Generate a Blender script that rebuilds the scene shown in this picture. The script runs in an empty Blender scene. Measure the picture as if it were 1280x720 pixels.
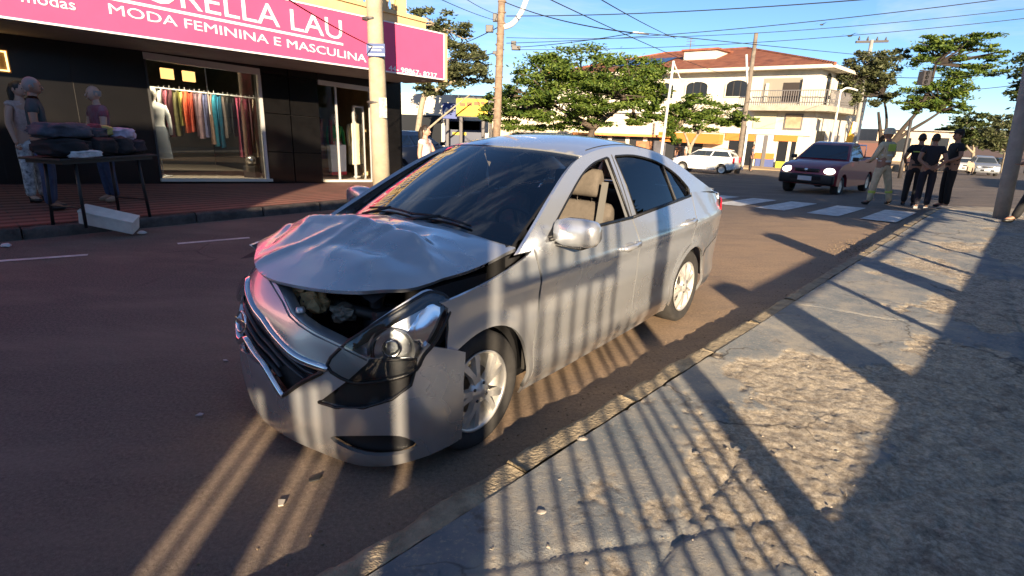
import bpy, bmesh, math, random
import numpy as np
from mathutils import Vector, Matrix, noise
from mathutils.geometry import delaunay_2d_cdt
R = math.radians
scene = bpy.context.scene
C = scene.collection
random.seed(7)
rng = np.random.default_rng(11)

# ------------------------------------------------------------------ camera
CAM_H, PITCH, ROLL = 1.588, R(16.392), R(1.918)
cp, sp = math.cos(PITCH), math.sin(PITCH)
_f = Vector((0, cp, -sp)); _u = Vector((0, sp, cp)); _r = Vector((1, 0, 0))
cr, sr = math.cos(ROLL), math.sin(ROLL)
_right = cr*_r + sr*_u; _up = -sr*_r + cr*_u
camd = bpy.data.cameras.new('camera'); cam = bpy.data.objects.new('camera', camd); C.objects.link(cam)
camd.sensor_width = 36; camd.lens = 704.06/1280*36; camd.clip_start = .05; camd.clip_end = 6000
m3 = Matrix((_right, _up, -_f)).transposed()
cam.matrix_world = Matrix.Translation((0, 0, CAM_H)) @ m3.to_4x4()
scene.camera = cam
CAM = np.array([0, 0, CAM_H]); CM = np.array([_right, _up, _f])

# ------------------------------------------------------------------ sun, sky, exposure
SUN_EL, SUN_TRAVEL = R(15.0), R(93.0)        # light travels towards +Y: the sun is low behind the camera
sund = bpy.data.lights.new('sun', 'SUN'); sun = bpy.data.objects.new('sun', sund); C.objects.link(sun)
sund.energy = 5.0; sund.angle = R(.53); sund.color = (1.0, .80, .56)
_sd = Vector((math.cos(SUN_TRAVEL)*math.cos(SUN_EL), math.sin(SUN_TRAVEL)*math.cos(SUN_EL), -math.sin(SUN_EL)))
sun.rotation_euler = _sd.to_track_quat('-Z', 'Y').to_euler(); sun.location = (0, -20, 12)
world = bpy.data.worlds.new('World'); scene.world = world; world.use_nodes = True
wn, wl = world.node_tree.nodes, world.node_tree.links
wn.clear()
wo = wn.new('ShaderNodeOutputWorld'); bg = wn.new('ShaderNodeBackground'); sky = wn.new('ShaderNodeTexSky')
sky.sky_type = 'NISHITA'; sky.sun_disc = False; sky.sun_elevation = SUN_EL
_az = math.atan2(-_sd.x, -_sd.y); sky.sun_rotation = _az; sky.altitude = 400; sky.air_density = .75; sky.dust_density = .0; sky.ozone_density = 4.0
bg.inputs['Strength'].default_value = .068
# thin high cloud streaks over the whole sky
tc = wn.new('ShaderNodeTexCoord'); mp = wn.new('ShaderNodeMapping'); mp.inputs['Scale'].default_value = (1.3, 2.2, 7.0); mp.inputs['Rotation'].default_value = (R(12), R(-8), 0)
nz = wn.new('ShaderNodeTexNoise'); nz.inputs['Scale'].default_value = 1.6; nz.inputs['Detail'].default_value = 7; nz.inputs['Roughness'].default_value = .62; nz.inputs['Distortion'].default_value = .4
rp = wn.new('ShaderNodeValToRGB'); rp.color_ramp.elements[0].position = .50; rp.color_ramp.elements[1].position = .82
mx = wn.new('ShaderNodeMix'); mx.data_type = 'RGBA'; mx.inputs['B'].default_value = (5.5, 5.7, 6.0, 1)
ml = wn.new('ShaderNodeMath'); ml.operation = 'MULTIPLY'; ml.inputs[1].default_value = .75
wl.new(tc.outputs['Generated'], mp.inputs[0]); wl.new(mp.outputs[0], nz.inputs[0]); wl.new(nz.outputs[0], rp.inputs[0])
wl.new(rp.outputs[0], ml.inputs[0]); wl.new(ml.outputs[0], mx.inputs['Factor']); wl.new(sky.outputs[0], mx.inputs['A'])
wl.new(mx.outputs['Result'], bg.inputs[0]); wl.new(bg.outputs[0], wo.inputs[0])
scene.view_settings.view_transform = 'Standard'; scene.view_settings.look = 'None'
scene.view_settings.exposure = 1.5; scene.view_settings.gamma = 1.0; scene.view_settings.use_curve_mapping = False

# ------------------------------------------------------------------ street frame and pixel rays
S2 = np.array([math.cos(R(48)), math.sin(R(48))]); N2 = np.array([-S2[1], S2[0]])   # along the street, across it
def st(s, n, z=0.0): p = S2*s + N2*n; return (float(p[0]), float(p[1]), float(z))
def to_st(p): q = np.array(p[:2]); return float(q@S2), float(q@N2)
def gz(x, y):                                  # the road falls gently away beyond the crossing
    t = max(0.0, min(y, 75.0) - 10.0)
    return -.040*t*t/(t+3.0) if t > 0 else 0.0
def ray(u, v):
    d = np.array([(u-640)/704.06, -(v-360)/704.06, 1.0]); return CM.T@d
def px_depth(u, v, y): d = ray(u, v); return CAM + d*(y/d[1])
def px_ground(u, v, up=0.0):
    d = ray(u, v); t = 1.0
    lo, hi = .3, 400.0
    for _ in range(60):
        t = (lo+hi)/2; p = CAM+d*t
        if p[2] > gz(p[0], p[1])+up: lo = t
        else: hi = t
    return CAM+d*t
def px_s(u, v, s): d = ray(u, v); return CAM + d*(s/(d[:2]@S2))     # point on the vertical plane s = const, across the street
def px_n(u, v, n): d = ray(u, v); return CAM + d*(n/(d[:2]@N2))     # point on the vertical plane n = const, parallel to the street

# ------------------------------------------------------------------ object helpers
def link(o, parent=None):
    C.objects.link(o)
    if parent is not None: o.parent = parent
    return o
def tag(o, label=None, cat=None, group=None, kind=None):
    if label: o['label'] = label
    if cat: o['category'] = cat
    if group: o['group'] = group
    if kind: o['kind'] = kind
    return o
def empty(name, loc=(0, 0, 0), rz=0.0, label=None, cat=None, group=None):
    o = bpy.data.objects.new(name, None); o.location = loc; o.rotation_euler = (0, 0, rz); o.empty_display_size = .2
    link(o); tag(o, label, cat, group); return o
def mesh_obj(name, verts, faces, mat, parent=None, smooth=False, mats=None, fmat=None):
    me = bpy.data.meshes.new(name); me.from_pydata([tuple(map(float, v)) for v in verts], [], faces)
    for m in (mats or [mat]): me.materials.append(m)
    if fmat is not None: me.polygons.foreach_set('material_index', fmat)
    if smooth: me.polygons.foreach_set('use_smooth', [True]*len(me.polygons))
    me.update(); o = bpy.data.objects.new(name, me); return link(o, parent)
def copy_tree(o, parent=None):
    c = o.copy(); C.objects.link(c); c.parent = parent
    for ch in list(o.children): copy_tree(ch, c)
    return c
class MB:
    """collects shapes, then builds ONE mesh object"""
    def __init__(s): s.v = []; s.f = []
    def add(s, v, f):
        b = len(s.v); s.v += [tuple(p) for p in v]; s.f += [tuple(i+b for i in q) for q in f]; return s
    def box(s, c, d, rz=0, rx=0, ry=0, taper=1.0, bev=0.0):
        hx, hy, hz = d[0]/2, d[1]/2, d[2]/2
        m = Matrix.Rotation(rz, 3, 'Z') @ Matrix.Rotation(ry, 3, 'Y') @ Matrix.Rotation(rx, 3, 'X')
        if bev > 0:
            bm = bmesh.new(); bmesh.ops.create_cube(bm, size=1.0)
            for q in bm.verts:
                k = taper if q.co.z > 0 else 1.0
                q.co = Vector((q.co.x*d[0]*k, q.co.y*d[1]*k, q.co.z*d[2]))
            bmesh.ops.bevel(bm, geom=bm.edges[:], offset=bev, segments=2, affect='EDGES', profile=.6)
            bm.verts.index_update()
            s.add([m@q.co + Vector(c) for q in bm.verts], [[q.index for q in f.verts] for f in bm.faces]); bm.free(); return s
        vs = []
        for z in (-hz, hz):
            k = taper if z > 0 else 1.0
            for x, y in ((-hx, -hy), (hx, -hy), (hx, hy), (-hx, hy)): vs.append(m@Vector((x*k, y*k, z)) + Vector(c))
        return s.add(vs, [(3, 2, 1, 0), (4, 5, 6, 7), (0, 1, 5, 4), (1, 2, 6, 5), (2, 3, 7, 6), (3, 0, 4, 7)])
    def tube(s, pts, r, seg=8, cap=True, squash=1.0):
        pts = [Vector(p) for p in pts]; n = len(pts)
        rs = list(r) if hasattr(r, '__len__') else [r]*n
        vs = []; up = None
        for i, p in enumerate(pts):
            t = (pts[min(i+1, n-1)] - pts[max(i-1, 0)]).normalized()
            if up is None: up = Vector((0, 0, 1)) if abs(t.z) < .9 else Vector((1, 0, 0))
            a = t.cross(up).normalized(); b = a.cross(t).normalized(); up = b
            for k in range(seg):
                an = 2*math.pi*k/seg; vs.append(p + a*(rs[i]*math.cos(an)) + b*(rs[i]*squash*math.sin(an)))
        fs = [(i*seg+k, i*seg+(k+1) % seg, (i+1)*seg+(k+1) % seg, (i+1)*seg+k) for i in range(n-1) for k in range(seg)]
        if cap: fs += [tuple(range(seg))[::-1], tuple((n-1)*seg+k for k in range(seg))]
        return s.add(vs, fs)
    def lathe(s, prof, c=(0, 0, 0), axis='Z', seg=24, closed=False):
        vs = []
        for r, h in prof:
            for k in range(seg):
                a = 2*math.pi*k/seg; x, y = r*math.cos(a), r*math.sin(a)
                q = (x, y, h) if axis == 'Z' else ((x, h, y) if axis == 'Y' else (h, x, y))
                vs.append((q[0]+c[0], q[1]+c[1], q[2]+c[2]))
        n = len(prof)
        fs = [(i*seg+k, i*seg+(k+1) % seg, (i+1)*seg+(k+1) % seg, (i+1)*seg+k) for i in range(n-1) for k in range(seg)]
        if closed: fs += [((n-1)*seg+k, (n-1)*seg+(k+1) % seg, (k+1) % seg, k) for k in range(seg)]
        return s.add(vs, fs)
    def prism(s, poly, o, ex, ey, ez):
        """polygon in the (ex,ey) plane at o, extruded by vector ez"""
        o, ex, ey, ez = Vector(o), Vector(ex), Vector(ey), Vector(ez); n = len(poly)
        a = [o+ex*p[0]+ey*p[1] for p in poly]; vs = a + [p+ez for p in a]
        return s.add(vs, [tuple(range(n))[::-1], tuple(range(n, 2*n))] + [(i, (i+1) % n, n+(i+1) % n, n+i) for i in range(n)])
    def sphere(s, c, r, seg=12, ring=8):
        rr = r if hasattr(r, '__len__') else (r, r, r)
        vs = [(c[0], c[1], c[2]-rr[2])]
        for i in range(1, ring):
            a = -math.pi/2 + math.pi*i/ring
            for k in range(seg): b = 2*math.pi*k/seg; vs.append((c[0]+rr[0]*math.cos(a)*math.cos(b), c[1]+rr[1]*math.cos(a)*math.sin(b), c[2]+rr[2]*math.sin(a)))
        vs.append((c[0], c[1], c[2]+rr[2])); L = len(vs)-1
        fs = [(0, 1+(k+1) % seg, 1+k) for k in range(seg)]
        for i in range(ring-2):
            for k in range(seg): fs.append((1+i*seg+k, 1+i*seg+(k+1) % seg, 1+(i+1)*seg+(k+1) % seg, 1+(i+1)*seg+k))
        b = 1+(ring-2)*seg; fs += [(b+k, b+(k+1) % seg, L) for k in range(seg)]
        return s.add(vs, fs)
    def quad(s, a, b, c, d): return s.add([a, b, c, d], [(0, 1, 2, 3)])
    def build(s, name, mat, parent=None, smooth=False, auto=None):
        o = mesh_obj(name, s.v, s.f, mat, parent, smooth)
        if auto is not None: o.data.set_sharp_from_angle(angle=R(auto))
        return o

# ------------------------------------------------------------------ materials
MATS = {}
def mat(name, col, rough=.6, metal=0.0, var=.0, vscale=8.0, bump=0.0, bscale=40.0, coat=0.0, spec=.5, col2=None, emit=None, detail=6.0):
    if name in MATS: return MATS[name]
    m = bpy.data.materials.new(name); m.use_nodes = True; n, l = m.node_tree.nodes, m.node_tree.links
    p = n['Principled BSDF']; p.inputs['Base Color'].default_value = (*col, 1); p.inputs['Roughness'].default_value = rough
    p.inputs['Metallic'].default_value = metal; p.inputs['Coat Weight'].default_value = coat; p.inputs['Coat Roughness'].default_value = .04; p.inputs['Specular IOR Level'].default_value = spec
    if emit: p.inputs['Emission Color'].default_value = (*emit[0], 1); p.inputs['Emission Strength'].default_value = emit[1]
    if var or bump:
        t = n.new('ShaderNodeTexCoord')
    if var:
        z = n.new('ShaderNodeTexNoise'); z.inputs['Scale'].default_value = vscale; z.inputs['Detail'].default_value = detail; z.inputs['Roughness'].default_value = .65
        r = n.new('ShaderNodeValToRGB'); r.color_ramp.elements[0].position = .3; r.color_ramp.elements[1].position = .7
        c2 = col2 or tuple(c*(1-var) for c in col)
        r.color_ramp.elements[0].color = (*c2, 1); r.color_ramp.elements[1].color = (*[min(1, c*(1+var*.5)) for c in col], 1)
        l.new(t.outputs['Object'], z.inputs['Vector']); l.new(z.outputs['Fac'], r.inputs['Fac']); l.new(r.outputs['Color'], p.inputs['Base Color'])
    if bump:
        z2 = n.new('ShaderNodeTexNoise'); z2.inputs['Scale'].default_value = bscale; z2.inputs['Detail'].default_value = 5
        b = n.new('ShaderNodeBump'); b.inputs['Strength'].default_value = bump; b.inputs['Distance'].default_value = .02
        l.new(t.outputs['Object'], z2.inputs['Vector']); l.new(z2.outputs['Fac'], b.inputs['Height']); l.new(b.outputs['Normal'], p.inputs['Normal'])
    MATS[name] = m; return m
def glass(name, tint=(.8, .85, .85), refl=1.0, rough=.01, base=.0, solid=None):
    if name in MATS: return MATS[name]
    m = bpy.data.materials.new(name); m.use_nodes = True; n, l = m.node_tree.nodes, m.node_tree.links; n.clear()
    o = n.new('ShaderNodeOutputMaterial'); t = n.new('ShaderNodeBsdfTransparent'); t.inputs[0].default_value = (*tint, 1)
    g = n.new('ShaderNodeBsdfGlossy'); g.inputs['Roughness'].default_value = rough; g.inputs['Color'].default_value = (refl, refl, refl, 1)
    fr = n.new('ShaderNodeFresnel'); fr.inputs['IOR'].default_value = 1.52
    ad = n.new('ShaderNodeMath'); ad.operation = 'ADD'; ad.use_clamp = True; ad.inputs[1].default_value = base
    mx_ = n.new('ShaderNodeMixShader'); l.new(fr.outputs[0], ad.inputs[0]); l.new(ad.outputs[0], mx_.inputs[0]); l.new(t.outputs[0], mx_.inputs[1]); l.new(g.outputs[0], mx_.inputs[2]); l.new(mx_.outputs[0], o.inputs[0])
    MATS[name] = m; return m
def text_obj(name, body, size, mat_, parent, loc, xdir, ydir, depth=.004, bold=0.0, spacing=1.0, align='LEFT', sx=1.0):
    cu = bpy.data.curves.new(name, 'FONT'); cu.body = body; cu.size = size; cu.extrude = depth; cu.space_character = spacing; cu.align_x = align; cu.resolution_u = 3
    tmp = bpy.data.objects.new('tmp_text', cu); C.objects.link(tmp)
    me = bpy.data.meshes.new_from_object(tmp.evaluated_get(bpy.context.evaluated_depsgraph_get())); bpy.data.objects.remove(tmp); bpy.data.curves.remove(cu)
    x = Vector(xdir).normalized(); y = Vector(ydir).normalized(); z = x.cross(y).normalized()
    mw = Matrix((x*sx, y, z)).transposed().to_4x4(); mw.translation = Vector(loc)
    me.transform(mw); me.materials.clear(); me.materials.append(mat_); me.name = name
    return link(bpy.data.objects.new(name, me), parent)
def spl(xs, ys):
    """smooth monotone-ish cubic (PCHIP) through points"""
    xs = np.array(xs, float); ys = np.array(ys, float)
    if xs[0] > xs[-1]: xs, ys = xs[::-1], ys[::-1]
    h = np.diff(xs); d = np.diff(ys)/h; m = np.zeros(len(xs)); m[0], m[-1] = d[0], d[-1]
    for i in range(1, len(xs)-1):
        if d[i-1]*d[i] > 0: w1 = 2*h[i]+h[i-1]; w2 = h[i]+2*h[i-1]; m[i] = (w1+w2)/(w1/d[i-1]+w2/d[i])
    def f(x):
        x = min(max(x, xs[0]), xs[-1]); i = min(max(int(np.searchsorted(xs, x))-1, 0), len(h)-1)
        t = (x-xs[i])/h[i]; t2 = t*t; t3 = t2*t
        return float((2*t3-3*t2+1)*ys[i] + (t3-2*t2+t)*h[i]*m[i] + (-2*t3+3*t2)*ys[i+1] + (t3-t2)*h[i]*m[i+1])
    return f
def catmull(pts, per=8, closed=False):
    pts = [np.array(p, float) for p in pts]; n = len(pts); out = []
    for i in range(n if closed else n-1):
        if closed: a, b, c, d = pts[(i-1) % n], pts[i], pts[(i+1) % n], pts[(i+2) % n]
        else: a, b, c, d = pts[max(i-1, 0)], pts[i], pts[i+1], pts[min(i+2, n-1)]
        for k in range(per):
            t = k/per; out.append(.5*((2*b)+(c-a)*t+(2*a-5*b+4*c-d)*t*t+(3*b-a-3*c+d)*t**3))
    if not closed: out.append(pts[-1])
    return out
def inside(p, poly):
    x, y = p; r = False; j = len(poly)-1
    for i in range(len(poly)):
        xi, yi = poly[i][0], poly[i][1]; xj, yj = poly[j][0], poly[j][1]
        if (yi > y) != (yj > y) and x < (xj-xi)*(y-yi)/(yj-yi)+xi: r = not r
        j = i
    return r
def inside_np(P, poly):
    x, y = P[:, 0], P[:, 1]; r = np.zeros(len(P), bool); q = np.roll(poly, 1, 0)
    for (xi, yi), (xj, yj) in zip(poly, q):
        if yi == yj: continue
        r ^= ((yi > y) != (yj > y)) & (x < (xj-xi)*(y-yi)/(yj-yi)+xi)
    return r
def resample(poly, step):
    out = []; n = len(poly)
    for i in range(n):
        a, b = np.array(poly[i][:2], float), np.array(poly[(i+1) % n][:2], float); k = max(1, int(np.linalg.norm(b-a)/step))
        for q in range(k): out.append(a+(b-a)*q/k)
    return out
def panel(name, outline, fn, step, mat_, parent, holes=(), skirt=.012, center=(0, 0, .5), usc=1.0, thick=None, gap=.0):
    """a sheet over a 2D outline: clean edges by constrained Delaunay, position by fn(u,v), a folded-in skirt round it"""
    def prep(poly):
        q = resample([(p[0]*usc, p[1]) for p in poly], step)
        return q
    loops = [prep(outline)] + [prep(h) for h in holes]
    if gap:
        for li, q in enumerate(loops):
            n = len(q); area = sum(q[i][0]*q[(i+1) % n][1]-q[(i+1) % n][0]*q[i][1] for i in range(n)); sg = 1 if area > 0 else -1
            if li: sg = -sg
            qq = []
            for i in range(n):
                t = q[(i+1) % n]-q[i-1]; t = t/(np.linalg.norm(t)+1e-9); qq.append(q[i]+np.array([-t[1], t[0]])*gap*sg)
            loops[li] = qq
    pts = []; edges = []; bl = []
    for q in loops:
        b = len(pts); n = len(q); pts += [Vector((float(p[0]), float(p[1]))) for p in q]; edges += [(b+i, b+(i+1) % n) for i in range(n)]; bl.append((b, n))
    A = np.array([tuple(p) for p in pts[:bl[0][1]]]); lo, hi = A.min(0), A.max(0)
    allb = np.array([tuple(p) for p in pts]); LP = [np.array(q) for q in loops]
    gl = []
    for j, v in enumerate(np.arange(lo[1]+step*.5, hi[1], step*.87)):
        us = np.arange(lo[0]+step*(.25 if j % 2 else .75), hi[0], step); gl.append(np.stack([us, np.full(len(us), v)], 1))
    G = np.concatenate(gl) if gl else np.zeros((0, 2))
    if len(G):
        ok = inside_np(G, LP[0])
        for h in LP[1:]: ok &= ~inside_np(G, h)
        G = G[ok]
    for i0 in range(0, len(G), 500):
        g = G[i0:i0+500]; d2 = ((g[:, None, :]-allb[None])**2).sum(2).min(1)
        pts += [Vector((float(p[0]), float(p[1]))) for p in g[d2 > (step*.5)**2]]
    r = delaunay_2d_cdt(pts, edges, [], 0, 1e-6)
    P2, T, orig = r[0], r[2], r[3]
    tri = [t for t in T if len(t) == 3]; PA = np.array([tuple(p) for p in P2]); CE = np.array([PA[list(t)].mean(0) for t in tri])
    ok = inside_np(CE, LP[0])
    for h in LP[1:]: ok &= ~inside_np(CE, h)
    tri = [t for t, k in zip(tri, ok) if k]
    V = [np.array(fn(p[0]/usc, p[1])) for p in P2]; ce = np.array(center)
    # orient outwards
    fs = []
    for t in tri:
        a, b, c = V[t[0]], V[t[1]], V[t[2]]; n = np.cross(b-a, c-a); fs.append(tuple(t) if n@((a+b+c)/3-ce) > 0 else tuple(t[::-1]))
    nv = len(V)
    if skirt:
        cnt = {}
        for t in fs:
            for i in range(3):
                e = (t[i], t[(i+1) % 3]); cnt[e] = 1
        be = [e for e in cnt if (e[1], e[0]) not in cnt]
        nrm = {}
        for t in fs:
            n = np.cross(V[t[1]]-V[t[0]], V[t[2]]-V[t[0]])
            for i in t: nrm[i] = nrm.get(i, 0)+n
        mp_ = {}
        for e in be:
            for i in e:
                if i not in mp_:
                    n = nrm[i]/(np.linalg.norm(nrm[i])+1e-12); mp_[i] = len(V); V.append(V[i].copy()); V.append(V[i]-n*skirt)
        for a, b in be: fs.append((b, a, mp_[a], mp_[b])); fs.append((mp_[b], mp_[a], mp_[a]+1, mp_[b]+1))
        fs = [f for f in fs if len(set(f)) > 2 and not (len(f) == 4 and np.allclose(V[f[0]], V[f[3]]) and np.allclose(V[f[1]], V[f[2]]))]
    o = mesh_obj(name, V, fs, mat_, parent, True)
    return o
# ================================================================== the setting
def vnoise(x, y, seed=0):
    xi = np.floor(x).astype(np.int64); yi = np.floor(y).astype(np.int64); xf = x-xi; yf = y-yi
    def h(a, b):
        n = (a*374761393 + b*668265263 + seed*1442695041) & 0xffffffff; n = ((n ^ (n >> 13))*1274126177) & 0xffffffff; return ((n ^ (n >> 16)) & 0xffff)/65535.0
    u = xf*xf*(3-2*xf); v = yf*yf*(3-2*yf)
    return (h(xi, yi)*(1-u)+h(xi+1, yi)*u)*(1-v)+(h(xi, yi+1)*(1-u)+h(xi+1, yi+1)*u)*v
def fbm(x, y, seed=0, oct=5, gain=.5):
    a = 1.0; t = 0; s = 0
    for i in range(oct): s = s+a*vnoise(x, y, seed+i*17); t += a; a *= gain; x = x*2.03+5.1; y = y*2.03+1.7
    return s/t
def grid_obj(name, us, vs, fn, m, parent=None, smooth=True):
    V = [fn(u, v) for v in vs for u in us]; w = len(us)
    return mesh_obj(name, V, [(j*w+i, j*w+i+1, (j+1)*w+i+1, (j+1)*w+i) for j in range(len(vs)-1) for i in range(w-1)], m, parent, smooth)
def nodes_of(name):
    m = bpy.data.materials.new(name); m.use_nodes = True; return m, m.node_tree.nodes, m.node_tree.links, m.node_tree.nodes['Principled BSDF']
def nnoise(n, l, vec, scale, detail=6, rough=.6, dist=0.0):
    z = n.new('ShaderNodeTexNoise'); z.inputs['Scale'].default_value = scale; z.inputs['Detail'].default_value = detail; z.inputs['Roughness'].default_value = rough; z.inputs['Distortion'].default_value = dist; l.new(vec, z.inputs['Vector']); return z.outputs['Fac']
def nramp(n, l, fac, stops):
    r = n.new('ShaderNodeValToRGB'); e = r.color_ramp.elements
    while len(e) < len(stops): e.new(.5)
    for q, (p, c) in zip(e, stops): q.position = p; q.color = (*c, 1) if len(c) == 3 else c
    l.new(fac, r.inputs['Fac']); return r.outputs['Color']
def nmix(n, l, fac, a, b, mode='MIX'):
    m = n.new('ShaderNodeMix'); m.data_type = 'RGBA'; m.blend_type = mode
    for k, q in (('Factor', fac), ('A', a), ('B', b)):
        if isinstance(q, (int, float)): m.inputs[k].default_value = q
        elif isinstance(q, tuple): m.inputs[k].default_value = (*q, 1)
        else: l.new(q, m.inputs[k])
    return m.outputs['Result']
def nbump(n, l, h, strength, dist=.02, normal=None):
    b = n.new('ShaderNodeBump'); b.inputs['Strength'].default_value = strength; b.inputs['Distance'].default_value = dist; l.new(h, b.inputs['Height'])
    if normal is not None: l.new(normal, b.inputs['Normal'])
    return b.outputs['Normal']
def nvoro(n, l, vec, scale, feature='DISTANCE_TO_EDGE', warp=0.0):
    v = n.new('ShaderNodeTexVoronoi'); v.feature = feature; v.inputs['Scale'].default_value = scale
    if warp:
        z = n.new('ShaderNodeTexNoise'); z.inputs['Scale'].default_value = scale*1.7; z.inputs['Detail'].default_value = 5; l.new(vec, z.inputs['Vector'])
        m = n.new('ShaderNodeMix'); m.data_type = 'RGBA'; m.blend_type = 'LINEAR_LIGHT'; m.inputs['Factor'].default_value = warp; l.new(vec, m.inputs['A']); l.new(z.outputs['Color'], m.inputs['B']); vec = m.outputs['Result']
    l.new(vec, v.inputs['Vector']); return v.outputs['Distance']
def nmap(n, l, scale=(1, 1, 1), rz=0.0):
    t = n.new('ShaderNodeTexCoord'); m = n.new('ShaderNodeMapping'); m.inputs['Scale'].default_value = scale; m.inputs['Rotation'].default_value = (0, 0, rz); l.new(t.outputs['Object'], m.inputs[0]); return m.outputs[0]
# ---- asphalt: dark grey-brown with red dust, worn streaks along the lane and pale scuffs
ASPH, n, l, p = nodes_of('asphalt')
v0 = nmap(n, l); vr = nmap(n, l, (.6, 1.6, 1), R(-48))
c = nramp(n, l, nnoise(n, l, v0, 260, 3, .8), [(.30, (.080, .070, .065)), (.52, (.150, .130, .115)), (.75, (.32, .28, .24))])
c = nmix(n, l, nnoise(n, l, v0, .55, 6, .6), c, (.72, .66, .62), 'MULTIPLY')
c = nmix(n, l, .85, c, nramp(n, l, nnoise(n, l, v0, 55, 6, .8), [(.34, (.35, .34, .33)), (.5, (1, 1, 1)), (.68, (1.9, 1.8, 1.7))]), 'MULTIPLY')
crk = nmix(n, l, 1.0, nramp(n, l, nvoro(n, l, v0, .42, warp=.34), [(.0, (.7, .7, .7)), (.008, (0, 0, 0))]), nramp(n, l, nnoise(n, l, v0, .5, 4), [(.48, (0, 0, 0)), (.60, (1, 1, 1))]), 'MULTIPLY')
c = nmix(n, l, crk, c, (.04, .032, .028))
dust = nramp(n, l, nnoise(n, l, vr, .9, 8, .62), [(.46, (0, 0, 0)), (.70, (.65, .65, .65))])
c = nmix(n, l, dust, c, (.25, .195, .155))
sx = n.new('ShaderNodeSeparateXYZ'); l.new(nmap(n, l, (1, 1, 1), R(-48)), sx.inputs[0])
def sstep(o, a_, b_): m_ = n.new('ShaderNodeMapRange'); m_.interpolation_type = 'SMOOTHSTEP'; m_.inputs['From Min'].default_value = a_; m_.inputs['From Max'].default_value = b_; l.new(o, m_.inputs['Value']); return m_.outputs[0]
def mul(a_, b_):
    m_ = n.new('ShaderNodeMath'); m_.operation = 'MULTIPLY'; l.new(a_, m_.inputs[0])
    if isinstance(b_, float): m_.inputs[1].default_value = b_
    else: l.new(b_, m_.inputs[1])
    return m_.outputs[0]
sunlit_tan = mul(mul(sstep(sx.outputs['Y'], 6.5, 2.2), sstep(sx.outputs['X'], -1.0, 3.5)), mul(sstep(sx.outputs['X'], 15.0, 11.0), nramp(n, l, nnoise(n, l, vr, 1.7, 8, .7), [(.25, (.35, .35, .35)), (.6, (1, 1, 1))])))
c = nmix(n, l, mul(sunlit_tan, .78), c, nramp(n, l, nnoise(n, l, v0, 40, 7, .8), [(.35, (.26, .175, .105)), (.65, (.52, .36, .225))]))     # sunlight on the road by the kerb painted in as lighter tan
scuff = nramp(n, l, nnoise(n, l, vr, 2.6, 9, .75, .6), [(.68, (0, 0, 0)), (.78, (.45, .45, .45))])
c = nmix(n, l, scuff, c, (.36, .32, .28))
l.new(c, p.inputs['Base Color']); p.inputs['Roughness'].default_value = .88; p.inputs['Specular IOR Level'].default_value = .3
l.new(nbump(n, l, nnoise(n, l, v0, 70, 7, .8), .8, .010, nbump(n, l, nnoise(n, l, v0, 9, 5), .25, .02)), p.inputs['Normal'])
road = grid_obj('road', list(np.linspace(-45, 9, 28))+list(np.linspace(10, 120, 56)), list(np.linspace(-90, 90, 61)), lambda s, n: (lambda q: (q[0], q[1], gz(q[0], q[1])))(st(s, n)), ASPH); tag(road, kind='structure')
GRD = mat('red_earth', (.16, .085, .05), .95, var=.4, vscale=.2)
gr_pts = [-1500, -600, -250, -140, -90, -60, -40, -20, 0, 10, 20, 30, 40, 55, 75, 110, 160, 260, 600, 1500, 3000]
ground = grid_obj('ground', gr_pts, gr_pts, lambda x, y: (x, y, gz(x, y)-.08), GRD); tag(ground, kind='structure')

PAINTW = mat('road_paint', (.62, .61, .58), .7, var=.45, vscale=6, detail=9)
def strip(name, corners, m, dz=.006, parent=road):
    V = [(x, y, gz(x, y)+dz) for x, y in corners]; return mesh_obj(name, V, [tuple(range(len(V)))], m, parent)
for (u, v) in ((1092, 278), (1022, 270), (962, 261.5), (912, 255.5), (868, 250)):
    s0, n0 = to_st(px_ground(u, v)); s0 = 12.75; k = .30
    strip('crosswalk_stripe', [st(s0, n0-k)[:2], st(s0+2.5, n0-k)[:2], st(s0+2.5, n0+k)[:2], st(s0, n0+k)[:2]], PAINTW)
for a, b in (((-4, 327), (110, 319)), ((222, 305), (312, 297.5))):
    A, B = px_ground(*a), px_ground(*b); d = (B-A)[:2]; d /= np.linalg.norm(d); q = np.array([-d[1], d[0]])*.045
    strip('lane_line', [A[:2]-q, B[:2]-q, B[:2]+q, A[:2]+q], PAINTW)

# ---- near pavement: concrete with worn blue-grey paint, broken up by the weather
CONC, n, l, p = nodes_of('worn_concrete')
v0 = nmap(n, l); at = n.new('ShaderNodeAttribute'); at.attribute_name = 'paint'; pf = at.outputs['Fac']
agg = nramp(n, l, nnoise(n, l, v0, 34, 9, .82), [(.32, (.22, .185, .145)), (.47, (.56, .48, .365)), (.62, (.88, .80, .65))])
agg = nmix(n, l, nramp(n, l, nvoro(n, l, v0, 26, warp=.3), [(.0, (.75, .75, .75)), (.10, (0, 0, 0))]), agg, (.16, .125, .09))
agg = nmix(n, l, nnoise(n, l, v0, 1.3, 6), agg, (.74, .70, .66), 'MULTIPLY')
agg = nmix(n, l, 1.0, agg, nramp(n, l, nnoise(n, l, v0, 7, 6, .7, .5), [(.32, (.56, .55, .56)), (.50, (1, 1, 1)), (.68, (1.2, 1.18, 1.12))]), 'MULTIPLY')
pnt = nramp(n, l, nnoise(n, l, v0, 3.2, 8, .65), [(.32, (.185, .215, .235)), (.50, (.285, .290, .282)), (.70, (.46, .41, .33))])
pnt = nmix(n, l, nramp(n, l, nnoise(n, l, v0, 38, 7, .8), [(.53, (0, 0, 0)), (.64, (.85, .85, .85))]), pnt, (.50, .43, .32))
c = nmix(n, l, pf, agg, pnt)
c = nmix(n, l, nramp(n, l, nnoise(n, l, v0, 5.5, 9, .7, .4), [(.58, (0, 0, 0)), (.70, (.75, .75, .75))]), c, (.13, .105, .085))
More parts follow.
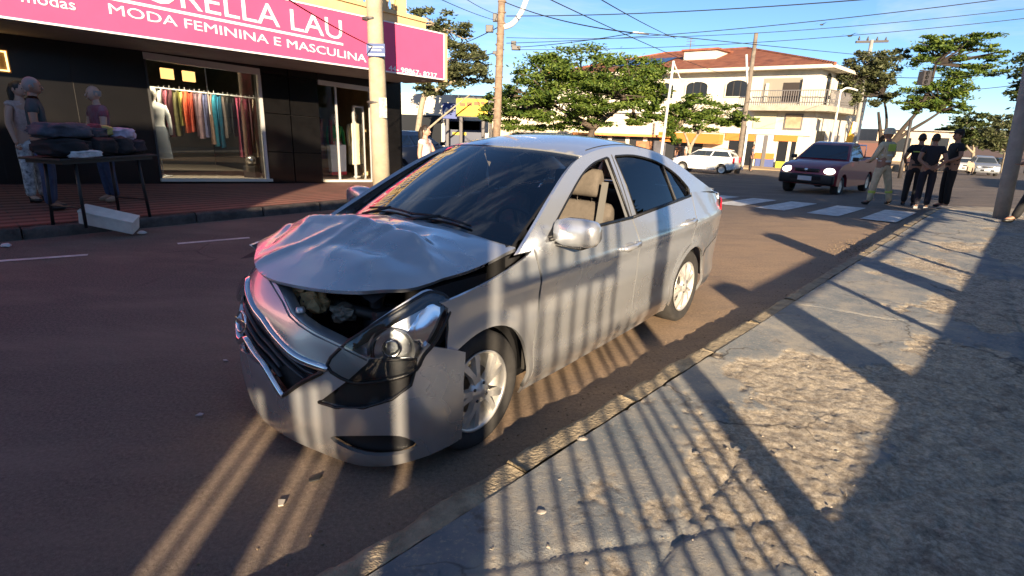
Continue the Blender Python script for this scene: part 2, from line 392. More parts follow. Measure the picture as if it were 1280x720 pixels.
crk = nmix(n, l, 1.0, nramp(n, l, nvoro(n, l, v0, 1.05, warp=.34), [(.0, (.8, .8, .8)), (.006, (.4, .4, .4)), (.012, (0, 0, 0))]), nramp(n, l, nnoise(n, l, v0, 1.1, 4), [(.46, (0, 0, 0)), (.58, (1, 1, 1))]), 'MULTIPLY')
c = nmix(n, l, crk, c, (.06, .048, .038))
l.new(c, p.inputs['Base Color']); p.inputs['Roughness'].default_value = .86; p.inputs['Specular IOR Level'].default_value = .35
b1 = nbump(n, l, nnoise(n, l, v0, 42, 9, .8), .9, .022); l.new(b1, p.inputs['Normal'])
KERB_N = 1.47; KH = .13
def pavement_fields(Sg, Ng):
    m = fbm(Sg*1.1+3, Ng*1.5+9, 3, 6, .55)
    edge = np.clip((Ng-.15)/1.0, 0, 1)                        # the paint survives best towards the kerb and further along
    far = np.clip((Sg-4.0)/6.0, 0, 1)
    fine = fbm(Sg*13, Ng*13, 71, 4, .65)
    mask = np.clip((m + .17*edge + .08*far + .16*(fine-.5) - .585)/.022, 0, 1)
    rg = 1-np.abs(2*fbm(Sg*17, Ng*17, 11, 3, .6)-1)
    r2 = fbm(Sg*26, Ng*26, 23, 4, .6)
    z = .008*(fbm(Sg*.9, Ng*.9, 31, 3)-.5) + (1-mask)*(-.008+.012*(rg-.75)+.020*(r2-.5)) + mask*(.0030*(r2-.5)+.003*(fine-.5))
    return mask, z
def pavement(name, s0, s1, n0, n1, ds, dn, parent=None):
    ss = np.arange(s0, s1+1e-6, ds); nn = np.arange(n0, n1+1e-6, dn); Sg, Ng = np.meshgrid(ss, nn); mask, z = pavement_fields(Sg, Ng)
    # cracks
    for a, b, c_, d, w in ((1.0, 1.2, 4.2, -.9, .010), (-.6, .55, 2.6, .75, .008), (5.2, 1.3, 6.0, -1.5, .010), (7.4, 1.4, 8.1, -2, .012), (3.0, -.4, 9.5, .1, .008), (9.8, 1.4, 9.9, -2, .012)):
        dx, dy = c_-a, d-b; L = math.hypot(dx, dy); t = ((Sg-a)*dx+(Ng-b)*dy)/L/L; wob = .05*(fbm(t*9, t*0+a, 41, 4)-.5)*2
        dd = np.abs((-(Sg-a)*dy+(Ng-b)*dx)/L+wob); z = z-np.where((t > 0) & (t < 1), .012*np.exp(-(dd/(w*1.9))**2)*(.35+fbm(Sg*6, Ng*6, 77, 3)), 0)
    X = Sg*S2[0]+Ng*N2[0]; Y = Sg*S2[1]+Ng*N2[1]; g = np.vectorize(gz)(X, Y)
    V = np.stack([X, Y, z+g+KH], -1).reshape(-1, 3); w = len(ss)
    me = bpy.data.meshes.new(name); F = np.array([(j*w+i, j*w+i+1, (j+1)*w+i+1, (j+1)*w+i) for j in range(len(nn)-1) for i in range(w-1)])
    me.from_pydata(V.tolist(), [], F.tolist()); me.materials.append(CONC); me.polygons.foreach_set('use_smooth', [True]*len(me.polygons))
    a_ = me.attributes.new('paint', 'FLOAT', 'POINT'); a_.data.foreach_set('value', mask.reshape(-1).astype(np.float32)); me.update()
    o = link(bpy.data.objects.new(name, me), parent); return o
sidewalk = pavement('sidewalk_near', -1.6, 6.4, -1.9, 1.36, .016, .016); tag(sidewalk, kind='structure')
pavement('pavement_slab', 6.4, 15.6, -2.4, 1.36, .035, .035, sidewalk); pavement('pavement_slab', -14, -1.6, -2.4, 1.36, .10, .10, sidewalk)
KERBM = mat('kerb_concrete', (.36, .29, .19), .9, var=.5, vscale=9, bump=.9, bscale=60, detail=9)
def kerb_stone(s0, s1, n_in, n_out, h, m, parent, seed, zf=gz, chip=.012, name='kerb_stone'):
    k = max(4, int((s1-s0)/.045)); V = []; prof = [(0, 0.0), (0, .35), (.0, .80), (.12, .97), (.35, 1.0), (1.0, 1.0)]     # across: outer face up, rounded arris, top
    for i in range(k+1):
        s_ = s0+(s1-s0)*i/k
        for q, (a, hz_) in enumerate(prof):
            n_ = n_out+(n_in-n_out)*a; x, y, _ = st(s_, n_); jn = (noise.noise(Vector((s_*7, q*.7, seed)))*chip + noise.noise(Vector((s_*23, q*1.9, seed+4)))*chip*.6)*(1 if q in (2, 3, 4) else .4)
            x2, y2, _ = st(s_, n_+jn*(1 if n_out > n_in else -1)); V.append((x2, y2, zf(x, y)+h*hz_+(jn*.7 if q >= 2 else 0)-(.02 if q == 0 else 0)))
    w = len(prof); F = [(i*w+q, i*w+q+1, (i+1)*w+q+1, (i+1)*w+q) for i in range(k) for q in range(w-1)]+[tuple(range(w)), tuple(k*w+q for q in range(w))[::-1]]
    return mesh_obj(name, V, F, m, parent, True)
s_ = -3.0; i = 0
while s_ < 15.4:
    L = .85+.3*random.random()
    if not 9.55 < s_ < 10.0: kerb_stone(s_, s_+L-.012, 1.355, KERB_N+random.uniform(-.012, .012), KH+random.uniform(-.008, .006), KERBM, sidewalk, i*3.1, chip=.016)
    s_ += L; i += 1
# rounded corner and the raised pavement beyond the dropped crossing
cs = []
for a in np.linspace(90, 0, 14): cs.append(st(15.4+1.7*math.cos(R(a)), -.23+1.7*math.sin(R(a))))
cs = cs + [st(17.1, -12), st(15.4, -12), st(15.4, 1.47)]
V = [(x, y, gz(x, y)+.14) for x, y, z in cs]; nb = len(V); V += [(x, y, gz(x, y)-.02) for x, y, z in cs]
mesh_obj('pavement_corner', V, [tuple(range(nb))[::-1]]+[(i, (i+1) % nb, nb+(i+1) % nb, nb+i) for i in range(nb)], mat('corner_concrete', (.33, .28, .22), .9, var=.35, vscale=4, bump=.5, bscale=50), sidewalk)
# loose chips and grit
def grit(name, pts, m, parent=None):
    mb = MB()
    for (x, y, z, r) in pts:
        a = random.random()*6.3; q = [(math.cos(a+k*1.57+random.uniform(-.5, .5))*r*random.uniform(.6, 1.2), math.sin(a+k*1.57+random.uniform(-.5, .5))*r*random.uniform(.6, 1.2)) for k in range(4)]
        mb.add([(x+u, y+w, z) for u, w in q]+[(x+u*.55, y+w*.55, z+r*random.uniform(.3, .8)) for u, w in q], [(4, 5, 6, 7)]+[(i, (i+1) % 4, 4+(i+1) % 4, 4+i) for i in range(4)])
    o = mb.build(name, m, parent); tag(o, kind='stuff'); return o
gp = []
for _ in range(900):
    s_, n_ = random.uniform(-1.2, 9.5), random.uniform(-1.4, 1.25); x, y, _z = st(s_, n_); gp.append((x, y, gz(x, y)+KH-.004, random.choice([.003, .004, .005, .006, .008, .012])))
grit('loose_grit', gp, mat('grit', (.36, .31, .24), .9, var=.5, vscale=60))
gp = []
for _ in range(1500):
    s_ = random.uniform(-2, 13); n_ = 1.50+abs(random.gauss(0, .16)); x, y, _z = st(s_, n_); gp.append((x, y, gz(x, y), random.choice([.003, .004, .006, .009])))
for _ in range(240):
    s_ = random.gauss(9.2, .5); n_ = 1.6+abs(random.gauss(0, .22)); x, y, _z = st(s_, n_); gp.append((x, y, gz(x, y), random.uniform(.004, .016)))
grit('gutter_gravel', gp, mat('gutter_grit', (.22, .16, .10), .95, var=.5, vscale=50))
def rock(name, loc, d, seed, m, label, cat, group=None):
    bm = bmesh.new(); bmesh.ops.create_icosphere(bm, subdivisions=2, radius=1.0)
    for v in bm.verts:
        k = 1+.35*noise.noise(v.co*1.3+Vector((seed, 0, 0))); v.co = Vector((v.co.x*d[0]*k, v.co.y*d[1]*k, max(-.25, v.co.z)*d[2]*k))
    me = bpy.data.meshes.new(name); bm.to_mesh(me); bm.free(); me.materials.append(m); o = link(bpy.data.objects.new(name, me)); o.location = loc; tag(o, label, cat, group); return o
for (u, v, r) in ((728, 549, .028), (871, 566, .018), (922, 561, .02), (676, 640, .02)):
    q = px_ground(u, v, KH); rock('concrete_chunk', (q[0], q[1], q[2]), (r, r*.7, r*.5), u, mat('chunk', (.30, .27, .23), .9, var=.4, vscale=50), 'small broken concrete chunk lying on the worn painted pavement', 'rubble', 'concrete chunks on the near pavement')

# ---- far pavement of ribbed red-brown pavers, black-painted kerb
BR, n, l, p = nodes_of('red_pavers')
vr = nmap(n, l, (1, 1, 1), R(-48)); bk = n.new('ShaderNodeTexBrick'); l.new(vr, bk.inputs['Vector']); bk.inputs['Scale'].default_value = 1.0; bk.inputs['Brick Width'].default_value = .40; bk.inputs['Row Height'].default_value = .20; bk.inputs['Mortar Size'].default_value = .012
bk.inputs['Color1'].default_value = (.25, .075, .05, 1); bk.inputs['Color2'].default_value = (.17, .055, .04, 1); bk.inputs['Mortar'].default_value = (.06, .045, .04, 1)
wv = n.new('ShaderNodeTexWave'); wv.wave_type = 'BANDS'; wv.bands_direction = 'Y'; wv.inputs['Scale'].default_value = .785*2; wv.inputs['Distortion'].default_value = .5; l.new(vr, wv.inputs['Vector'])
c = nmix(n, l, nramp(n, l, wv.outputs['Fac'], [(.35, (0, 0, 0)), (.65, (.6, .6, .6))]), bk.outputs['Color'], (.36, .20, .16))
c = nmix(n, l, nnoise(n, l, vr, 2.0, 7), c, (.6, .55, .5), 'MULTIPLY'); l.new(c, p.inputs['Base Color']); p.inputs['Roughness'].default_value = .8
l.new(nbump(n, l, bk.outputs['Fac'], -.4, .01), p.inputs['Normal'])
FK, SHN = 9.05, 12.3
def sbase(s): return .30-.052*(max(-4, min(s, 9.5))-3.5)          # the shop floor falls along the street
def far_z(s, n):
    x, y, _ = st(s, n); t = min(1, max(0, (n-FK)/(SHN-FK))); k = .14+(sbase(s)-.14-.05)*t; return gz(x, y)*(1 if s > 9.5 else 0)+k
far_side = grid_obj('sidewalk_far', list(np.linspace(-14, 10.2, 40)), list(np.linspace(FK+.12, SHN+.4, 8)), lambda s, n: st(s, n, far_z(s, n)), BR); tag(far_side, kind='structure')
FKM = mat('kerb_far', (.10, .085, .075), .9, var=.6, vscale=5, bump=.6, bscale=50)
s_ = -14; i = 0
while s_ < 10.0:
    kerb_stone(s_, s_+.985, FK+.13, FK, .14, FKM, far_side, 50+i, chip=.02); s_ += 1.0; i += 1
# ================================================================== the crashed silver sedan
def car_paint(name, col, fleck=1.0):
    m = mat(name, col, .30, .72, coat=.9); n, l = m.node_tree.nodes, m.node_tree.links; p = n['Principled BSDF']
    t = n.new('ShaderNodeTexCoord'); z = n.new('ShaderNodeTexNoise'); z.inputs['Scale'].default_value = 3.5; z.inputs['Detail'].default_value = 3; z.inputs['Roughness'].default_value = .5
    r = n.new('ShaderNodeMapRange'); r.inputs['From Min'].default_value = .35; r.inputs['From Max'].default_value = .75; r.inputs['To Min'].default_value = .25; r.inputs['To Max'].default_value = .36
    l.new(t.outputs['Object'], z.inputs['Vector']); l.new(z.outputs['Fac'], r.inputs['Value']); l.new(r.outputs[0], p.inputs['Roughness'])
    # road dust collects low on the body
    s = n.new('ShaderNodeSeparateXYZ'); l.new(t.outputs['Object'], s.inputs[0])
    r2 = n.new('ShaderNodeMapRange'); r2.inputs['From Min'].default_value = .55; r2.inputs['From Max'].default_value = .12; l.new(s.outputs['Z'], r2.inputs['Value'])
    z3 = n.new('ShaderNodeTexNoise'); z3.inputs['Scale'].default_value = 7; z3.inputs['Detail'].default_value = 5; l.new(t.outputs['Object'], z3.inputs['Vector'])
    mu = n.new('ShaderNodeMath'); mu.operation = 'MULTIPLY'; l.new(r2.outputs[0], mu.inputs[0]); l.new(z3.outputs['Fac'], mu.inputs[1])
    mu2 = n.new('ShaderNodeMath'); mu2.operation = 'MULTIPLY'; mu2.inputs[1].default_value = .8*fleck; mu2.use_clamp = True; l.new(mu.outputs[0], mu2.inputs[0])
    mx_ = n.new('ShaderNodeMix'); mx_.data_type = 'RGBA'; mx_.inputs['A'].default_value = (*col, 1); mx_.inputs['B'].default_value = (.30, .24, .18, 1); l.new(mu2.outputs[0], mx_.inputs['Factor']); l.new(mx_.outputs['Result'], p.inputs['Base Color'])
    return m
PAINT = car_paint('silver_paint', (.60, .62, .64))
BLACKP = mat('black_plastic', (.012, .012, .013), .42, bump=.15, bscale=300)
RUBBER = mat('tyre_rubber', (.035, .033, .031), .82, var=.35, vscale=20)
DARK = mat('dark_cavity', (.008, .008, .009), .8)
CHROME = mat('chrome', (.82, .82, .84), .08, 1.0, var=.1, vscale=15)
ALLOY = mat('alloy', (.74, .72, .67), .36, .6, var=.22, vscale=9)
SEATF = mat('seat_cloth', (.125, .105, .085), .9, var=.2, vscale=30, bump=.2, bscale=250)
TRIM = mat('interior_trim', (.022, .022, .024), .6)
WGLASS = glass('windscreen_glass', (.86, .91, .90), .95, base=.09)
SGLASS = glass('tinted_glass', (.10, .12, .13), .95, base=.02)
LENS = glass('lens_glass', (.93, .95, .95), 1.0, base=.03)
REDL = mat('red_lens', (.45, .01, .02), .12, coat=1.0)
MIRR = mat('mirror_glass', (.8, .82, .85), .02, 1.0)

CARLOC = (0.02, 4.05, 0.0); CARYAW = R(232.09)
car = empty('silver_sedan', CARLOC, CARYAW, 'silver four-door sedan with smashed front, buckled bonnet and loose bumper beside the kerb', 'car')

# ---- side surface  y = ys(x, z)
w_of = spl([-2.26, -2.17, -2.05, -1.85, -1.6, -1.3, -.9, 0, .9, 1.2, 1.44, 1.62], [.67, .74, .778, .808, .828, .840, .846, .848, .846, .845, .838, .80])
p_of = spl([.10, .17, .24, .31, .40, .50, .62, .74, .82, .88, .94, 1.0, 1.06, 1.12], [-.10, -.060, -.028, -.010, -.018, -.014, -.002, .002, .004, -.006, -.028, -.056, -.085, -.115])
def ys(x, z):
    y = w_of(x) + p_of(z)
    zc = .80 + .045*(-x+.9)/2
    y += .010*math.exp(-((z-zc)/.045)**2) * (1 if x < 1.0 else max(0, 1-(x-1.0)/.3))
    for wx in (1.30, -1.30):
        r = math.hypot(x-wx, z-.30)
        y += .014*math.exp(-((r-.36)/.045)**2)
    return y
def side(sg): return lambda x, z: (x, sg*ys(x, z), z)
def arc(cx, cz, r, a0, a1, n=16): return [(cx+r*math.cos(R(a0+(a1-a0)*i/n)), cz+r*math.sin(R(a0+(a1-a0)*i/n))) for i in range(n+1)]
AR = .352
fender_o = arc(1.30, .30, AR, 196, 42, 22) + [(1.545, .592), (1.545, .62), (1.535, .70), (1.54, .80), (1.575, .830)] + [tuple(p) for p in catmull([(1.575, .830), (1.45, .852), (1.25, .882), (1.05, .922), (.90, .962)], 5)][1:] + [(.895, .80), (.885, .60), (.90, .40), (.915, .21)]
door_f = [tuple(p) for p in catmull([(.885, .965), (.882, .80), (.872, .60), (.885, .40), (.905, .225)], 5)] + [(.3, .215), (-.255, .22)] + [tuple(p) for p in catmull([(-.262, .26), (-.27, .45), (-.25, .75), (-.222, 1.0)], 5)] + [(.3, 1.0), (.72, .985)]
door_r = [(-.232, 1.0)] + [tuple(p) for p in catmull([(-.235, .985), (-.262, .75), (-.282, .45), (-.275, .22)], 5)] + [(-.60, .225), (-.90, .235)] + arc(-1.30, .30, .402, -8, 80, 14) + [tuple(p) for p in catmull([(-1.255, .76), (-1.30, .9), (-1.345, 1.05)], 4)] + [(-1.30, 1.055), (-.8, 1.03)]
quarter = arc(-1.30, .30, AR, -14, 196, 26) + [(-1.64, .19), (-1.80, .185), (-2.06, .20), (-2.13, .40), (-2.18, .62), (-2.18, .80), (-2.14, .97), (-2.08, 1.022)] + [tuple(p) for p in catmull([(-2.04, 1.025), (-1.75, 1.055), (-1.5, 1.08), (-1.37, 1.085)], 4)] + [(-1.357, 1.05)] + [tuple(p) for p in catmull([(-1.312, .9), (-1.266, .76), (-1.24, .70)], 3)] + arc(-1.30, .30, .392, 80, -9, 14)
for sg in (1, -1):
    f = side(sg)
    fe = panel('front_fender', fender_o, f, .03, PAINT, car, gap=.0015, skirt=.02)
    df = panel('front_door', door_f, f, .03, PAINT, car, gap=.0022)
    dr = panel('rear_door', door_r, f, .03, PAINT, car, gap=.0022)
    panel('rear_quarter', quarter, f, .03, PAINT, car, gap=.0015, skirt=.02)
    MB().tube([(x, sg*(ys(x, z)+.0005), z) for x, z in ((-1.575, .53), (-1.66, .575), (-1.80, .61), (-1.95, .635), (-2.16, .65))], .0035, 4).build('bumper_seam', DARK, car)
    # sill under the doors
    sl = [(.93, .222), (-.93, .230), (-.95, .17), (-.5, .155), (.5, .15), (.95, .155)]
    panel('sill', sl, lambda x, z, sg=sg: (x, sg*(ys(x, max(z, .17))-.012), z), .04, PAINT, car, gap=.002)
    # door handles
    for d, hx, hz in ((df, -.10, .835), (dr, -1.12, .875)):
        y = ys(hx, hz); h = MB().tube([(hx+.105, sg*(y-.004), hz), (hx+.095, sg*(y+.024), hz+.002), (hx, sg*(y+.033), hz+.006), (hx-.095, sg*(y+.024), hz+.009), (hx-.105, sg*(y-.004), hz+.009)], .0135, 8, squash=1.25).build('handle', PAINT, d, True)
        MB().sphere((hx, sg*(y-.004), hz-.004), (.075, .012, .034), 14, 8).build('handle_cup', mat('silver_shadow', (.34, .35, .36), .35, .6), d, True)
    # belt moulding
    MB().tube([(.74, sg*(ys(.74, .985)+.002), .990), (.3, sg*(ys(.3, 1.0)+.003), 1.004), (-.225, sg*(ys(-.225, 1.0)+.003), 1.006)], .011, 6).build('belt_moulding', BLACKP, df, True)
    MB().tube([(-.24, sg*(ys(-.24, 1.0)+.003), 1.006), (-.8, sg*(ys(-.8, 1.03)+.003), 1.036), (-1.31, sg*(ys(-1.31, 1.055)+.003), 1.062)], .011, 6).build('belt_moulding', BLACKP, dr, True)
    # wheel-arch liners
    for wx in (1.30, -1.30):
        m_ = MB(); a = arc(wx, .30, .375, -25, 205, 18)
        v = [(x, sg*.75, z) for x, z in a] + [(x, sg*.50, z) for x, z in a]; k = len(a)
        m_.add(v, [(i, i+1, k+i+1, k+i) for i in range(k-1)] + [tuple(range(k, 2*k))]); m_.build('arch_liner', DARK, car, True)

# ---- greenhouse
def yg(x, z):                                   # tumblehome of the side glass and pillars
    t = (z-1.0)/.42
    b = .782 if x > -.9 else .782-.06*((-x-.9)/1.0)**1.5
    return b - .175*t - .03*t*t
A_out = catmull([(1.02, .955), (.84, 1.058), (.58, 1.205), (.33, 1.330), (.12, 1.400), (-.22, 1.445), (-.6, 1.447), (-.95, 1.405), (-1.25, 1.325), (-1.55, 1.215), (-1.84, 1.115), (-2.06, 1.04)], 6)
dlo_f = [tuple(p) for p in catmull([(.735, 1.0), (.66, 1.045), (.45, 1.165), (.22, 1.285), (.03, 1.352), (-.17, 1.384)], 6)] + [(-.192, 1.38), (-.20, 1.2), (-.215, 1.0)]
dlo_r = [(-.325, 1.008), (-.305, 1.2), (-.285, 1.385)] + [tuple(p) for p in catmull([(-.30, 1.39), (-.58, 1.386), (-.90, 1.335), (-1.18, 1.235), (-1.355, 1.125)], 6)] + [(-1.37, 1.10), (-1.35, 1.07), (-1.30, 1.055), (-.8, 1.032)]
gh = [tuple(p) for p in A_out] + [(-1.75, 1.06), (-1.36, 1.078), (-1.30, 1.045), (-.8, 1.018), (-.22, .988), (.3, .988), (.72, .975), (.89, .955)]
for sg in (1, -1):
    gf = lambda x, z, sg=sg: (x, sg*yg(x, z), z)
    fr = panel('window_frame', gh, gf, .03, PAINT, car, holes=[dlo_f, dlo_r], skirt=.03)
    # shut line between the two doors and the seam along the frame
    MB().tube([(-.248, sg*(yg(-.248, z)+.0005), z) for z in (1.0, 1.1, 1.2, 1.3, 1.40)], .0035, 4).build('shut_line', DARK, fr)
    MB().tube([(p[0], sg*(yg(p[0], p[1])+.0005), p[1]-.028) for p in A_out[8:44]], .003, 4).build('shut_line', DARK, fr)
    for nm, pl in (('seal', dlo_f), ('seal', dlo_r)):
        MB().tube([(x, sg*(yg(x, z)-.002), z) for x, z in pl+[pl[0]]], .008, 5).build(nm, BLACKP, fr, True)
    gr_ = panel('rear_side_window', dlo_r, lambda x, z, sg=sg: (x, sg*(yg(x, z)-.012), z), .06, SGLASS, car, skirt=0)
    MB().tube([(-1.03, sg*(yg(-1.03, 1.04)-.006), 1.04), (-.985, sg*(yg(-.985, 1.30)-.006), 1.305)], .011, 6).build('window_divider', BLACKP, gr_)
    if sg < 0: panel('front_side_window', dlo_f, lambda x, z, sg=sg: (x, sg*(yg(x, z)-.012), z), .06, WGLASS, car, skirt=0)
    # triangle cover and mirror
    tri = [(.745, 1.0), (.655, 1.05), (.60, 1.075), (.60, 1.005)]
    panel('mirror_sail', tri, lambda x, z, sg=sg: (x, sg*(yg(x, z)+.004), z), .05, BLACKP, car)
    mr = empty('door_mirror'); mr.parent = car
    bm_ = MB(); prof = [(-.125, .4), (-.11, .8), (-.05, 1.0), (.04, 1.0), (.11, .85), (.135, .5)]
    rings = []; seg = 14
    for t, k in prof:
        for q in range(seg):
            a = 2*math.pi*q/seg; ca, sa = math.cos(a), math.sin(a)
            rings.append((.065*k*(abs(ca)**.7)*(1 if ca > 0 else -1)+.66+.012*(t < 0), sg*(.915+t), 1.035+.078*k*(abs(sa)**.7)*(1 if sa > 0 else -1)+.02*t))
    bm_.add(rings, [(i*seg+q, i*seg+(q+1) % seg, (i+1)*seg+(q+1) % seg, (i+1)*seg+q) for i in range(len(prof)-1) for q in range(seg)] + [tuple(range(seg))[::-1], tuple((len(prof)-1)*seg+q for q in range(seg))])
    bm_.build('mirror_shell', PAINT, mr, True)
    MB().box((.66, sg*.875, .962), (.095, .20, .022), bev=.008).build('mirror_base', BLACKP, mr, True)
    MB().tube([(.66, sg*.765, .99), (.66, sg*.82, .975), (.66, sg*.88, .972)], [.035, .026, .02], 8).build('mirror_arm', BLACKP, mr, True)
    MB().box((.596, sg*.915, 1.035), (.008, .19, .10), bev=.003).build('mirror_face', MIRR, mr)

# roof
zr = spl([p[0] for p in A_out], [p[1] for p in A_out])
def roof_fn(x, t):
    z0 = zr(x); y0 = yg(x, z0); cr_ = .062*min(1, (x+1.75)/.8+.15) if x < -.9 else .062+.02*max(0, 1-abs(x+.3)/.8)*0
    return (x, t*y0, z0 + cr_*(1-abs(t)**2.2))
roof_o = [(.115+.11*(1-(t/10)**2), t/10) for t in range(-10, 11)] + [(-1.02-.16*(1-(t/10)**2)+.02, t/10) for t in range(10, -11, -1)]
panel('roof', roof_o, roof_fn, .05, PAINT, car, skirt=.01, center=(0, 0, .6))
for sg in (1, -1):
    MB().tube([(x,)+tuple(roof_fn(x, sg*.93)[1:]) for x in np.linspace(.0, -1.05, 24)], .004, 5).build('roof_seam', DARK, car)
MB().lathe([(.0, .06), (.004, .055), (.006, 0)], (-1.0, 0, 1.485), 'Z', 8).build('aerial', BLACKP, car, True)
# windscreen: bottom edge to header
def ws_fn(t, v):
    bx, by, bz = .93+.12*(1-t*t), .70*t, .965+.055*(1-t*t)
    x1 = .12+.11*(1-t*t); q = roof_fn(x1, t); tx, ty, tz = q[0]+.004, q[1]*.985, q[2]-.006
    s_ = .018*4*v*(1-v)
    return (bx+(tx-bx)*v, by+(ty-by)*v, bz+(tz-bz)*v+s_)
box_o = lambda a, b: [(-a, b), (-a, 1-b), (a, 1-b), (a, b)]
wsh = panel('windscreen', box_o(.985, .0), ws_fn, .09, WGLASS, car, skirt=0)
band = panel('windscreen_frit', box_o(1.0, -.015), lambda t, v: tuple(np.array(ws_fn(t, v))-np.array([0, 0, .006])), .05, BLACKP, car, holes=[[(-.945, .05), (-.94, .955), (.94, .955), (.945, .05)]], skirt=0)
MB().box((.215, 0, 1.365), (.05, .21, .065), ry=R(20), bev=.012).build('rear_view_mirror', TRIM, car, True)
# rear screen and boot
def rs_fn(t, v):
    x0 = -1.03-.15*(1-t*t); a = np.array(roof_fn(x0, t))-np.array([0, 0, .005]); b = np.array([-1.66-.10*(1-t*t), .60*t, 1.088+.012*(1-t*t)])
    p = a+(b-a)*v; p[2] += .02*4*v*(1-v); return tuple(p)
panel('rear_screen', box_o(.97, .0), rs_fn, .1, WGLASS, car, skirt=0)
def boot_fn(x, t):
    y = t*(yg(x, zr(max(x, -2.06)))-.03 if x > -2.06 else .62); z = (1.095 if x > -1.7 else 1.095-.05*((-x-1.7)/.55)**1.5) + .012*(1-t*t); return (x, y, z)
panel('boot_lid', [(-1.66-.09*(1-(t/8)**2), t/8) for t in range(-8, 9)] + [(-2.27-.05*(1-(t/8)**2), t/8) for t in range(8, -9, -1)], boot_fn, .05, PAINT, car)
# rear end: panel, lamps, bumper
def rear_fn(ph, z):
    a = abs(ph); dx = .05*max(0, (z-.75)/.3)+.06*max(0, (.35-z)/.2)
    return (-1.86-(.52-dx)*math.cos(R(a))**.8, math.copysign((.787-.25*dx)*math.sin(R(a))**.62, ph), z)
panel('rear_bumper', [(-63, .48), (-63, .68), (63, .68), (63, .48), (63, .2), (-63, .2)], rear_fn, .045, PAINT, car, usc=.01)
panel('rear_panel', [(-63, .685), (-62, 1.02), (62, 1.02), (63, .685)], rear_fn, .05, PAINT, car, usc=.01)
for sg in (1, -1):
    panel('tail_lamp', [(sg*48, .80), (sg*49, .96), (sg*60, .985), (sg*72, .955), (sg*76, .90), (sg*66, .80)], lambda p, z: tuple(np.array(rear_fn(p, z))*np.array([1.006, 1.03, 1])), .03, REDL, car, usc=.01)
MB().box((-2.39, 0, .58), (.02, .40, .13)).build('number_plate', mat('plate_grey', (.6, .6, .6), .5), car)

# ---- front fascia surface: phi (deg) round the nose, z up
zk = [.04, .08, .12, .18, .26, .38, .52, .62, .70, .78, .86, .92, .98]; dk = [.06, .035, .02, .01, .003, 0, 0, .012, .035, .085, .16, .24, .34]
d_of = spl(zk, dk)
def fas(ph, z, off=0.0):
    dx = d_of(z)+off; a = R(min(abs(ph), 90)); s_ = math.sin(a)
    x = 1.44+(.55-dx)*math.cos(a)
    if ph < 0: x -= .30*s_**1.5
    # crash waviness
    w = .006*math.sin(ph*.21+z*9)*math.sin(z*14)
    return (x+w, math.copysign((.862-.35*d_of(z)-off*.9)*max(s_, 1e-6)**.77, ph), z)
U = .0095                                         # metres per degree, roughly, for even triangles
top = [(87, .58), (80, .612), (70, .645), (67.5, .665), (63, .60), (60, .60)]
skin_o = ([(-86, .58), (-80, .605), (-70, .645), (-60, .60), (-48, .60), (-40, .64), (-30, .745), (-13.5, .862), (-6, .848), (-1, .825), (5, .772), (10, .73), (15, .708), (21.5, .685), (33.5, .65), (44, .605), (52, .60)] + top[::-1][1:] +
          [(86.5, .47), (86, .35), (86, .22), (86, .145), (62, .10), (48, .06), (36, .05), (20, .065), (0, .09), (-20, .07), (-40, .06), (-80, .14), (-79, .35)])
slash = [(22.5, .358), (44.5, .60), (52, .598), (62.5, .596), (61.8, .55), (60.0, .478), (52, .415), (41, .372), (30, .355)]
fogh = [tuple(p) for p in catmull([(26.5, .192), (40, .232), (55, .232), (62.5, .170), (52, .132), (40, .128)], 4, True)]
grille_o = [(-28, .60), (-16, .752), (-8, .72), (-1.5, .672), (5, .605), (15.5, .545), (24.5, .522), (16, .43), (8, .335), (4, .38), (.5, .43), (-4, .45), (-12, .42), (-20, .45)]
mir = lambda pl: [(-p, z) for p, z in pl][::-1]
bump = panel('front_bumper', skin_o, fas, .02, PAINT, car, holes=[slash, mir(slash), fogh, mir(fogh), grille_o], usc=U, skirt=.022, center=(1.2, 0, .4))
MB().tube([fas(p, z-.012, -.002) for p, z in [(-13.5, .862), (-6, .848), (-1, .825), (5, .772), (10, .73), (15, .708), (21.5, .685), (33.5, .65), (43, .61)]], .004, 5).build('bumper_seam', mat('grey_seam', (.16, .16, .17), .5), bump, True)
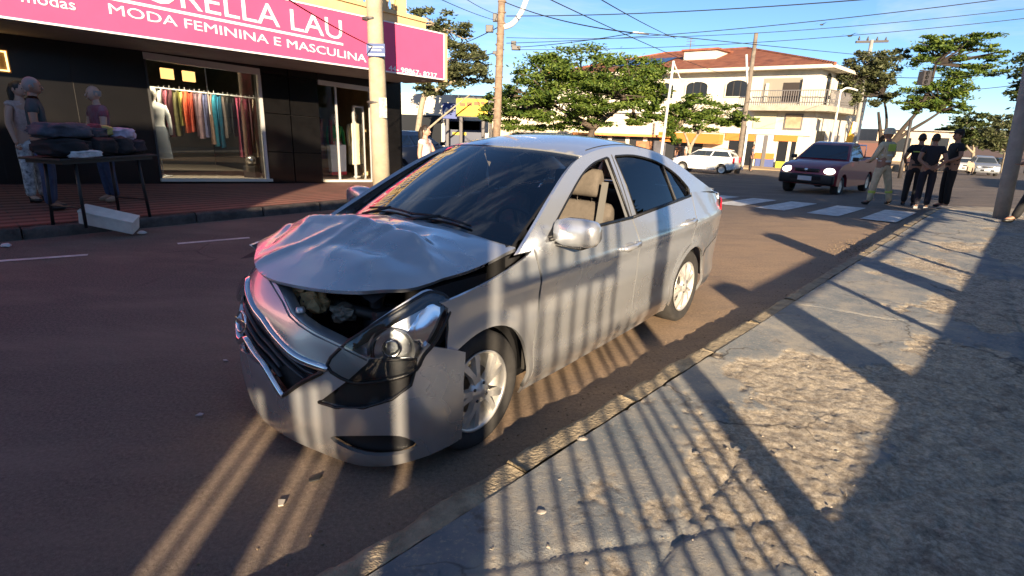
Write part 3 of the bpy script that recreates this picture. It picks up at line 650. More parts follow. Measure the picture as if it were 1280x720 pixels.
# folded inner lip of the bumper cover, seen through the gap under the bonnet
lip = [(-13.5, .862), (-6, .848), (-1, .825), (5, .772), (10, .73), (15, .708), (21.5, .685), (33.5, .65), (44, .605)]
vv = [fas(p, z, .004) for p, z in lip]+[tuple(np.array(fas(p, z, .055))+np.array([0, 0, .012])) for p, z in lip]+[tuple(np.array(fas(p, z, .075))+np.array([0, 0, -.03])) for p, z in lip]
L_ = len(lip); mesh_obj('bumper_lip', vv, [(i, i+1, L_+i+1, L_+i) for i in range(L_-1)]+[(L_+i, L_+i+1, 2*L_+i+1, 2*L_+i) for i in range(L_-1)], PAINT, bump, True)
MB().lathe([(.0, .022), (.016, .022), (.02, .016), (.022, 0)], tuple(np.array(fas(12, .735, .03))), 'Z', 10).build('bumper_clip', PAINT, bump, True)
def ribbon(name, pts, w, d, off, m_, parent, fn=fas, sm=True):
    """flat moulding following a line on the fascia, w wide and d proud"""
    P = [np.array(fn(p, z)) for p, z in catmull(pts, 5)] if True else None
    O_ = [np.array(fn(p, z, -.03)) for p, z in catmull(pts, 5)]; vs = []; n = len(P)
    for i in range(n):
        t = P[min(i+1, n-1)]-P[max(i-1, 0)]; t /= np.linalg.norm(t); nn = O_[i]-P[i]; nn -= t*(nn@t); nn /= np.linalg.norm(nn); b = np.cross(t, nn)
        k = w*(1 if 0 < i < n-1 else .5)
        for a_, h_ in ((-.5, off-.01), (-.42, off+d*.7), (0, off+d), (.42, off+d*.7), (.5, off-.01)): vs.append(P[i]+b*a_*k+nn*h_)
    fs = [(i*5+q, i*5+q+1, (i+1)*5+q+1, (i+1)*5+q) for i in range(n-1) for q in range(4)]
    return mesh_obj(name, vs, fs, m_, parent, sm)
gr = panel('grille', [(p*1.04-.5, z+(.01 if z > .5 else -.01)) for p, z in grille_o], lambda p, z: fas(p, z, .05), .03, BLACKP, car, usc=U, skirt=.03, center=(1.2, 0, .4))
for k, dz in enumerate((.05, .10, .15, .20)):
    ln = [(p, z-dz) for p, z in [(-20, .74), (-8, .71), (-1.5, .665), (5, .60), (15.5, .54), (20, .53)] if inside((p, z-dz), grille_o)]
    if len(ln) >= 2: ribbon('grille_bar', ln, .014, .01, -.035, mat('grille_bar', (.05, .05, .055), .25), gr)
ribbon('chrome_strip', [(-28, .612), (-16, .768), (-8, .738), (-1.5, .69), (5, .622), (15.5, .56), (27.5, .533)], .040, .016, 0, CHROME, gr)
ribbon('chrome_strip', [(-24, .53), (-14, .46), (-6, .52), (-2, .49), (.5, .455), (4, .40), (8.5, .328)], .028, .012, 0, CHROME, gr)
ribbon('black_strip', [(8.5, .335), (16, .43), (26, .52)], .022, .010, 0, BLACKP, gr)
bx = np.array(fas(-3, .63, -.035))
bd = empty('badge'); bd.parent = car
MB().lathe([(.052, 0), (.055, .008), (.047, .012), (.043, .004)], (0, 0, 0), 'X', 28).build('ring', CHROME, bd, True)
MB().box((.007, 0, 0), (.008, .125, .024), bev=.003).build('bar', CHROME, bd)
bd.location = bx; bd.rotation_euler = (0, R(-12), R(-6))
for hole in (fogh, mir(fogh)):
    panel('fog_recess', [(p, z) for p, z in hole], lambda p, z: fas(p, z, .035), .03, BLACKP, bump, usc=U, skirt=0)
# headlights
head_o = [tuple(p) for p in catmull([(27, .55), (36, .675), (50.5, .788), (65, .862), (74, .862), (79.5, .835), (80.5, .79), (76, .73), (70.5, .655), (66, .61), (62.3, .55), (56, .52), (45, .50), (36, .49)], 3, True)]
hl_mid = catmull([(36, .655), (50.5, .77), (65, .845)], 4)
REFL = mat('lamp_reflector', (.85, .86, .88), .10, 1.0)
for sg in (1, -1):
    O_ = head_o if sg > 0 else mir(head_o); SL = slash if sg > 0 else mir(slash)
    hd = empty('headlight'); hd.parent = car
    panel('housing', O_, lambda p, z: fas(p, z, .055), .04, mat('lamp_housing', (.52, .53, .55), .28, .85, var=.4, vscale=14), hd, usc=U, skirt=0)
    ribbon('bezel', [(sg*34, .635), (sg*42, .695), (sg*50.5, .755), (sg*60, .805), (sg*70, .835), (sg*77, .82)], .055, .008, -.02, BLACKP, hd)
    panel('lower_panel', SL, lambda p, z: fas(p, z, .022), .03, BLACKP, hd, usc=U, skirt=0)
    rimp = [fas(p, z, .004) for p, z in O_+[O_[0]]]
    MB().tube(rimp, .010, 6).build('housing_rim', BLACKP, hd, True)
    MB().tube([fas(p, z, .002) for p, z in SL+[SL[0]]], .007, 6).build('trim_rim', BLACKP, hd, True)
    panel('lens', O_, lambda p, z: fas(p, z, -.004), .03, LENS, hd, usc=U, skirt=0)
    # dark inner bezel along the top, bright wing towards the wheel, round reflector bowl
    wing = [(sg*66, .635), (sg*70, .70), (sg*75.5, .775), (sg*76, .82), (sg*70, .825), (sg*63, .78), (sg*58, .70)]
    panel('chrome_wing', wing, lambda p, z: fas(p, z, .025), .03, REFL, hd, usc=U, skirt=.02)
    ctr = np.array(fas(sg*52, .635, .035)); nr = np.array(fas(sg*47, .66, -.5))-np.array(fas(sg*47, .645, .05)); nr = Vector(nr).normalized()
    bowl = MB().lathe([(.008, -.045), (.05, -.04), (.085, -.018), (.098, .012), (.102, .02)], (0, 0, 0), 'Z', 28).build('reflector', REFL, hd, True)
    bowl.location = ctr; bowl.rotation_euler = nr.to_track_quat('Z', 'Y').to_euler()
    pj = MB().sphere((0, 0, -.012), (.036, .036, .03), 18, 10).build('bulb_lens', LENS, hd, True); pj.location = ctr; pj.rotation_euler = bowl.rotation_euler
    br = MB().lathe([(.036, -.05), (.043, .0), (.036, .004)], (0, 0, 0), 'Z', 20).build('bulb_ring', CHROME, hd, True); br.location = ctr; br.rotation_euler = bowl.rotation_euler
    low = [(sg*31, .525), (sg*36, .62), (sg*42, .60), (sg*50, .545), (sg*56, .545), (sg*52, .525), (sg*42, .51)]
    panel('indicator', low, lambda p, z: fas(p, z, .03), .03, mat('indicator_clear', (.55, .55, .56), .18, .5, bump=.4, bscale=120), hd, usc=U, skirt=.01)

# ---- buckled bonnet
bz = spl([.88, 1.0, 1.2, 1.4, 1.6, 1.75, 1.90], [1.0, 1.030, 1.045, 1.045, .995, .915, .835])     # centre line
be = spl([.88, 1.0, 1.2, 1.4, 1.6, 1.75, 1.90], [.965, .948, .905, .875, .848, .812, .775])            # edge line
def crease(x, y, x0, y0, x1, y1, h, w, ln=1.0):
    dx, dy = x1-x0, y1-y0; L = math.hypot(dx, dy); t = ((x-x0)*dx+(y-y0)*dy)/L/L; d = abs(-(x-x0)*dy+(y-y0)*dx)/L
    e = max(0.0, 1-max(0, abs(t-.5)-.5)*L/.12/ln) if abs(t-.5) > .5 else 1.0
    return h*e*math.exp(-(d/w)**1.3)
def bonnet_fn(x, y):
    e = min(1.0, abs(y)/.72); k = e**2.4
    z = bz(x)*(1-k)+be(x)*k
    z += crease(x, y, 1.52, -.45, 1.36, .42, .030, .055) + crease(x, y, 1.36, .42, 1.42, .62, .018, .05)
    z -= crease(x, y, 1.40, -.30, 1.26, .30, .020, .05) + crease(x, y, 1.66, -.1, 1.50, .5, .022, .06)
    z += crease(x, y, 1.10, -.5, 1.55, -.25, .012, .045) - crease(x, y, 1.18, -.55, 1.62, -.36, .016, .04)
    z += crease(x, y, 1.62, .05, 1.30, .15, .014, .03)-crease(x, y, 1.55, .22, 1.30, .33, .012, .028)
    z += crease(x, y, 1.82, -.22, 1.55, -.02, .018, .03)
    n_ = noise.noise(Vector((x*5.2, y*4.4, 3.1))); n2 = noise.noise(Vector((x*11, y*7, 8.3)))
    amp = max(0, 1-abs(x-1.42)/.42)
    z += amp*(.020*(.5-abs(n_))*2*(1-k) + .008*(.4-abs(n2))*(1-k))
    z += .016*max(0, 1-abs(x-1.45+.25*(y+.1))/.05)*max(0, 1-abs(y)/.5) - .012*max(0, 1-abs(x-1.58+.2*y)/.06)*max(0, 1-abs(y-.1)/.45)
    return (x-.03*max(0, x-1.7)*0, y, z)
bon_o = [tuple(p) for p in catmull([(.905, -.66), (.985, -.45), (1.03, 0), (.985, .45), (.905, .66)], 5)] + [tuple(p) for p in catmull([(.93, .715), (1.14, .712), (1.45, .690), (1.60, .665), (1.69, .60), (1.79, .48), (1.86, .28), (1.89, .0), (1.85, -.22), (1.73, -.42), (1.60, -.60), (1.45, -.69), (1.14, -.712), (.93, -.715)], 5)]
bon = panel('bonnet', bon_o, bonnet_fn, .018, PAINT, car, skirt=.02, center=(1.3, 0, .3))
mesh_obj('bonnet_liner', [(x, y*.96, z-.035) for x, y, z in [bonnet_fn(x, y) for x in np.linspace(.95, 1.75, 9) for y in np.linspace(-.6, .6, 9)]], [(i*9+j, i*9+j+1, (i+1)*9+j+1, (i+1)*9+j) for i in range(8) for j in range(8)], DARK, bon)
# scuttle, wipers
cw = [(.88, -.70), (.885, -.3)]
m_ = MB(); pr = [(t, ws_fn(t, -.03), ws_fn(t, .05)) for t in np.linspace(-1, 1, 15)]
m_.add([tuple(np.array(a)+np.array([.05, 0, -.012])) for t, a, b in pr]+[tuple(np.array(a)+np.array([.012, 0, -.012])) for t, a, b in pr], [(i, i+1, 16+i, 15+i) for i in range(14)])
m_.build('scuttle', BLACKP, car, True)
for a, b in ((-.62, .02), (.0, .62)):
    w_ = MB(); w_.tube([tuple(np.array(ws_fn(t, .055+.02*math.sin((t-a)/(b-a)*3.1)))+np.array([.008, 0, .016])) for t in np.linspace(a, b, 10)], .007, 5)
    p0 = np.array(ws_fn(a, .0))+np.array([.02, 0, .01]); p1 = np.array(ws_fn((a+b)/2, .075))+np.array([.01, 0, .022]); w_.tube([tuple(p0), tuple(p1)], .009, 6); w_.build('wiper', BLACKP, car, True)

# ---- engine bay seen through the gap
eb = empty('engine_bay'); eb.parent = car
MB().box((1.38, 0, .45), (.80, 1.30, .03)).build('undertray', DARK, eb)
MB().box((.98, 0, .70), (.03, 1.35, .50)).build('firewall', DARK, eb)
for sg in (1, -1): MB().box((1.22, sg*.56, .64), (.46, .03, .34)).build('inner_wing', mat('grey_primer', (.06, .06, .065), .6), eb)
ALU = mat('engine_alloy', (.34, .31, .25), .5, .6, var=.5, vscale=12, bump=.6, bscale=30)
FOAM = mat('torn_foam', (.46, .34, .17), .9, var=.4, vscale=18, bump=1.0, bscale=25)
MB().box((1.55, 0, .57), (.04, 1.05, .30), rz=R(4), ry=R(-8)).build('radiator', mat('radiator_black', (.02, .02, .02), .6, bump=.5, bscale=200), eb)
MB().tube([(1.66, -.62, .70), (1.70, -.30, .735), (1.72, 0, .74), (1.69, .30, .72), (1.60, .60, .69)], .028, 6).build('bumper_beam', mat('beam_black', (.03, .028, .026), .5), eb, True)
MB().box((1.27, -.05, .70), (.34, .55, .22), rz=R(6), bev=.03).build('engine_cover', mat('engine_black', (.02, .02, .021), .5, bump=.5, bscale=18), eb)
MB().box((1.25, .42, .70), (.26, .19, .20), bev=.015).build('battery', BLACKP, eb)
MB().box((1.58, .45, .66), (.16, .24, .13), rz=R(-20), rx=R(12), bev=.02).build('air_box', mat('box_grey', (.035, .035, .037), .5), eb)
MB().tube([(1.3, .2, .82), (1.45, .28, .80), (1.56, .36, .74), (1.62, .42, .68)], .035, 10).build('intake_hose', BLACKP, eb, True)
for k, (p, q, rr) in enumerate([((1.72, -.10, .76), (1.66, .24, .70), .016), ((1.70, -.2, .80), (1.60, .0, .70), .012), ((1.5, .1, .80), (1.72, .16, .66), .010), ((1.60, .3, .74), (1.44, .52, .70), .009)]):
    mid = tuple((np.array(p)+np.array(q))/2+rng.uniform(-.03, .03, 3)); MB().tube([p, mid, q], rr, 6).build('wiring_loom', BLACKP, eb, True)
def lump(c, d, seed, m, name, rough=.35, sub=3):
    bm = bmesh.new(); bmesh.ops.create_icosphere(bm, subdivisions=sub, radius=1.0)
    for v in bm.verts:
        n_ = noise.noise(v.co*1.7+Vector((seed, 0, 0)))+.5*noise.noise(v.co*4.1+Vector((0, seed, 0)))
        v.co = Vector((v.co.x*d[0], v.co.y*d[1], v.co.z*d[2]))*(1+rough*n_) + Vector(c)
    me = bpy.data.meshes.new(name); bm.to_mesh(me); bm.free(); me.materials.append(m); return link(bpy.data.objects.new(name, me), eb)
lump((1.79, .02, .775), (.045, .10, .04), 1.2, FOAM, 'torn_bracket', .6)
lump((1.77, .17, .74), (.05, .08, .055), 5.1, FOAM, 'torn_bracket', .7)
lump((1.80, -.13, .80), (.03, .07, .03), 9.4, ALU, 'bent_bracket', .6)
lump((1.70, .30, .70), (.06, .07, .045), 3.3, ALU, 'bent_bracket', .5)
MB().box((1.80, -.02, .71), (.02, .46, .05), rz=R(5), rx=R(8)).build('latch_panel', ALU, eb)
MB().box((1.79, .10, .675), (.05, .05, .16), rx=R(-15)).build('latch_post', mat('latch_grey', (.12, .11, .10), .5, .5), eb)

# ---- cabin
cab = empty('cabin'); cab.parent = car
MB().box((-.35, 0, .24), (2.5, 1.44, .04)).build('floor_pan', DARK, cab)
MB().box((-1.5, 0, .72), (.04, 1.3, .7)).build('rear_bulkhead', DARK, cab)
for sg in (1, -1): MB().box((-.3, sg*.735, .62), (2.3, .03, .74)).build('door_card', mat('door_card', (.05, .047, .043), .7), cab)
da = MB(); pr = [(1.0, .955), (.86, .985), (.66, .99), (.55, .955), (.50, .86), (.55, .70), (.7, .62), (1.0, .60)]
v = []; ny = 11
for j in range(ny):
    y = -.68+1.36*j/(ny-1); hump = .035*math.exp(-((y-.36)/.16)**2)
    for x, z in pr: v.append((x, y, z+(hump if z > .93 else 0)))
k = len(pr); da.add(v, [(j*k+i, j*k+(i+1), (j+1)*k+i+1, (j+1)*k+i) for j in range(ny-1) for i in range(k-1)]).build('dashboard', TRIM, cab, True)
sw = MB(); c_ = Vector((.42, .36, .93)); ax = Vector((-.88, 0, .47)).normalized(); e1 = Vector((0, 1, 0)); e2 = ax.cross(e1)
sw.tube([c_+(e1*math.cos(a)+e2*math.sin(a))*.185 for a in np.linspace(0, 2*math.pi, 33)], .014, 8, cap=False)
for a in (0, math.pi, -math.pi/2): sw.tube([c_-ax*.02, c_+(e1*math.cos(a)+e2*math.sin(a))*.18], .012, 6)
sw.sphere(tuple(c_-ax*.03), (.05, .07, .06), 12, 8); sw.build('steering_wheel', TRIM, cab, True)
def seat_shell(x, y, wd, name_p, hr=True):
    s_ = empty(name_p); s_.parent = cab; s_.location = (x, y, 0)
    def slab(prof, w, nm, ey=.9):
        v = []; n = len(prof); ys_ = [-1, -.92, -.6, 0, .6, .92, 1]
        for j, t in enumerate(ys_):
            sc = 1.0 if abs(t) < .95 else .82; cx_ = sum(p[0] for p in prof)/n; cz_ = sum(p[1] for p in prof)/n; bo = .012 if abs(t) == .6 else 0
            for px_, pz_ in prof: v.append((cx_+(px_-cx_)*sc+bo, t*w/2, cz_+(pz_-cz_)*sc))
        f = [(j*n+i, j*n+(i+1) % n, (j+1)*n+(i+1) % n, (j+1)*n+i) for j in range(len(ys_)-1) for i in range(n)]+[tuple(range(n))[::-1], tuple((len(ys_)-1)*n+i for i in range(n))]
        o = mesh_obj(nm, v, f, SEATF, s_, True); md = o.modifiers.new('s', 'SUBSURF'); md.levels = md.render_levels = 1; return o
    slab([(.27, .40), (.29, .48), (.24, .53), (0, .52), (-.20, .49), (-.24, .42), (-.1, .36), (.2, .36)], wd, 'cushion')
    slab([(-.16, .46), (-.12, .56), (-.19, .80), (-.26, 1.00), (-.30, 1.075), (-.36, 1.07), (-.38, .98), (-.31, .70), (-.25, .48)], wd*.98, 'backrest')
    if hr:
        slab([(-.262, 1.12), (-.255, 1.17), (-.275, 1.27), (-.31, 1.30), (-.36, 1.29), (-.375, 1.22), (-.36, 1.12), (-.31, 1.09)], .265, 'headrest')
        for t in (-.06, .06): MB().tube([(-.32, t, 1.05), (-.315, t, 1.13)], .007, 6).build('headrest_post', CHROME, s_)
    return s_
seat_shell(.02, .37, .50, 'front_seat'); seat_shell(.02, -.37, .50, 'front_seat'); seat_shell(-.82, 0, 1.28, 'rear_seat', False)
for y in (-.36, .36): MB().box((-1.20, y, 1.12), (.09, .24, .15), bev=.03).build('headrest', SEATF, cab, True)
# seat belt across the driver's seat back and a hanging tag on the mirror
MB().add([(-.22, .60, 1.22), (-.20, .56, 1.22), (-.10, .55, .60), (-.12, .60, .60)], [(0, 1, 2, 3)]).build('seat_belt', mat('belt_grey', (.10, .095, .085), .8), cab)
MB().prism([(-.032, 0), (.032, 0), (.032, -.07), (0, .075), (-.03, .01)][:3]+[(.0, .08)], (.30, -.03, 1.235), (.5, .86, 0), (0, 0, 1), (.002, 0, 0)).build('hanging_tag', mat('tag_white', (.75, .74, .72), .6), cab)
for k_, z_ in enumerate((1.18, 1.2, 1.215)): MB().box((.301, -.03, z_), (.006, .058, .006), rz=R(-30)).build('tag_stripe', mat('tag_red', (.5, .08, .05), .6), cab)

# ---- wheels
def wheel(x, y, sg, steer=0.0, name='wheel'):
    w_ = empty(name); w_.parent = car; w_.location = (x, y, .305); w_.rotation_euler = (0, 0, steer)
    a = lambda prof: [(r, sg*h) for r, h in prof]
    ty = MB().lathe(a([(.205, -.16), (.25, -.185), (.292, -.18), (.305, -.165), (.3075, -.09), (.305, -.015), (.292, .002), (.27, .008), (.25, .006), (.222, -.004), (.207, -.012)]), (0, 0, 0), 'Y', 48).build('tyre', RUBBER, w_, True)
    rim_ = MB().lathe(a([(.208, -.004), (.212, .0), (.206, .003), (.198, -.004), (.190, -.03), (.186, -.14), (.0, -.15)]), (0, 0, 0), 'Y', 48).build('rim', ALLOY, w_, True)
    sp_ = MB()
    for k in range(5):
        for d in (-.20, .20):
            a0 = 2*math.pi*k/5; a1 = a0+d*1.25; d0 = a0+d*.5
            pts = [(math.cos(d0)*.045, math.sin(d0)*.045, .004), (math.cos(a0+d*.8)*.11, math.sin(a0+d*.8)*.11, .006), (math.cos(a1)*.195, math.sin(a1)*.195, -.006)]
            hw = [.020, .016, .021]; vs = []
            for i, (cx_, cz_, yy) in enumerate(pts):
                t = np.array(pts[min(i+1, 2)][:2])-np.array(pts[max(i-1, 0)][:2]); t = t/np.linalg.norm(t); nn = np.array([-t[1], t[0]])*hw[i]
                for s1, dy in ((-1, -.03), (-.8, 0), (.8, 0), (1, -.03)): vs.append((cx_+nn[0]*s1, sg*(yy+dy), cz_+nn[1]*s1))
            sp_.add(vs, [(i*4+q, i*4+q+1, i*4+4+q+1, i*4+4+q) for i in range(2) for q in range(3)])
    sp_.build('spokes', ALLOY, rim_, False)
    MB().lathe(a([(.0, .016), (.024, .015), (.030, .008), (.060, .004), (.066, -.02)]), (0, 0, 0), 'Y', 24).build('hub', ALLOY, rim_, True)
    MB().lathe(a([(.0, -.05), (.125, -.05), (.125, -.065), (.0, -.065)]), (0, 0, 0), 'Y', 28).build('brake_disc', mat('disc_steel', (.30, .28, .26), .35, .9, var=.4, vscale=20), w_, False)
    for k in range(4): an = 2*math.pi*k/4+.5; MB().lathe(a([(.0, .012), (.008, .011), (.009, -.01)]), (math.cos(an)*.048, 0, math.sin(an)*.048), 'Y', 8).build('wheel_nut', mat('nut_dark', (.08, .08, .08), .4, .8), rim_, True)
    return w_
for sg in (1, -1):
    wheel(1.30, sg*.805, sg, 0); wheel(-1.30, sg*.805, sg)
MB().box((0, 0, .22), (3.0, 1.2, .06)).build('underbody', DARK, car)
MB().box((-.98, .62, .17), (.05, .05, .14), rx=R(20)).build('mud_flap', BLACKP, car)
# ================================================================== behind the camera: what casts the shade on this side of the street
FN = -2.0
PLAST = mat('ochre_plaster', (.42, .33, .22), .9, var=.2, vscale=3, bump=.3, bscale=40)
TS = math.tan(SUN_EL); TX = math.cos(SUN_TRAVEL)/math.sin(SUN_TRAVEL)
def on_fence(x, y, z):
    """where the sun ray reaching (x,y,z) crosses the property line: (s along the street, height)"""
    # p - t*(TX,1): n = FN
    d = np.array([TX, 1.0]); p = np.array([x, y]); t = (p@N2-FN)/(d@N2); q = p-d*t; return float(q@S2), z+TS*t*math.hypot(TX, 1.0)
def sbox(mb, s0, s1, n0, n1, z0, z1):
    """a box aligned with the street"""
    P = [st(s0, n0), st(s1, n0), st(s1, n1), st(s0, n1)]
    mb.add([(x, y, z0) for x, y, _ in P]+[(x, y, z1) for x, y, _ in P], [(3, 2, 1, 0), (4, 5, 6, 7), (0, 1, 5, 4), (1, 2, 6, 5), (2, 3, 7, 6), (3, 0, 4, 7)]); return mb
hs = empty('shade_wall', st(-8, -6), label='unseen ochre wall across from the clothes shop, added to shade the road like a building', cat='wall')
hs2 = lambda mb, nm, m: (lambda o: (setattr(o, 'parent', hs), setattr(o, 'matrix_parent_inverse', Matrix.Translation(-Vector(st(-8, -6)))), o)[2])(mb.build(nm, m))
hs2(sbox(MB(), -40, -8.5, FN-1.2, FN, -.1, 6.6), 'wall', PLAST); hs2(sbox(MB(), -8.5, -4.0, FN-.25, FN, -.1, 4.25), 'wall', PLAST)  # thin unseen wall added in place of a building, sized for the road's shade
hs2(sbox(MB(), -40.1, -8.45, FN-1.3, FN+.06, 6.6, 6.7), 'coping', PLAST); hs2(sbox(MB(), -8.45, -1.95, FN-.3, FN+.05, 4.25, 4.33), 'coping', PLAST)
hs2(sbox(MB(), -4.0, -2.585, FN-.05, FN, 2.03, 4.25), 'lintel', PLAST); hs2(sbox(MB(), -2.48, -2.0, FN-.05, FN, 2.12, 4.25), 'lintel', PLAST); hs2(sbox(MB(), -2.585, -2.48, FN-.05, FN, 2.36, 4.25), 'lintel', PLAST)
hs2(sbox(MB(), -2.95, -2.585, FN-.05, FN, -.1, 2.12), 'pier', PLAST); hs2(sbox(MB(), -2.48, -2.0, FN-.05, FN, -.1, 2.12), 'pier', PLAST)
STEEL = mat('gate_steel', (.03, .03, .032), .5, .4)
def gate(name, s0, s1, top, sp_, r, label, rails, post=None):
    g = empty(name, st((s0+s1)/2, FN-.1, KH), label=label, cat='gate'); gx, gy, gz_ = g.location
    def put(mb, nm): o = mb.build(nm, STEEL, g); o.matrix_parent_inverse = Matrix.Translation((-gx, -gy, -gz_)); return o
    k = int((s1-s0)/sp_)
    for i in range(k+1):
        s_ = s0+(s1-s0)*i/k; p = st(s_, FN-.1); put(MB().tube([(p[0], p[1], .13), (p[0], p[1], top)], r, 6), 'bar')
    for z0, z1, a, b in rails: put(sbox(MB(), a, b, FN-.115, FN-.085, z0, z1), 'rail')
    if post: put(sbox(MB(), post-.07, post+.07, FN-.17, FN-.03, .1, top), 'post')
gate('garage_gate', -3.97, -2.97, 2.12, .112, .017, 'barred steel garage gate in the tall ochre wall across the street from the clothes shop', [(.2, .25, -3.97, -2.97)], -3.47)
gate('front_gate', -1.96, -.90, 2.56, .145, .017, 'tall barred steel front gate beside the ochre wall across the street from the clothes shop', [(2.17, 2.31, -1.96, -.90), (.2, .26, -1.96, -.90)])
gate('side_gate', -.80, -.36, 1.80, .145, .017, 'lower barred steel side gate next to the pillar across the street from the clothes shop', [(.2, .26, -.80, -.36)])
yw = empty('yard_wall', st(3, FN), label='low plastered yard wall with pillars and a top rail across the street from the clothes shop', cat='wall')
yo = Matrix.Translation(-Vector(st(3, FN)))
def put(mb, nm, m=PLAST): o = mb.build(nm, m, yw); o.matrix_parent_inverse = yo; return o
put(sbox(MB(), -.148, 12, FN-.18, FN, -.1, 1.0), 'wall'); put(sbox(MB(), -.27, -.15, FN-.10, FN, -.1, 3.0), 'pillar'); put(sbox(MB(), 1.36, 1.66, FN-.2, FN, 1.0, 1.62), 'pillar'); put(sbox(MB(), 4.2, 4.5, FN-.2, FN, 1.0, 1.9), 'pillar')
put(sbox(MB(), 1.66, 4.2, FN-.12, FN-.06, 1.42, 1.52), 'rail', STEEL); put(sbox(MB(), 4.5, 12, FN-.11, FN-.07, 1.36, 1.40), 'rail', STEEL)
for s_ in (2.9, 5.6, 6.8): put(sbox(MB(), s_-.03, s_+.03, FN-.12, FN-.06, 1.0, 1.5), 'post', STEEL)
# ================================================================== clothes shop across the street
shop = empty('clothes_shop', st(4, SHN), label='clothes shop with pink fascia sign and black tiled front on the far pavement', cat='building')
sinv = Matrix.Translation(-Vector(st(4, SHN)))
def SP(s, n, h): return st(s, n, h+sbase(s))
def shbox(mb, s0, s1, n0, n1, h0, h1):
    P = [SP(s0, n0, 0), SP(s1, n0, 0), SP(s1, n1, 0), SP(s0, n1, 0)]
    mb.add([(x, y, z+h0) for x, y, z in P]+[(x, y, z+h1) for x, y, z in P], [(3, 2, 1, 0), (4, 5, 6, 7), (0, 1, 5, 4), (1, 2, 6, 5), (2, 3, 7, 6), (3, 0, 4, 7)]); return mb
def sput(mb, nm, m, parent=None, smooth=False):
    o = mb.build(nm, m, parent or shop, smooth)
    o.matrix_parent_inverse = sinv if parent is None else Matrix()
    return o
BTILE = mat('black_granite', (.007, .0065, .0065), .16, var=.3, vscale=5); BWALL = mat('black_paint', (.009, .0085, .0085), .30, var=.3, vscale=1.2)
ALUM = mat('white_aluminium', (.62, .62, .60), .4, .3); JOINT = mat('tile_joint', (.03, .028, .026), .8)
CREAM = mat('cream_paint', (.62, .46, .24), .8, var=.2, vscale=3, bump=.2, bscale=40); SOFF = mat('soffit', (.30, .26, .24), .8, var=.2, vscale=2)
PINK = mat('pink_sign', (.80, .085, .20), .42, var=.06, vscale=2.5); SIGNW = mat('sign_white', (.85, .82, .80), .5)
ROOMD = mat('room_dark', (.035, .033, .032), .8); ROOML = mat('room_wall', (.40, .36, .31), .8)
SGL = glass('shop_glass', (.93, .94, .92), .9, base=.02)
W0, W1, D0, D1, E1 = 3.52, 5.62, 6.92, 8.62, 9.18
TOPH = 2.62
sput(shbox(MB(), -14, W0, SHN, SHN+.25, -.3, TOPH), 'wall', BWALL)
# slim joints of the wide black panels on the plain wall
for k in range(5): sput(shbox(MB(), W0-1.1*(k+1)-.004, W0-1.1*(k+1)+.004, SHN-.003, SHN, 0, TOPH), 'joint', JOINT)
sput(shbox(MB(), W0, W1, SHN, SHN+.25, 2.28, TOPH), 'wall_head', BWALL); sput(shbox(MB(), W0, W1, SHN, SHN+.25, -.3, -.0), 'wall_plinth', BWALL)
sput(shbox(MB(), D0, D1, SHN, SHN+.25, 2.24, TOPH), 'wall_head', BWALL)
core = sput(shbox(MB(), W1, D0, SHN+.04, SHN+.3, -.3, TOPH), 'pier', JOINT)
for (a, b, out) in ((W1+.02, 6.20, .03), (6.24, D0-.01, .0)):
    for h0, h1 in ((-.2, .62), (.63, 1.42), (1.43, 2.2), (2.21, TOPH)): sput(shbox(MB(), a, b, SHN-out, SHN+.05, h0+.004, h1-.002), 'granite_tile', BTILE)
sput(shbox(MB(), D1, E1, SHN-.04, SHN+.3, -.3, TOPH), 'pier', BTILE)
# display window
win = empty('display_window'); win.parent = shop; win.matrix_parent_inverse = sinv
def wput(mb, nm, m, par): o = mb.build(nm, m, par); o.matrix_parent_inverse = Matrix(); return o
wput(shbox(MB(), W0, W1, SHN-.03, SHN+.07, 2.17, 2.29), 'frame_head', ALUM, win); wput(shbox(MB(), W0, W1+.06, SHN-.07, SHN+.05, -.01, .05), 'sill', mat('sill_cream', (.66, .62, .52), .5), win)
wput(shbox(MB(), W1-.05, W1+.01, SHN-.02, SHN+.07, .05, 2.17), 'jamb', ALUM, win); wput(shbox(MB(), W0, W0+.035, SHN-.02, SHN+.07, .05, 2.17), 'jamb', mat('jamb_dark', (.05, .05, .05), .5), win)
wput(shbox(MB(), W0+.035, 4.56, SHN+.02, SHN+.028, .05, 2.17), 'pane', SGL, win); wput(shbox(MB(), 4.57, W1-.05, SHN+.02, SHN+.028, .05, 2.17), 'pane', SGL, win)
wput(shbox(MB(), 4.558, 4.572, SHN+.012, SHN+.03, 1.3, 2.17), 'pane_joint', mat('joint_pale', (.4, .42, .4), .4), win)
# entrance
ent = empty('entrance'); ent.parent = shop; ent.matrix_parent_inverse = sinv
wput(shbox(MB(), D0, D1, SHN-.02, SHN+.08, 2.14, 2.24), 'frame_head', ALUM, ent); wput(shbox(MB(), D0, D1, SHN-.08, SHN+.10, -.02, .035), 'threshold', mat('sill_cream', (.66, .62, .52), .5), ent)
for s_ in (7.36, 8.28, D1-.03): wput(shbox(MB(), s_-.022, s_+.022, SHN, SHN+.05, .03, 2.14), 'jamb', ALUM, ent)
wput(shbox(MB(), D0, 7.34, SHN+.02, SHN+.028, .03, 2.14), 'pane', SGL, ent); wput(shbox(MB(), 8.30, D1-.05, SHN+.02, SHN+.028, .03, 2.14), 'pane', SGL, ent)
dl = shbox(MB(), 8.02, 8.28, SHN+.34, SHN+.36, .05, 1.75); wput(dl, 'open_leaf', SGL, ent)
for a, b, c_, d in ((8.0, 8.03, .03, 1.78), (8.27, 8.30, .03, 1.78), (8.0, 8.3, 1.75, 1.79)): wput(shbox(MB(), a, b, SHN+.32, SHN+.38, c_, d), 'leaf_frame', ALUM, ent)
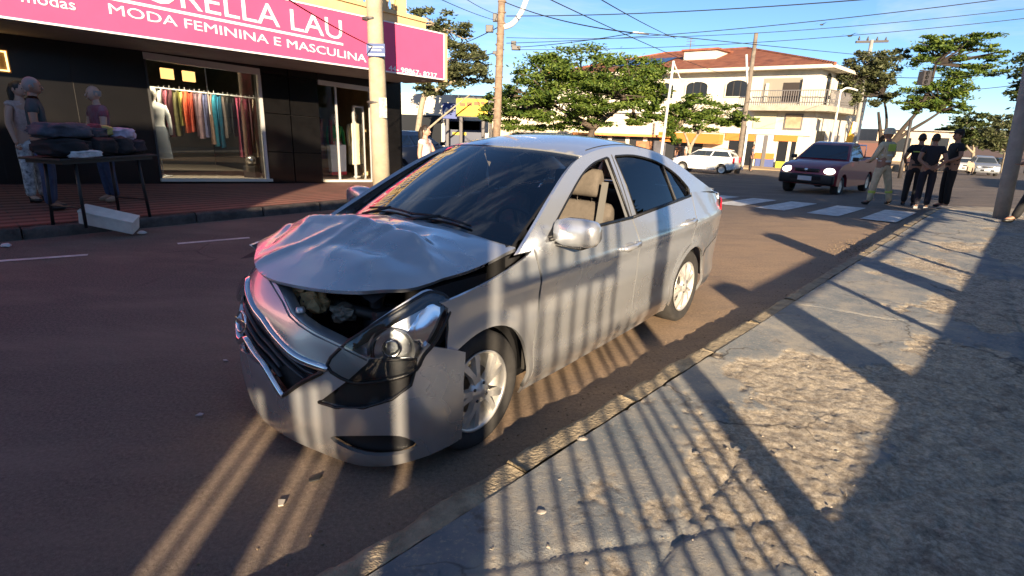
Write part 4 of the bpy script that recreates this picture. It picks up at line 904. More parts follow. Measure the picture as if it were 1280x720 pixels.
# room
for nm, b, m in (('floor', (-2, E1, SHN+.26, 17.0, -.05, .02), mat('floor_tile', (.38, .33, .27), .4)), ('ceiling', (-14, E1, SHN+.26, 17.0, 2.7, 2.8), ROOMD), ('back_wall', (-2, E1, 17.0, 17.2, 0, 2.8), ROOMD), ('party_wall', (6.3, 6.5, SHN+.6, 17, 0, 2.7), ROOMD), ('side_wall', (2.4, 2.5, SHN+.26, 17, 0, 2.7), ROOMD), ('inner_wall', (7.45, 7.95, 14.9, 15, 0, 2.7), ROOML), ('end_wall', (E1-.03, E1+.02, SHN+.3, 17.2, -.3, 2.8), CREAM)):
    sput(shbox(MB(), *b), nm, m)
# pink fascia on its deep canopy
SN = 10.42; SE = 9.03
cano = sput(shbox(MB(), -14, SE-.01, SN+.06, SHN, 2.43, 2.56), 'canopy', SOFF)
sput(shbox(MB(), -14, SE, SN+.02, SN+.10, 2.46, 3.42), 'fascia_back', CREAM)
sg_ = sput(shbox(MB(), -14, SE-.03, SN, SN+.02, 2.47, 3.41), 'fascia_sign', PINK)
for a, b, c_, d in ((-14, SE, 2.445, 2.472), (-14, SE, 3.405, 3.43), (SE-.03, SE+.005, 2.445, 3.43)):
    o = shbox(MB(), a, b, SN-.012, SN+.03, c_, d).build('sign_border', SIGNW, sg_); o.matrix_parent_inverse = Matrix()
sput(shbox(MB(), SE, SE+.10, SN+.02, SHN-.3, 2.42, 3.44), 'canopy_end', CREAM)
MB_ = MB(); sput(shbox(MB_, SE-.02, SE+.16, SN+.10, SN+.35, 2.42, 2.62), 'canopy_bracket', mat('amber_plastic', (.75, .38, .04), .5))
sput(MB().lathe([(0, 0), (.05, .005), (.055, .03)], SP(8.8, 10.9, 2.40), 'Z', 12), 'downlight', SIGNW)
xd = Vector(SP(8, SN, 0))-Vector(SP(3, SN, 0)); ud = Vector((0, 0, 1))
def split_letters(o):
    me = o.data; par = list(range(len(me.vertices)))
    def fd(i):
        while par[i] != i: par[i] = par[par[i]]; i = par[i]
        return i
    for e_ in me.edges: par[fd(e_.vertices[0])] = fd(e_.vertices[1])
    V = [tuple(v.co) for v in me.vertices]; gp_ = {}
    # pieces that share a place across the line (front, back, sides) belong to one glyph
    for f in me.polygons: gp_.setdefault(fd(f.vertices[0]), []).append(tuple(f.vertices))
    par_o = o.parent; m_ = me.materials[0]; bpy.data.objects.remove(o)
    for fs in gp_.values():
        ids = sorted({i for f in fs for i in f}); mp_ = {i: k for k, i in enumerate(ids)}; mesh_obj('letter', [V[i] for i in ids], [tuple(mp_[i] for i in f) for f in fs], m_, par_o)
def sign_text(body, px0, px1, size, bold, name, h_adj=0.0):
    """fit a line of lettering between two pixels on the sign plane"""
    a = px_n(px0[0], px0[1], SN-.004); b = px_n(px1[0], px1[1], SN-.004)
    d = Vector(b-a); o = text_obj(name, body, size, SIGNW, sg_, (0, 0, 0), (1, 0, 0), (0, 1, 0), .006, bold)
    w = max(v.co.x for v in o.data.vertices)-min(v.co.x for v in o.data.vertices); k = d.length/w; x0 = min(v.co.x for v in o.data.vertices)
    dn = d.normalized(); z = Vector((-N2[0], -N2[1], 0))
    for v in o.data.vertices: q = v.co.copy(); v.co = Vector(a)+dn*((q.x-x0)*k)+ud*q.y+z*(-q.z+.002)*-1
    split_letters(o); return o
sign_text('MODA FEMININA E MASCULINA', (137, 17), (458, 78), .20, .0008, 'lettering')
o_ = sign_text('FIORELLA LAU', (140, -8), (428, 50), .50, .004, 'lettering')
sign_text('modas', (27, 2), (95, 13), .20, .001, 'lettering'); sign_text('44- 98867- 8237', (486, 88), (546, 98), .15, .0008, 'lettering')
a, b = px_n(134, -1, SN-.01), px_n(429, 57, SN-.01); ux = Vector((0, 0, .042))
MB().add([tuple(a), tuple(b), tuple(Vector(b)+ux), tuple(Vector(a)+ux)], [(0, 1, 2, 3)]).build('underline', SIGNW, sg_)
# terrace parapet and balusters above
sput(shbox(MB(), 2.0, 8.75, 10.72, 10.95, 2.56, 3.62), 'parapet', CREAM)
sput(shbox(MB(), 2.0, 8.75, 10.68, 10.99, 3.62, 3.70), 'parapet_cap', CREAM)
sput(shbox(MB(), 2.0, 8.1, 10.70, 10.97, 4.36, 4.50), 'balustrade_rail', CREAM)
for k in range(26):
    s_ = 4.0+k*.158; x, y, z = SP(s_, 10.835, 3.70)
    if k % 8 == 7: sput(shbox(MB(), s_-.08, s_+.08, 10.74, 10.93, 3.70, 4.36), 'baluster_post', CREAM)
    else: sput(MB().lathe([(.05, 0), (.05, .05), (.03, .09), (.055, .22), (.06, .30), (.03, .44), (.026, .52), (.045, .6), (.05, .66)], (x, y, z), 'Z', 10), 'baluster', CREAM, None, True)
sput(shbox(MB(), 8.0, 8.2, 10.70, 10.97, 3.70, 4.6), 'baluster_post', CREAM)
sput(shbox(MB(), -14, 8.7, 12.6, 17, 2.7, 3.4), 'upper_storey', CREAM)
# little yellow light box on the black wall
nb = empty('light_frame'); nb.parent = shop; nb.matrix_parent_inverse = sinv
NEON = mat('yellow_tube', (.9, .62, .2), .5, emit=((1, .68, .25), 1.2))
for a, b, c_, d in ((1.30, 1.62, 1.98, 2.0), (1.30, 1.62, 1.70, 1.72), (1.60, 1.62, 1.70, 2.0), (1.48, 1.50, 1.70, 2.0), (1.30, 1.5, 1.84, 1.86)): wput(shbox(MB(), a, b, SHN-.05, SHN-.02, c_, d), 'tube', NEON, nb)
wput(shbox(MB(), 1.28, 1.64, SHN-.02, SHN-.003, 1.68, 2.02), 'backplate', mat('plate_brown', (.20, .13, .06), .6), nb)
# warm sconces inside the window; added spots by the glass brighten the garments
for s_, c_ in ((4.08, (.9, .80, .55)), (4.62, (.9, .48, .16)), (5.06, (.9, .48, .16))):
    o = shbox(MB(), s_-.12, s_+.12, 14.6, 14.7, 2.02, 2.24).build('wall_lamp', mat('lamp_%d' % int(c_[1]*100), c_, .6, emit=(c_, 1.0)), shop); o.matrix_parent_inverse = sinv
    x_, y_, z_ = SP(s_, 12.85, 2.42); sp_l = MB().lathe([(.0, 0), (.05, .002), (.06, .02), (.06, .12)], (x_, y_, z_), 'Z', 14).build('added_spot', mat('added_spot_glow', (.9, .85, .7), .5, emit=((1, .85, .62), 6.0)), shop, True); sp_l.matrix_parent_inverse = sinv
    ld = bpy.data.lights.new('added_spot_light', 'SPOT'); ld.energy = 45; ld.spot_size = R(130); ld.spot_blend = .6; ld.color = (1, .84, .62); ld.shadow_soft_size = .05; lo = bpy.data.objects.new('added_spot_light', ld); link(lo); lo.location = (x_, y_, z_-.03); lo.rotation_euler = (R(18), 0, R(48))

# ---- garments on the window rail, each one its own
GN = 13.35
rail = shbox(MB(), 3.75, 6.2, GN-.012, GN+.012, 1.74, 1.765).build('clothes_rail', ALUM); tag(rail, 'long metal clothes rail inside the shop display window', 'clothes rail')
def garment(s, n, top, ln, w, col, label, sleeves=False, seed=0, name='garment', ang=0.0):
    x, y, z = SP(s, n, top); nm = 'cloth_%02x%02x%02x' % tuple(int(c_*255) for c_ in col)
    m = mat(nm, col, .85, var=.35, vscale=14); V = []; rows, cols = 9, 9
    cross = abs(math.cos(ang))
    for side_ in (1, -1):
        for j in range(rows):
            t = j/(rows-1); ww = w*(.35+.65*min(1, t*6))*(1+.12*t)
            for i in range(cols):
                q = i/(cols-1)*2-1; drop = .05*abs(q)*(1 if t < .15 else .3)
                f = .022*math.sin(q*9+seed*2+t*2)*t + .012*math.sin(q*17+seed)
                lx = q*ww/2; ly = side_*(.030*(1-q*q)+.006)+f
                V.append((lx, ly, -t*ln-drop*(1-t)))
    F = [(k*rows*cols+j*cols+i, k*rows*cols+j*cols+i+1, k*rows*cols+(j+1)*cols+i+1, k*rows*cols+(j+1)*cols+i) for k in (0, 1) for j in range(rows-1) for i in range(cols-1)]
    o = mesh_obj(name, V, F, m, None, True); o.location = (x, y, z); o.rotation_euler = (0, 0, R(48)+ang)
    tag(o, label, 'garment', 'clothes on the shop rail')
    hk = MB().tube([(0, 0, 0), (0, 0, .035), (.012, 0, .05), (.022, 0, .04)], .004, 5).build('hook', ALUM, o)
    return o
cols = [((.55, .56, .55), .95, 'grey-white'), ((.45, .12, .17), .75, 'rose'), ((.10, .03, .04), .95, 'maroon'), ((.10, .09, .03), .9, 'olive'), ((.42, .40, .10), .7, 'mustard'), ((.60, .13, .05), .85, 'orange printed'), ((.62, .10, .05), .8, 'vermilion printed'), ((.16, .10, .12), .9, 'plum'), ((.30, .20, .22), .95, 'mauve printed'), ((.12, .14, .28), .9, 'indigo'), ((.50, .32, .24), 1.05, 'salmon'), ((.03, .26, .36), 1.1, 'teal blue'), ((.02, .20, .34), 1.1, 'bright blue'), ((.10, .08, .07), .9, 'brown'), ((.03, .03, .03), .8, 'black'), ((.02, .02, .025), .85, 'charcoal'), ((.30, .05, .10), 1.3, 'burgundy pink'), ((.34, .06, .12), 1.35, 'raspberry'), ((.28, .05, .09), 1.3, 'dark raspberry'), ((.06, .02, .03), 1.2, 'black cherry'), ((.42, .34, .24), 1.3, 'beige'), ((.22, .06, .07), 1.25, 'wine')]
s_ = 4.02
for k, (c_, ln, nm) in enumerate(cols):
    garment(s_, GN, 1.74+.01*(k % 3), ln, .44, c_, 'long %s garment hanging on the rail in the shop window' % nm, seed=k*1.7, ang=R(62)+R(8)*math.sin(k*2.1)); s_ += .095
# mannequin with pale top and dark skirt at the window side, another with a green shirt by the entrance
def mannequin(s, n, top, skirt, label, h=1.72, z0=.02, long=True):
    x, y, z = SP(s, n, z0); e = empty('mannequin', (x, y, z), R(48), label, 'mannequin'); k = h/1.72
    DOLL = mat('doll_white', (.62, .58, .53), .5)
    MB().lathe([(.0, 0), (.16, 0), (.16, .015), (.012, .03), (.012, .75*k)], (0, 0, 0), 'Z', 16).build('stand', ALUM, e, True)
    MB().lathe([(.0, 1.73*k), (.055, 1.71*k), (.078, 1.63*k), (.07, 1.55*k), (.045, 1.50*k), (.045, 1.44*k), (.09, 1.42*k)], (0, 0, 0), 'Z', 14).build('head', DOLL, e, True)
    b = MB().lathe([(.06, 1.44*k), (.17, 1.40*k), (.185, 1.30*k), (.165, 1.15*k), (.145, 1.05*k), (.165, .95*k)], (0, 0, 0), 'Z', 16); b.v = [(p[0], p[1]*.62, p[2]) for p in b.v]; b.build('top', top, e, True)
    for sg in (-1, 1): MB().tube([(sg*.17, 0, 1.38*k), (sg*.22, -.02, 1.2*k), (sg*.23, -.04, 1.0*k), (sg*.22, -.08, .82*k)], [.05, .045, .038, .03], 8).build('arm', top, e, True)
    b = MB().lathe([(.15, .98*k), (.19, .88*k), (.20, .6*k), (.22, .35*k if long else .55*k)], (0, 0, 0), 'Z', 18); b.v = [(p[0], p[1]*.7, p[2]) for p in b.v]; b.build('skirt', skirt, e, True)
    return e
mannequin(3.82, 13.1, mat('m_top', (.55, .57, .56), .8), mat('m_skirt', (.10, .12, .15), .8), 'mannequin in pale top and slate skirt at the end of the shop window')
mannequin(8.02, 13.55, mat('m_green', (.05, .42, .12), .7), mat('m_white', (.62, .64, .62), .8), 'mannequin in bright green top inside the shop entrance', 1.55)
mannequin(8.45, 13.3, mat('m_cream', (.68, .62, .42), .8), mat('m_cream', (.68, .62, .42), .8), 'mannequin in long cream dress beside the entrance frame', 1.65)
x, y, z = SP(7.72, 13.0, .35); wb = empty('shopping_bag', (x, y, z-.30), R(48), 'white shopping bag with red base inside the shop entrance', 'bag')
MB().box((0, 0, .45), (.40, .16, .66), taper=1.1, bev=.01).build('body', mat('bag_white', (.68, .72, .76), .6), wb); MB().box((0, 0, .08), (.41, .17, .08), bev=.01).build('base', mat('bag_red', (.5, .03, .05), .6), wb)
for sg in (-1, 1): MB().tube([(-.1, sg*.06, .78), (-.06, sg*.06, .92), (.06, sg*.06, .92), (.1, sg*.06, .78)], .008, 6).build('handle', mat('bag_red', (.5, .03, .05), .6), wb)
for k, (s_, c_, nm) in enumerate(((7.45, (.22, .03, .06), 'crimson'), (7.56, (.03, .04, .09), 'navy'), (7.62, (.25, .10, .12), 'dusty rose'), (7.88, (.30, .03, .05), 'scarlet'))):
    garment(s_, 13.5, 1.45, 1.0, .4, c_, 'folded %s garment hung just inside the shop doorway' % nm, seed=k, ang=R(50))
x, y, z = SP(5.55, 12.95, 0); fan = empty('silver_bowl', (x, y, z), 0, 'silver bowl on a low stand in the corner of the shop window', 'bowl')
MB().lathe([(.0, .28), (.05, .285), (.10, .33), (.115, .40), (.10, .46), (.05, .49), (0, .5)], (0, 0, 0), 'Z', 18).build('bowl', mat('silver_bowl', (.7, .7, .7), .2, .9), fan, True); MB().box((0, 0, .14), (.26, .26, .28), bev=.01).build('stand', ROOMD, fan)
# ================================================================== people
def skin_mesh(J, E, root):
    names = list(J); ix = {k: i for i, k in enumerate(names)}
    me = bpy.data.meshes.new('sk'); me.from_pydata([J[k][0] for k in names], [(ix[a], ix[b]) for a, b in E], []); o = bpy.data.objects.new('sk', me); C.objects.link(o)
    o.modifiers.new('skin', 'SKIN'); sm = o.modifiers.new('sub', 'SUBSURF'); sm.levels = sm.render_levels = 1
    for k in names:
        r = J[k][1]; r = r if hasattr(r, '__len__') else (r, r); v = me.skin_vertices[0].data[ix[k]]; v.radius = r; v.use_root = (k == root)
    ev = o.evaluated_get(bpy.context.evaluated_depsgraph_get()); m2 = ev.to_mesh()
    V = [tuple(v.co) for v in m2.vertices]; F = [tuple(p.vertices) for p in m2.polygons]; ev.to_mesh_clear(); bpy.data.objects.remove(o); bpy.data.meshes.remove(me)
    return V, F
SKIN1 = mat('skin_light', (.48, .28, .20), .55); SKIN2 = mat('skin_tan', (.32, .17, .11), .55)
HAIRD = mat('hair_dark', (.02, .014, .01), .6); HAIRG = mat('hair_grey', (.24, .23, .22), .8)
BASEJ = dict(pelvis=((0, 0, .95), (.135, .10)), waist=((0, 0, 1.10), (.125, .095)), chest=((0, .0, 1.30), (.155, .11)), neckb=((0, .005, 1.44), (.07, .06)), neck=((0, -.005, 1.50), .05), head=((0, -.02, 1.58), (.065, .08)),
    shL=((.17, 0, 1.40), .062), shR=((-.17, 0, 1.40), .062), elL=((.22, .02, 1.14), .045), elR=((-.22, .02, 1.14), .045), wrL=((.23, -.05, .91), .032), wrR=((-.23, -.05, .91), .032), haL=((.23, -.07, .85), .034), haR=((-.23, -.07, .85), .034),
    hiL=((.09, 0, .90), .095), hiR=((-.09, 0, .90), .095), knL=((.10, -.015, .50), .062), knR=((-.10, -.015, .50), .062), anL=((.10, .02, .09), .042), anR=((-.10, .02, .09), .042), toL=((.11, -.13, .035), .035), toR=((-.11, -.13, .035), .035))
BODYE = [('pelvis', 'waist'), ('waist', 'chest'), ('chest', 'neckb'), ('neckb', 'neck'), ('neck', 'head'), ('chest', 'shL'), ('chest', 'shR'), ('shL', 'elL'), ('elL', 'wrL'), ('wrL', 'haL'), ('shR', 'elR'), ('elR', 'wrR'), ('wrR', 'haR'), ('pelvis', 'hiL'), ('pelvis', 'hiR'), ('hiL', 'knL'), ('knL', 'anL'), ('anL', 'toL'), ('hiR', 'knR'), ('knR', 'anR'), ('anR', 'toR')]
def grow(j, d): p, r = j; r = r if hasattr(r, '__len__') else (r, r); return (p, (r[0]+d, r[1]+d))
def lerpj(a, b, t): ra = a[1] if hasattr(a[1], '__len__') else (a[1],)*2; rb = b[1] if hasattr(b[1], '__len__') else (b[1],)*2; return (tuple(np.array(a[0])*(1-t)+np.array(b[0])*t), tuple(np.array(ra)*(1-t)+np.array(rb)*t))
def person(loc, rz, h, label, shirt, trousers, shoes, skin=SKIN1, hair=HAIRD, pose=None, sleeve=.55, legs='trousers', girth=1.0, hairstyle='short', hat=None, head_turn=0.0, group=None, extra=None):
    J = {k: v for k, v in BASEJ.items()}
    for k, v in (pose or {}).items(): J[k] = (v, J[k][1])
    if girth != 1.0:
        for k in ('pelvis', 'waist', 'chest'): J[k] = (J[k][0], tuple(r*girth for r in J[k][1]))
    e = empty('person', loc, rz, label, 'person', group); e.scale = (h/1.72,)*3
    V, F = skin_mesh(J, BODYE, 'pelvis'); mb = MB(); mb.add(V, F)
    hc = Vector(J['head'][0]); q = Matrix.Rotation(head_turn, 3, 'Z')
    hd = MB().sphere((0, 0, .035), (.076, .094, .115), 16, 12)
    hv = []
    for p in hd.v:
        x, y, z = p
        if z < 0: x *= 1+z*2.2; y = y*(1+z*1.2)-.010
        hv.append((x, y, z))
    hd.v = hv; hd.tube([(0, -.086, .045), (0, -.104, .018), (0, -.108, .006), (0, -.092, -.004)], [.008, .012, .015, .008], 6)
    for sg in (-1, 1): hd.sphere((sg*.077, .008, .025), (.012, .02, .032), 8, 6)
    hd.tube([(-.022, -.088, -.032), (0, -.096, -.034), (.022, -.088, -.032)], .007, 5)
    mb.add([tuple(q@Vector(p)+hc) for p in hd.v], hd.f)
    for sd in ('L', 'R'):                           # fingers
        hp = Vector(J['ha'+sd][0]); wp = Vector(J['wr'+sd][0]); d = (hp-wp).normalized(); sx = Vector((0, 1, 0)) if abs(d.y) < .8 else Vector((1, 0, 0)); a = d.cross(sx).normalized(); b = d.cross(a).normalized()
        for k, ln in enumerate((.062, .070, .066, .052)):
            o_ = hp+b*((k-1.5)*.017)+d*.015; mb.tube([o_, o_+d*ln*.5+a*.004, o_+d*ln*.9+a*.016], [.0095, .0085, .007], 6)
        mb.tube([hp-b*.025-d*.01, hp-b*.045+d*.02, hp-b*.045+d*.045], [.011, .010, .008], 6)
    mb.build('body', skin, e, True)
    for sg in (-1, 1): MB().sphere(tuple(hc+q@Vector((sg*.030, -.086, .042))), (.010, .006, .006), 8, 6).build('eye', DARK, e, True)
    # shirt
    S = {k: grow(J[k], .016) for k in ('waist', 'chest')}; S['hem'] = grow((tuple(np.array(J['pelvis'][0])+np.array([0, 0, -.02])), J['pelvis'][1]), .016); S['neckb'] = ((J['neckb'][0][0], J['neckb'][0][1], J['neckb'][0][2]+.01), (.078, .068)); Es = [('hem', 'waist'), ('waist', 'chest'), ('chest', 'neckb')]
    for sd in ('L', 'R'):
        S['sh'+sd] = grow(J['sh'+sd], .013); Es.append(('chest', 'sh'+sd))
        if sleeve > 0:
            if sleeve <= 1: S['sl'+sd] = grow(lerpj(J['sh'+sd], J['el'+sd], sleeve), .016); Es.append(('sh'+sd, 'sl'+sd))
            else: S['el'+sd] = grow(J['el'+sd], .014); S['sl'+sd] = grow(lerpj(J['el'+sd], J['wr'+sd], sleeve-1), .015); Es += [('sh'+sd, 'el'+sd), ('el'+sd, 'sl'+sd)]
    V, F = skin_mesh(S, Es, 'chest'); mesh_obj('shirt', V, F, shirt, e, True)
    if legs == 'trousers':
        S = {'top': grow((tuple(np.array(J['pelvis'][0])+np.array([0, 0, .04])), J['pelvis'][1]), .006), 'pelvis': grow(J['pelvis'], .010)}; Es = [('top', 'pelvis')]
        for sd in ('L', 'R'):
            S['hi'+sd] = grow(J['hi'+sd], .012); S['kn'+sd] = grow(J['kn'+sd], .020); S['an'+sd] = grow((tuple(np.array(J['an'+sd][0])+np.array([0, 0, -.02])), .042), .026); Es += [('pelvis', 'hi'+sd), ('hi'+sd, 'kn'+sd), ('kn'+sd, 'an'+sd)]
        V, F = skin_mesh(S, Es, 'pelvis'); mesh_obj('trousers', V, F, trousers, e, True)
    else:                                            # dress skirt
        px_, py_, pz_ = J['pelvis'][0]; V = []; sg_n = 22; prof = [(.125, .10, .14), (.165, .135, -.02), (.20, .17, -.22), (.24, .21, -.46)]
        for a_, b_, dz in prof:
            for k in range(sg_n): t = 2*math.pi*k/sg_n; f = 1+.06*math.sin(t*6)*(-dz if dz < 0 else 0)*2; V.append((px_+a_*math.cos(t)*f, py_+b_*math.sin(t)*f, pz_+dz))
        mesh_obj('skirt', V, [(i*sg_n+k, i*sg_n+(k+1) % sg_n, (i+1)*sg_n+(k+1) % sg_n, (i+1)*sg_n+k) for i in range(3) for k in range(sg_n)], trousers, e, True)
    for sd in ('L', 'R'):
        a, t = np.array(J['an'+sd][0]), np.array(J['to'+sd][0]); d = t-a; d[2] = 0; d /= np.linalg.norm(d)
        S = {'heel': (tuple(a-d*.035+np.array([0, 0, -.045])), .042), 'ank': (tuple(a+np.array([0, 0, .0])), .050), 'ball': (tuple(a+d*.10+np.array([0, 0, -.048])), (.048, .042)), 'tip': (tuple(a+d*.17+np.array([0, 0, -.058])), (.042, .03))}
        V, F = skin_mesh(S, [('ank', 'heel'), ('heel', 'ball'), ('ball', 'tip')], 'heel'); zlo = min(v[2] for v in V)
        mesh_obj('shoe', [(x, y, max(z, .002)) for x, y, z in V], F, shoes, e, True)
    if hairstyle:
        hb = MB().sphere((0, .010, .052), (.081, .097, .104), 16, 12); keep = []
        lo = {'short': .035, 'bald': -.0, 'long': -.03}.get(hairstyle, .03)
        for f in hb.f:
            cx_, cy_, cz_ = [sum(hb.v[i][k] for i in f)/len(f) for k in range(3)]
            if hairstyle == 'bald':
                if cz_ < .09 and cz_ > -.01 and cy_ > -.01: keep.append(f)
            elif cz_ > lo+(.055 if cy_ < -.03 else 0)-(.05 if cy_ > .02 else 0): keep.append(f)
        hb.f = keep
        if hairstyle == 'long': hb.tube([(0, .06, .10), (0, .095, 0), (0, .10, -.10), (0, .09, -.20)], [.06, .075, .065, .03], 10)
        hb.v = [tuple(q@Vector(p)+hc) for p in hb.v]; hb.build('hair', hair, e, True)
    if hat:
        kind, hm = hat; hb = MB()
        if kind == 'cap': hb.lathe([(.0, .185), (.05, .182), (.085, .165), (.102, .125), (.098, .085)], (0, .005, 0), 'Z', 20); hb.prism([(-.075, 0), (.075, 0), (.06, .085), (-.06, .085)], (0, -.085, .085), (1, 0, 0), (0, -1, -.12), (0, 0, .010))
        else: hb.lathe([(.0, .19), (.06, .185), (.10, .16), (.118, .11), (.122, .07), (.14, .055), (.142, .05), (.118, .055)], (0, .0, 0), 'Z', 20)
        hb.v = [tuple(q@Vector(p)+hc) for p in hb.v]; hb.build('cap' if kind == 'cap' else 'helmet', hm, e, True, 40)
    if extra: extra(e, J)
    return e
def facing(dx, dy): return math.atan2(dx, -dy)      # local front is -Y
JEAN = mat('jeans', (.045, .07, .14), .85, var=.4, vscale=12); NAVY = mat('navy_cloth', (.012, .014, .022), .8, var=.3, vscale=10); BLKC = mat('black_cloth', (.010, .010, .012), .8, var=.3, vscale=9); BLKS = mat('black_shoe', (.012, .012, .012), .45)
# --- two people and a third by the table across the street
def far_pt(u, v):
    """a point on the far pavement seen at a pixel"""
    d = ray(u, v); lo, hi = 5.0, 30.0
    for _ in range(50):
        t = (lo+hi)/2; p = CAM+d*t; s_, n_ = to_st(p)
        if p[2] > far_z(s_, n_): lo = t
        else: hi = t
    return p
q = far_pt(50, 252); person((q[0], q[1], q[2]), facing(.95, -.1), 1.66, 'woman in sleeveless pale top and white patterned trousers beside the grey-haired man', mat('pale_top', (.50, .36, .32), .8, var=.3, vscale=20), mat('pattern_trousers', (.55, .55, .55), .8, var=.75, vscale=16, col2=(.05, .05, .06)), BLKS, SKIN1, HAIRD, sleeve=.12, hairstyle='long', pose=dict(wrL=(.19, -.10, .95), haL=(.17, -.14, .90)))
q = far_pt(68, 262); person((q[0], q[1], q[2]), facing(.8, .5), 1.74, 'grey-haired man in dark grey t-shirt and blue jeans at the end of the table', mat('charcoal_shirt', (.045, .06, .065), .85), JEAN, BLKS, SKIN2, HAIRG, girth=1.1, pose=dict(elR=(-.25, .0, 1.15), wrR=(-.27, -.10, .95), haR=(-.27, -.14, .90)))
q = far_pt(141, 252); person((q[0], q[1], q[2]), facing(-.55, -.85), 1.68, 'bald man in grey and red shirt and jeans standing behind the table', mat('grey_red_shirt', (.16, .13, .15), .85, var=.6, vscale=7, col2=(.22, .03, .05)), JEAN, mat('tan_shoe', (.30, .20, .13), .6), SKIN1, HAIRG, girth=1.08, hairstyle='bald', pose=dict(elL=(.25, -.05, 1.15), wrL=(.12, -.24, 1.02), haL=(.06, -.28, 1.0), elR=(-.25, -.05, 1.15), wrR=(-.14, -.22, .98), haR=(-.10, -.28, .96)))
# --- woman in a white dress beyond the bonnet, by the shop corner
q = px_depth(531, 156, 11.6); zt = q[2]; xw, yw_ = q[0], q[1]; h_ = 1.66
person((xw, yw_, zt-h_*1.01), facing(.9, -.3), h_, 'woman in white patterned dress walking past the shop corner', mat('white_dress', (.62, .58, .58), .8, var=.35, vscale=15), mat('white_dress', (.62, .58, .58), .8), BLKS, SKIN1, HAIRD, sleeve=.25, legs='dress', hairstyle='long', pose=dict(elL=(.2, -.12, 1.16), wrL=(.1, -.26, 1.12), haL=(.06, -.30, 1.14), knL=(.1, -.08, .5), anL=(.1, -.12, .1), toL=(.11, -.26, .035), anR=(-.1, .14, .1), toR=(-.11, .0, .04)))
# --- the group at the crossing
FF = mat('turnout_beige', (.62, .52, .34), .85, var=.25, vscale=9, bump=.3, bscale=30); HIVIS = mat('hivis_green', (.50, .62, .10), .6); REFS = mat('reflective_grey', (.62, .62, .58), .4)
def ff_extra(e, J):
    for z_ in (1.02, 1.16):
        c_ = MB().lathe([(.158, -.022), (.162, 0), (.158, .022)], (0, 0, z_), 'Z', 22); c_.v = [(p[0]*1.02, p[1]*.78, p[2]) for p in c_.v]; c_.build('reflective_band', REFS, e, True)
    MB().box((0, .118, 1.33), (.22, .03, .16), bev=.012).build('back_patch', HIVIS, e)
    for sd in ('L', 'R'):
        k = Vector(J['kn'+sd][0]).lerp(Vector(J['an'+sd][0]), .45); MB().lathe([(.075, -.03), (.08, 0), (.075, .03)], tuple(k), 'Z', 14).build('reflective_band', HIVIS, e, True)
g1 = px_ground(1094, 256)
person(tuple(g1), facing(-.35, .9), 1.80, 'firefighter in beige turnout suit and helmet standing with legs apart', FF, FF, BLKS, SKIN2, None, girth=1.28, sleeve=1.9, hairstyle=None, hat=('helmet', mat('helmet_beige', (.58, .50, .34), .5)), extra=ff_extra,
    pose=dict(hiL=(.10, 0, .90), knL=(.16, -.02, .49), anL=(.19, -.04, .09), toL=(.22, -.18, .035), knR=(-.22, .05, .50), anR=(-.36, .06, .09), toR=(-.42, -.07, .035), elL=(.30, -.03, 1.14), wrL=(.22, -.18, 1.0), haL=(.19, -.23, .98), elR=(-.30, -.03, 1.14), wrR=(-.22, -.18, 1.0), haR=(-.19, -.23, .98)))
def cop_extra(e, J):
    MB().box((0, .118, 1.30), (.26, .02, .022), bev=.004).build('back_stripe', HIVIS, e); c_ = MB().lathe([(.152, -.025), (.156, 0), (.152, .025)], (0, 0, .99), 'Z', 20); c_.v = [(p[0], p[1]*.8, p[2]) for p in c_.v]; c_.build('belt', BLKS, e, True)
g2 = px_ground(1134, 257); person(tuple(g2), facing(.5, .8), 1.74, 'person in black uniform with thin yellow stripe across the back beside the firefighter', BLKC, BLKC, BLKS, SKIN2, HAIRD, girth=1.15, sleeve=.6, extra=cop_extra, pose=dict(elL=(.27, -.02, 1.15), wrL=(.22, -.18, 1.02), haL=(.18, -.24, 1.02)))
g3 = px_ground(1150, 261); person(tuple(g3), facing(.35, .9), 1.72, 'person in dark clothes with both hands held behind the back', NAVY, mat('dark_trousers', (.014, .014, .024), .85), mat('white_sole_shoe', (.25, .25, .25), .6), SKIN2, HAIRD, girth=1.12, sleeve=.5, pose=dict(elL=(.27, .09, 1.14), wrL=(.10, .17, .98), haL=(.04, .19, .95), elR=(-.27, .09, 1.14), wrR=(-.10, .17, .97), haR=(-.04, .19, .94)))
g4 = px_ground(1177, 260); person(tuple(g4), facing(-.9, .15), 1.82, 'person in black uniform and peaked cap facing the group', BLKC, BLKC, BLKS, SKIN2, HAIRD, girth=1.16, sleeve=.6, hat=('cap', BLKC), extra=cop_extra, pose=dict(elL=(.26, .0, 1.16), wrL=(.16, -.17, 1.06), haL=(.10, -.20, 1.05), elR=(-.26, .0, 1.16), wrR=(-.16, -.17, 1.06), haR=(-.08, -.20, 1.04)))
g5 = px_ground(1262, 279, .14); person((g5[0]+.42, g5[1]-.02, g5[2]), facing(-.95, .2), 1.80, 'person in black striding out from behind the leaning concrete pole', BLKC, BLKC, BLKS, SKIN2, HAIRD, sleeve=1.8, pose=dict(hiR=(-.09, 0, .9), knL=(.10, -.24, .52), anL=(.10, -.38, .10), toL=(.11, -.52, .06), knR=(-.10, .10, .50), anR=(-.10, .36, .14), toR=(-.11, .26, .04), wrL=(.24, .2, .95), haL=(.24, .23, .9), wrR=(-.23, -.25, 1.0), haR=(-.23, -.32, .98)))
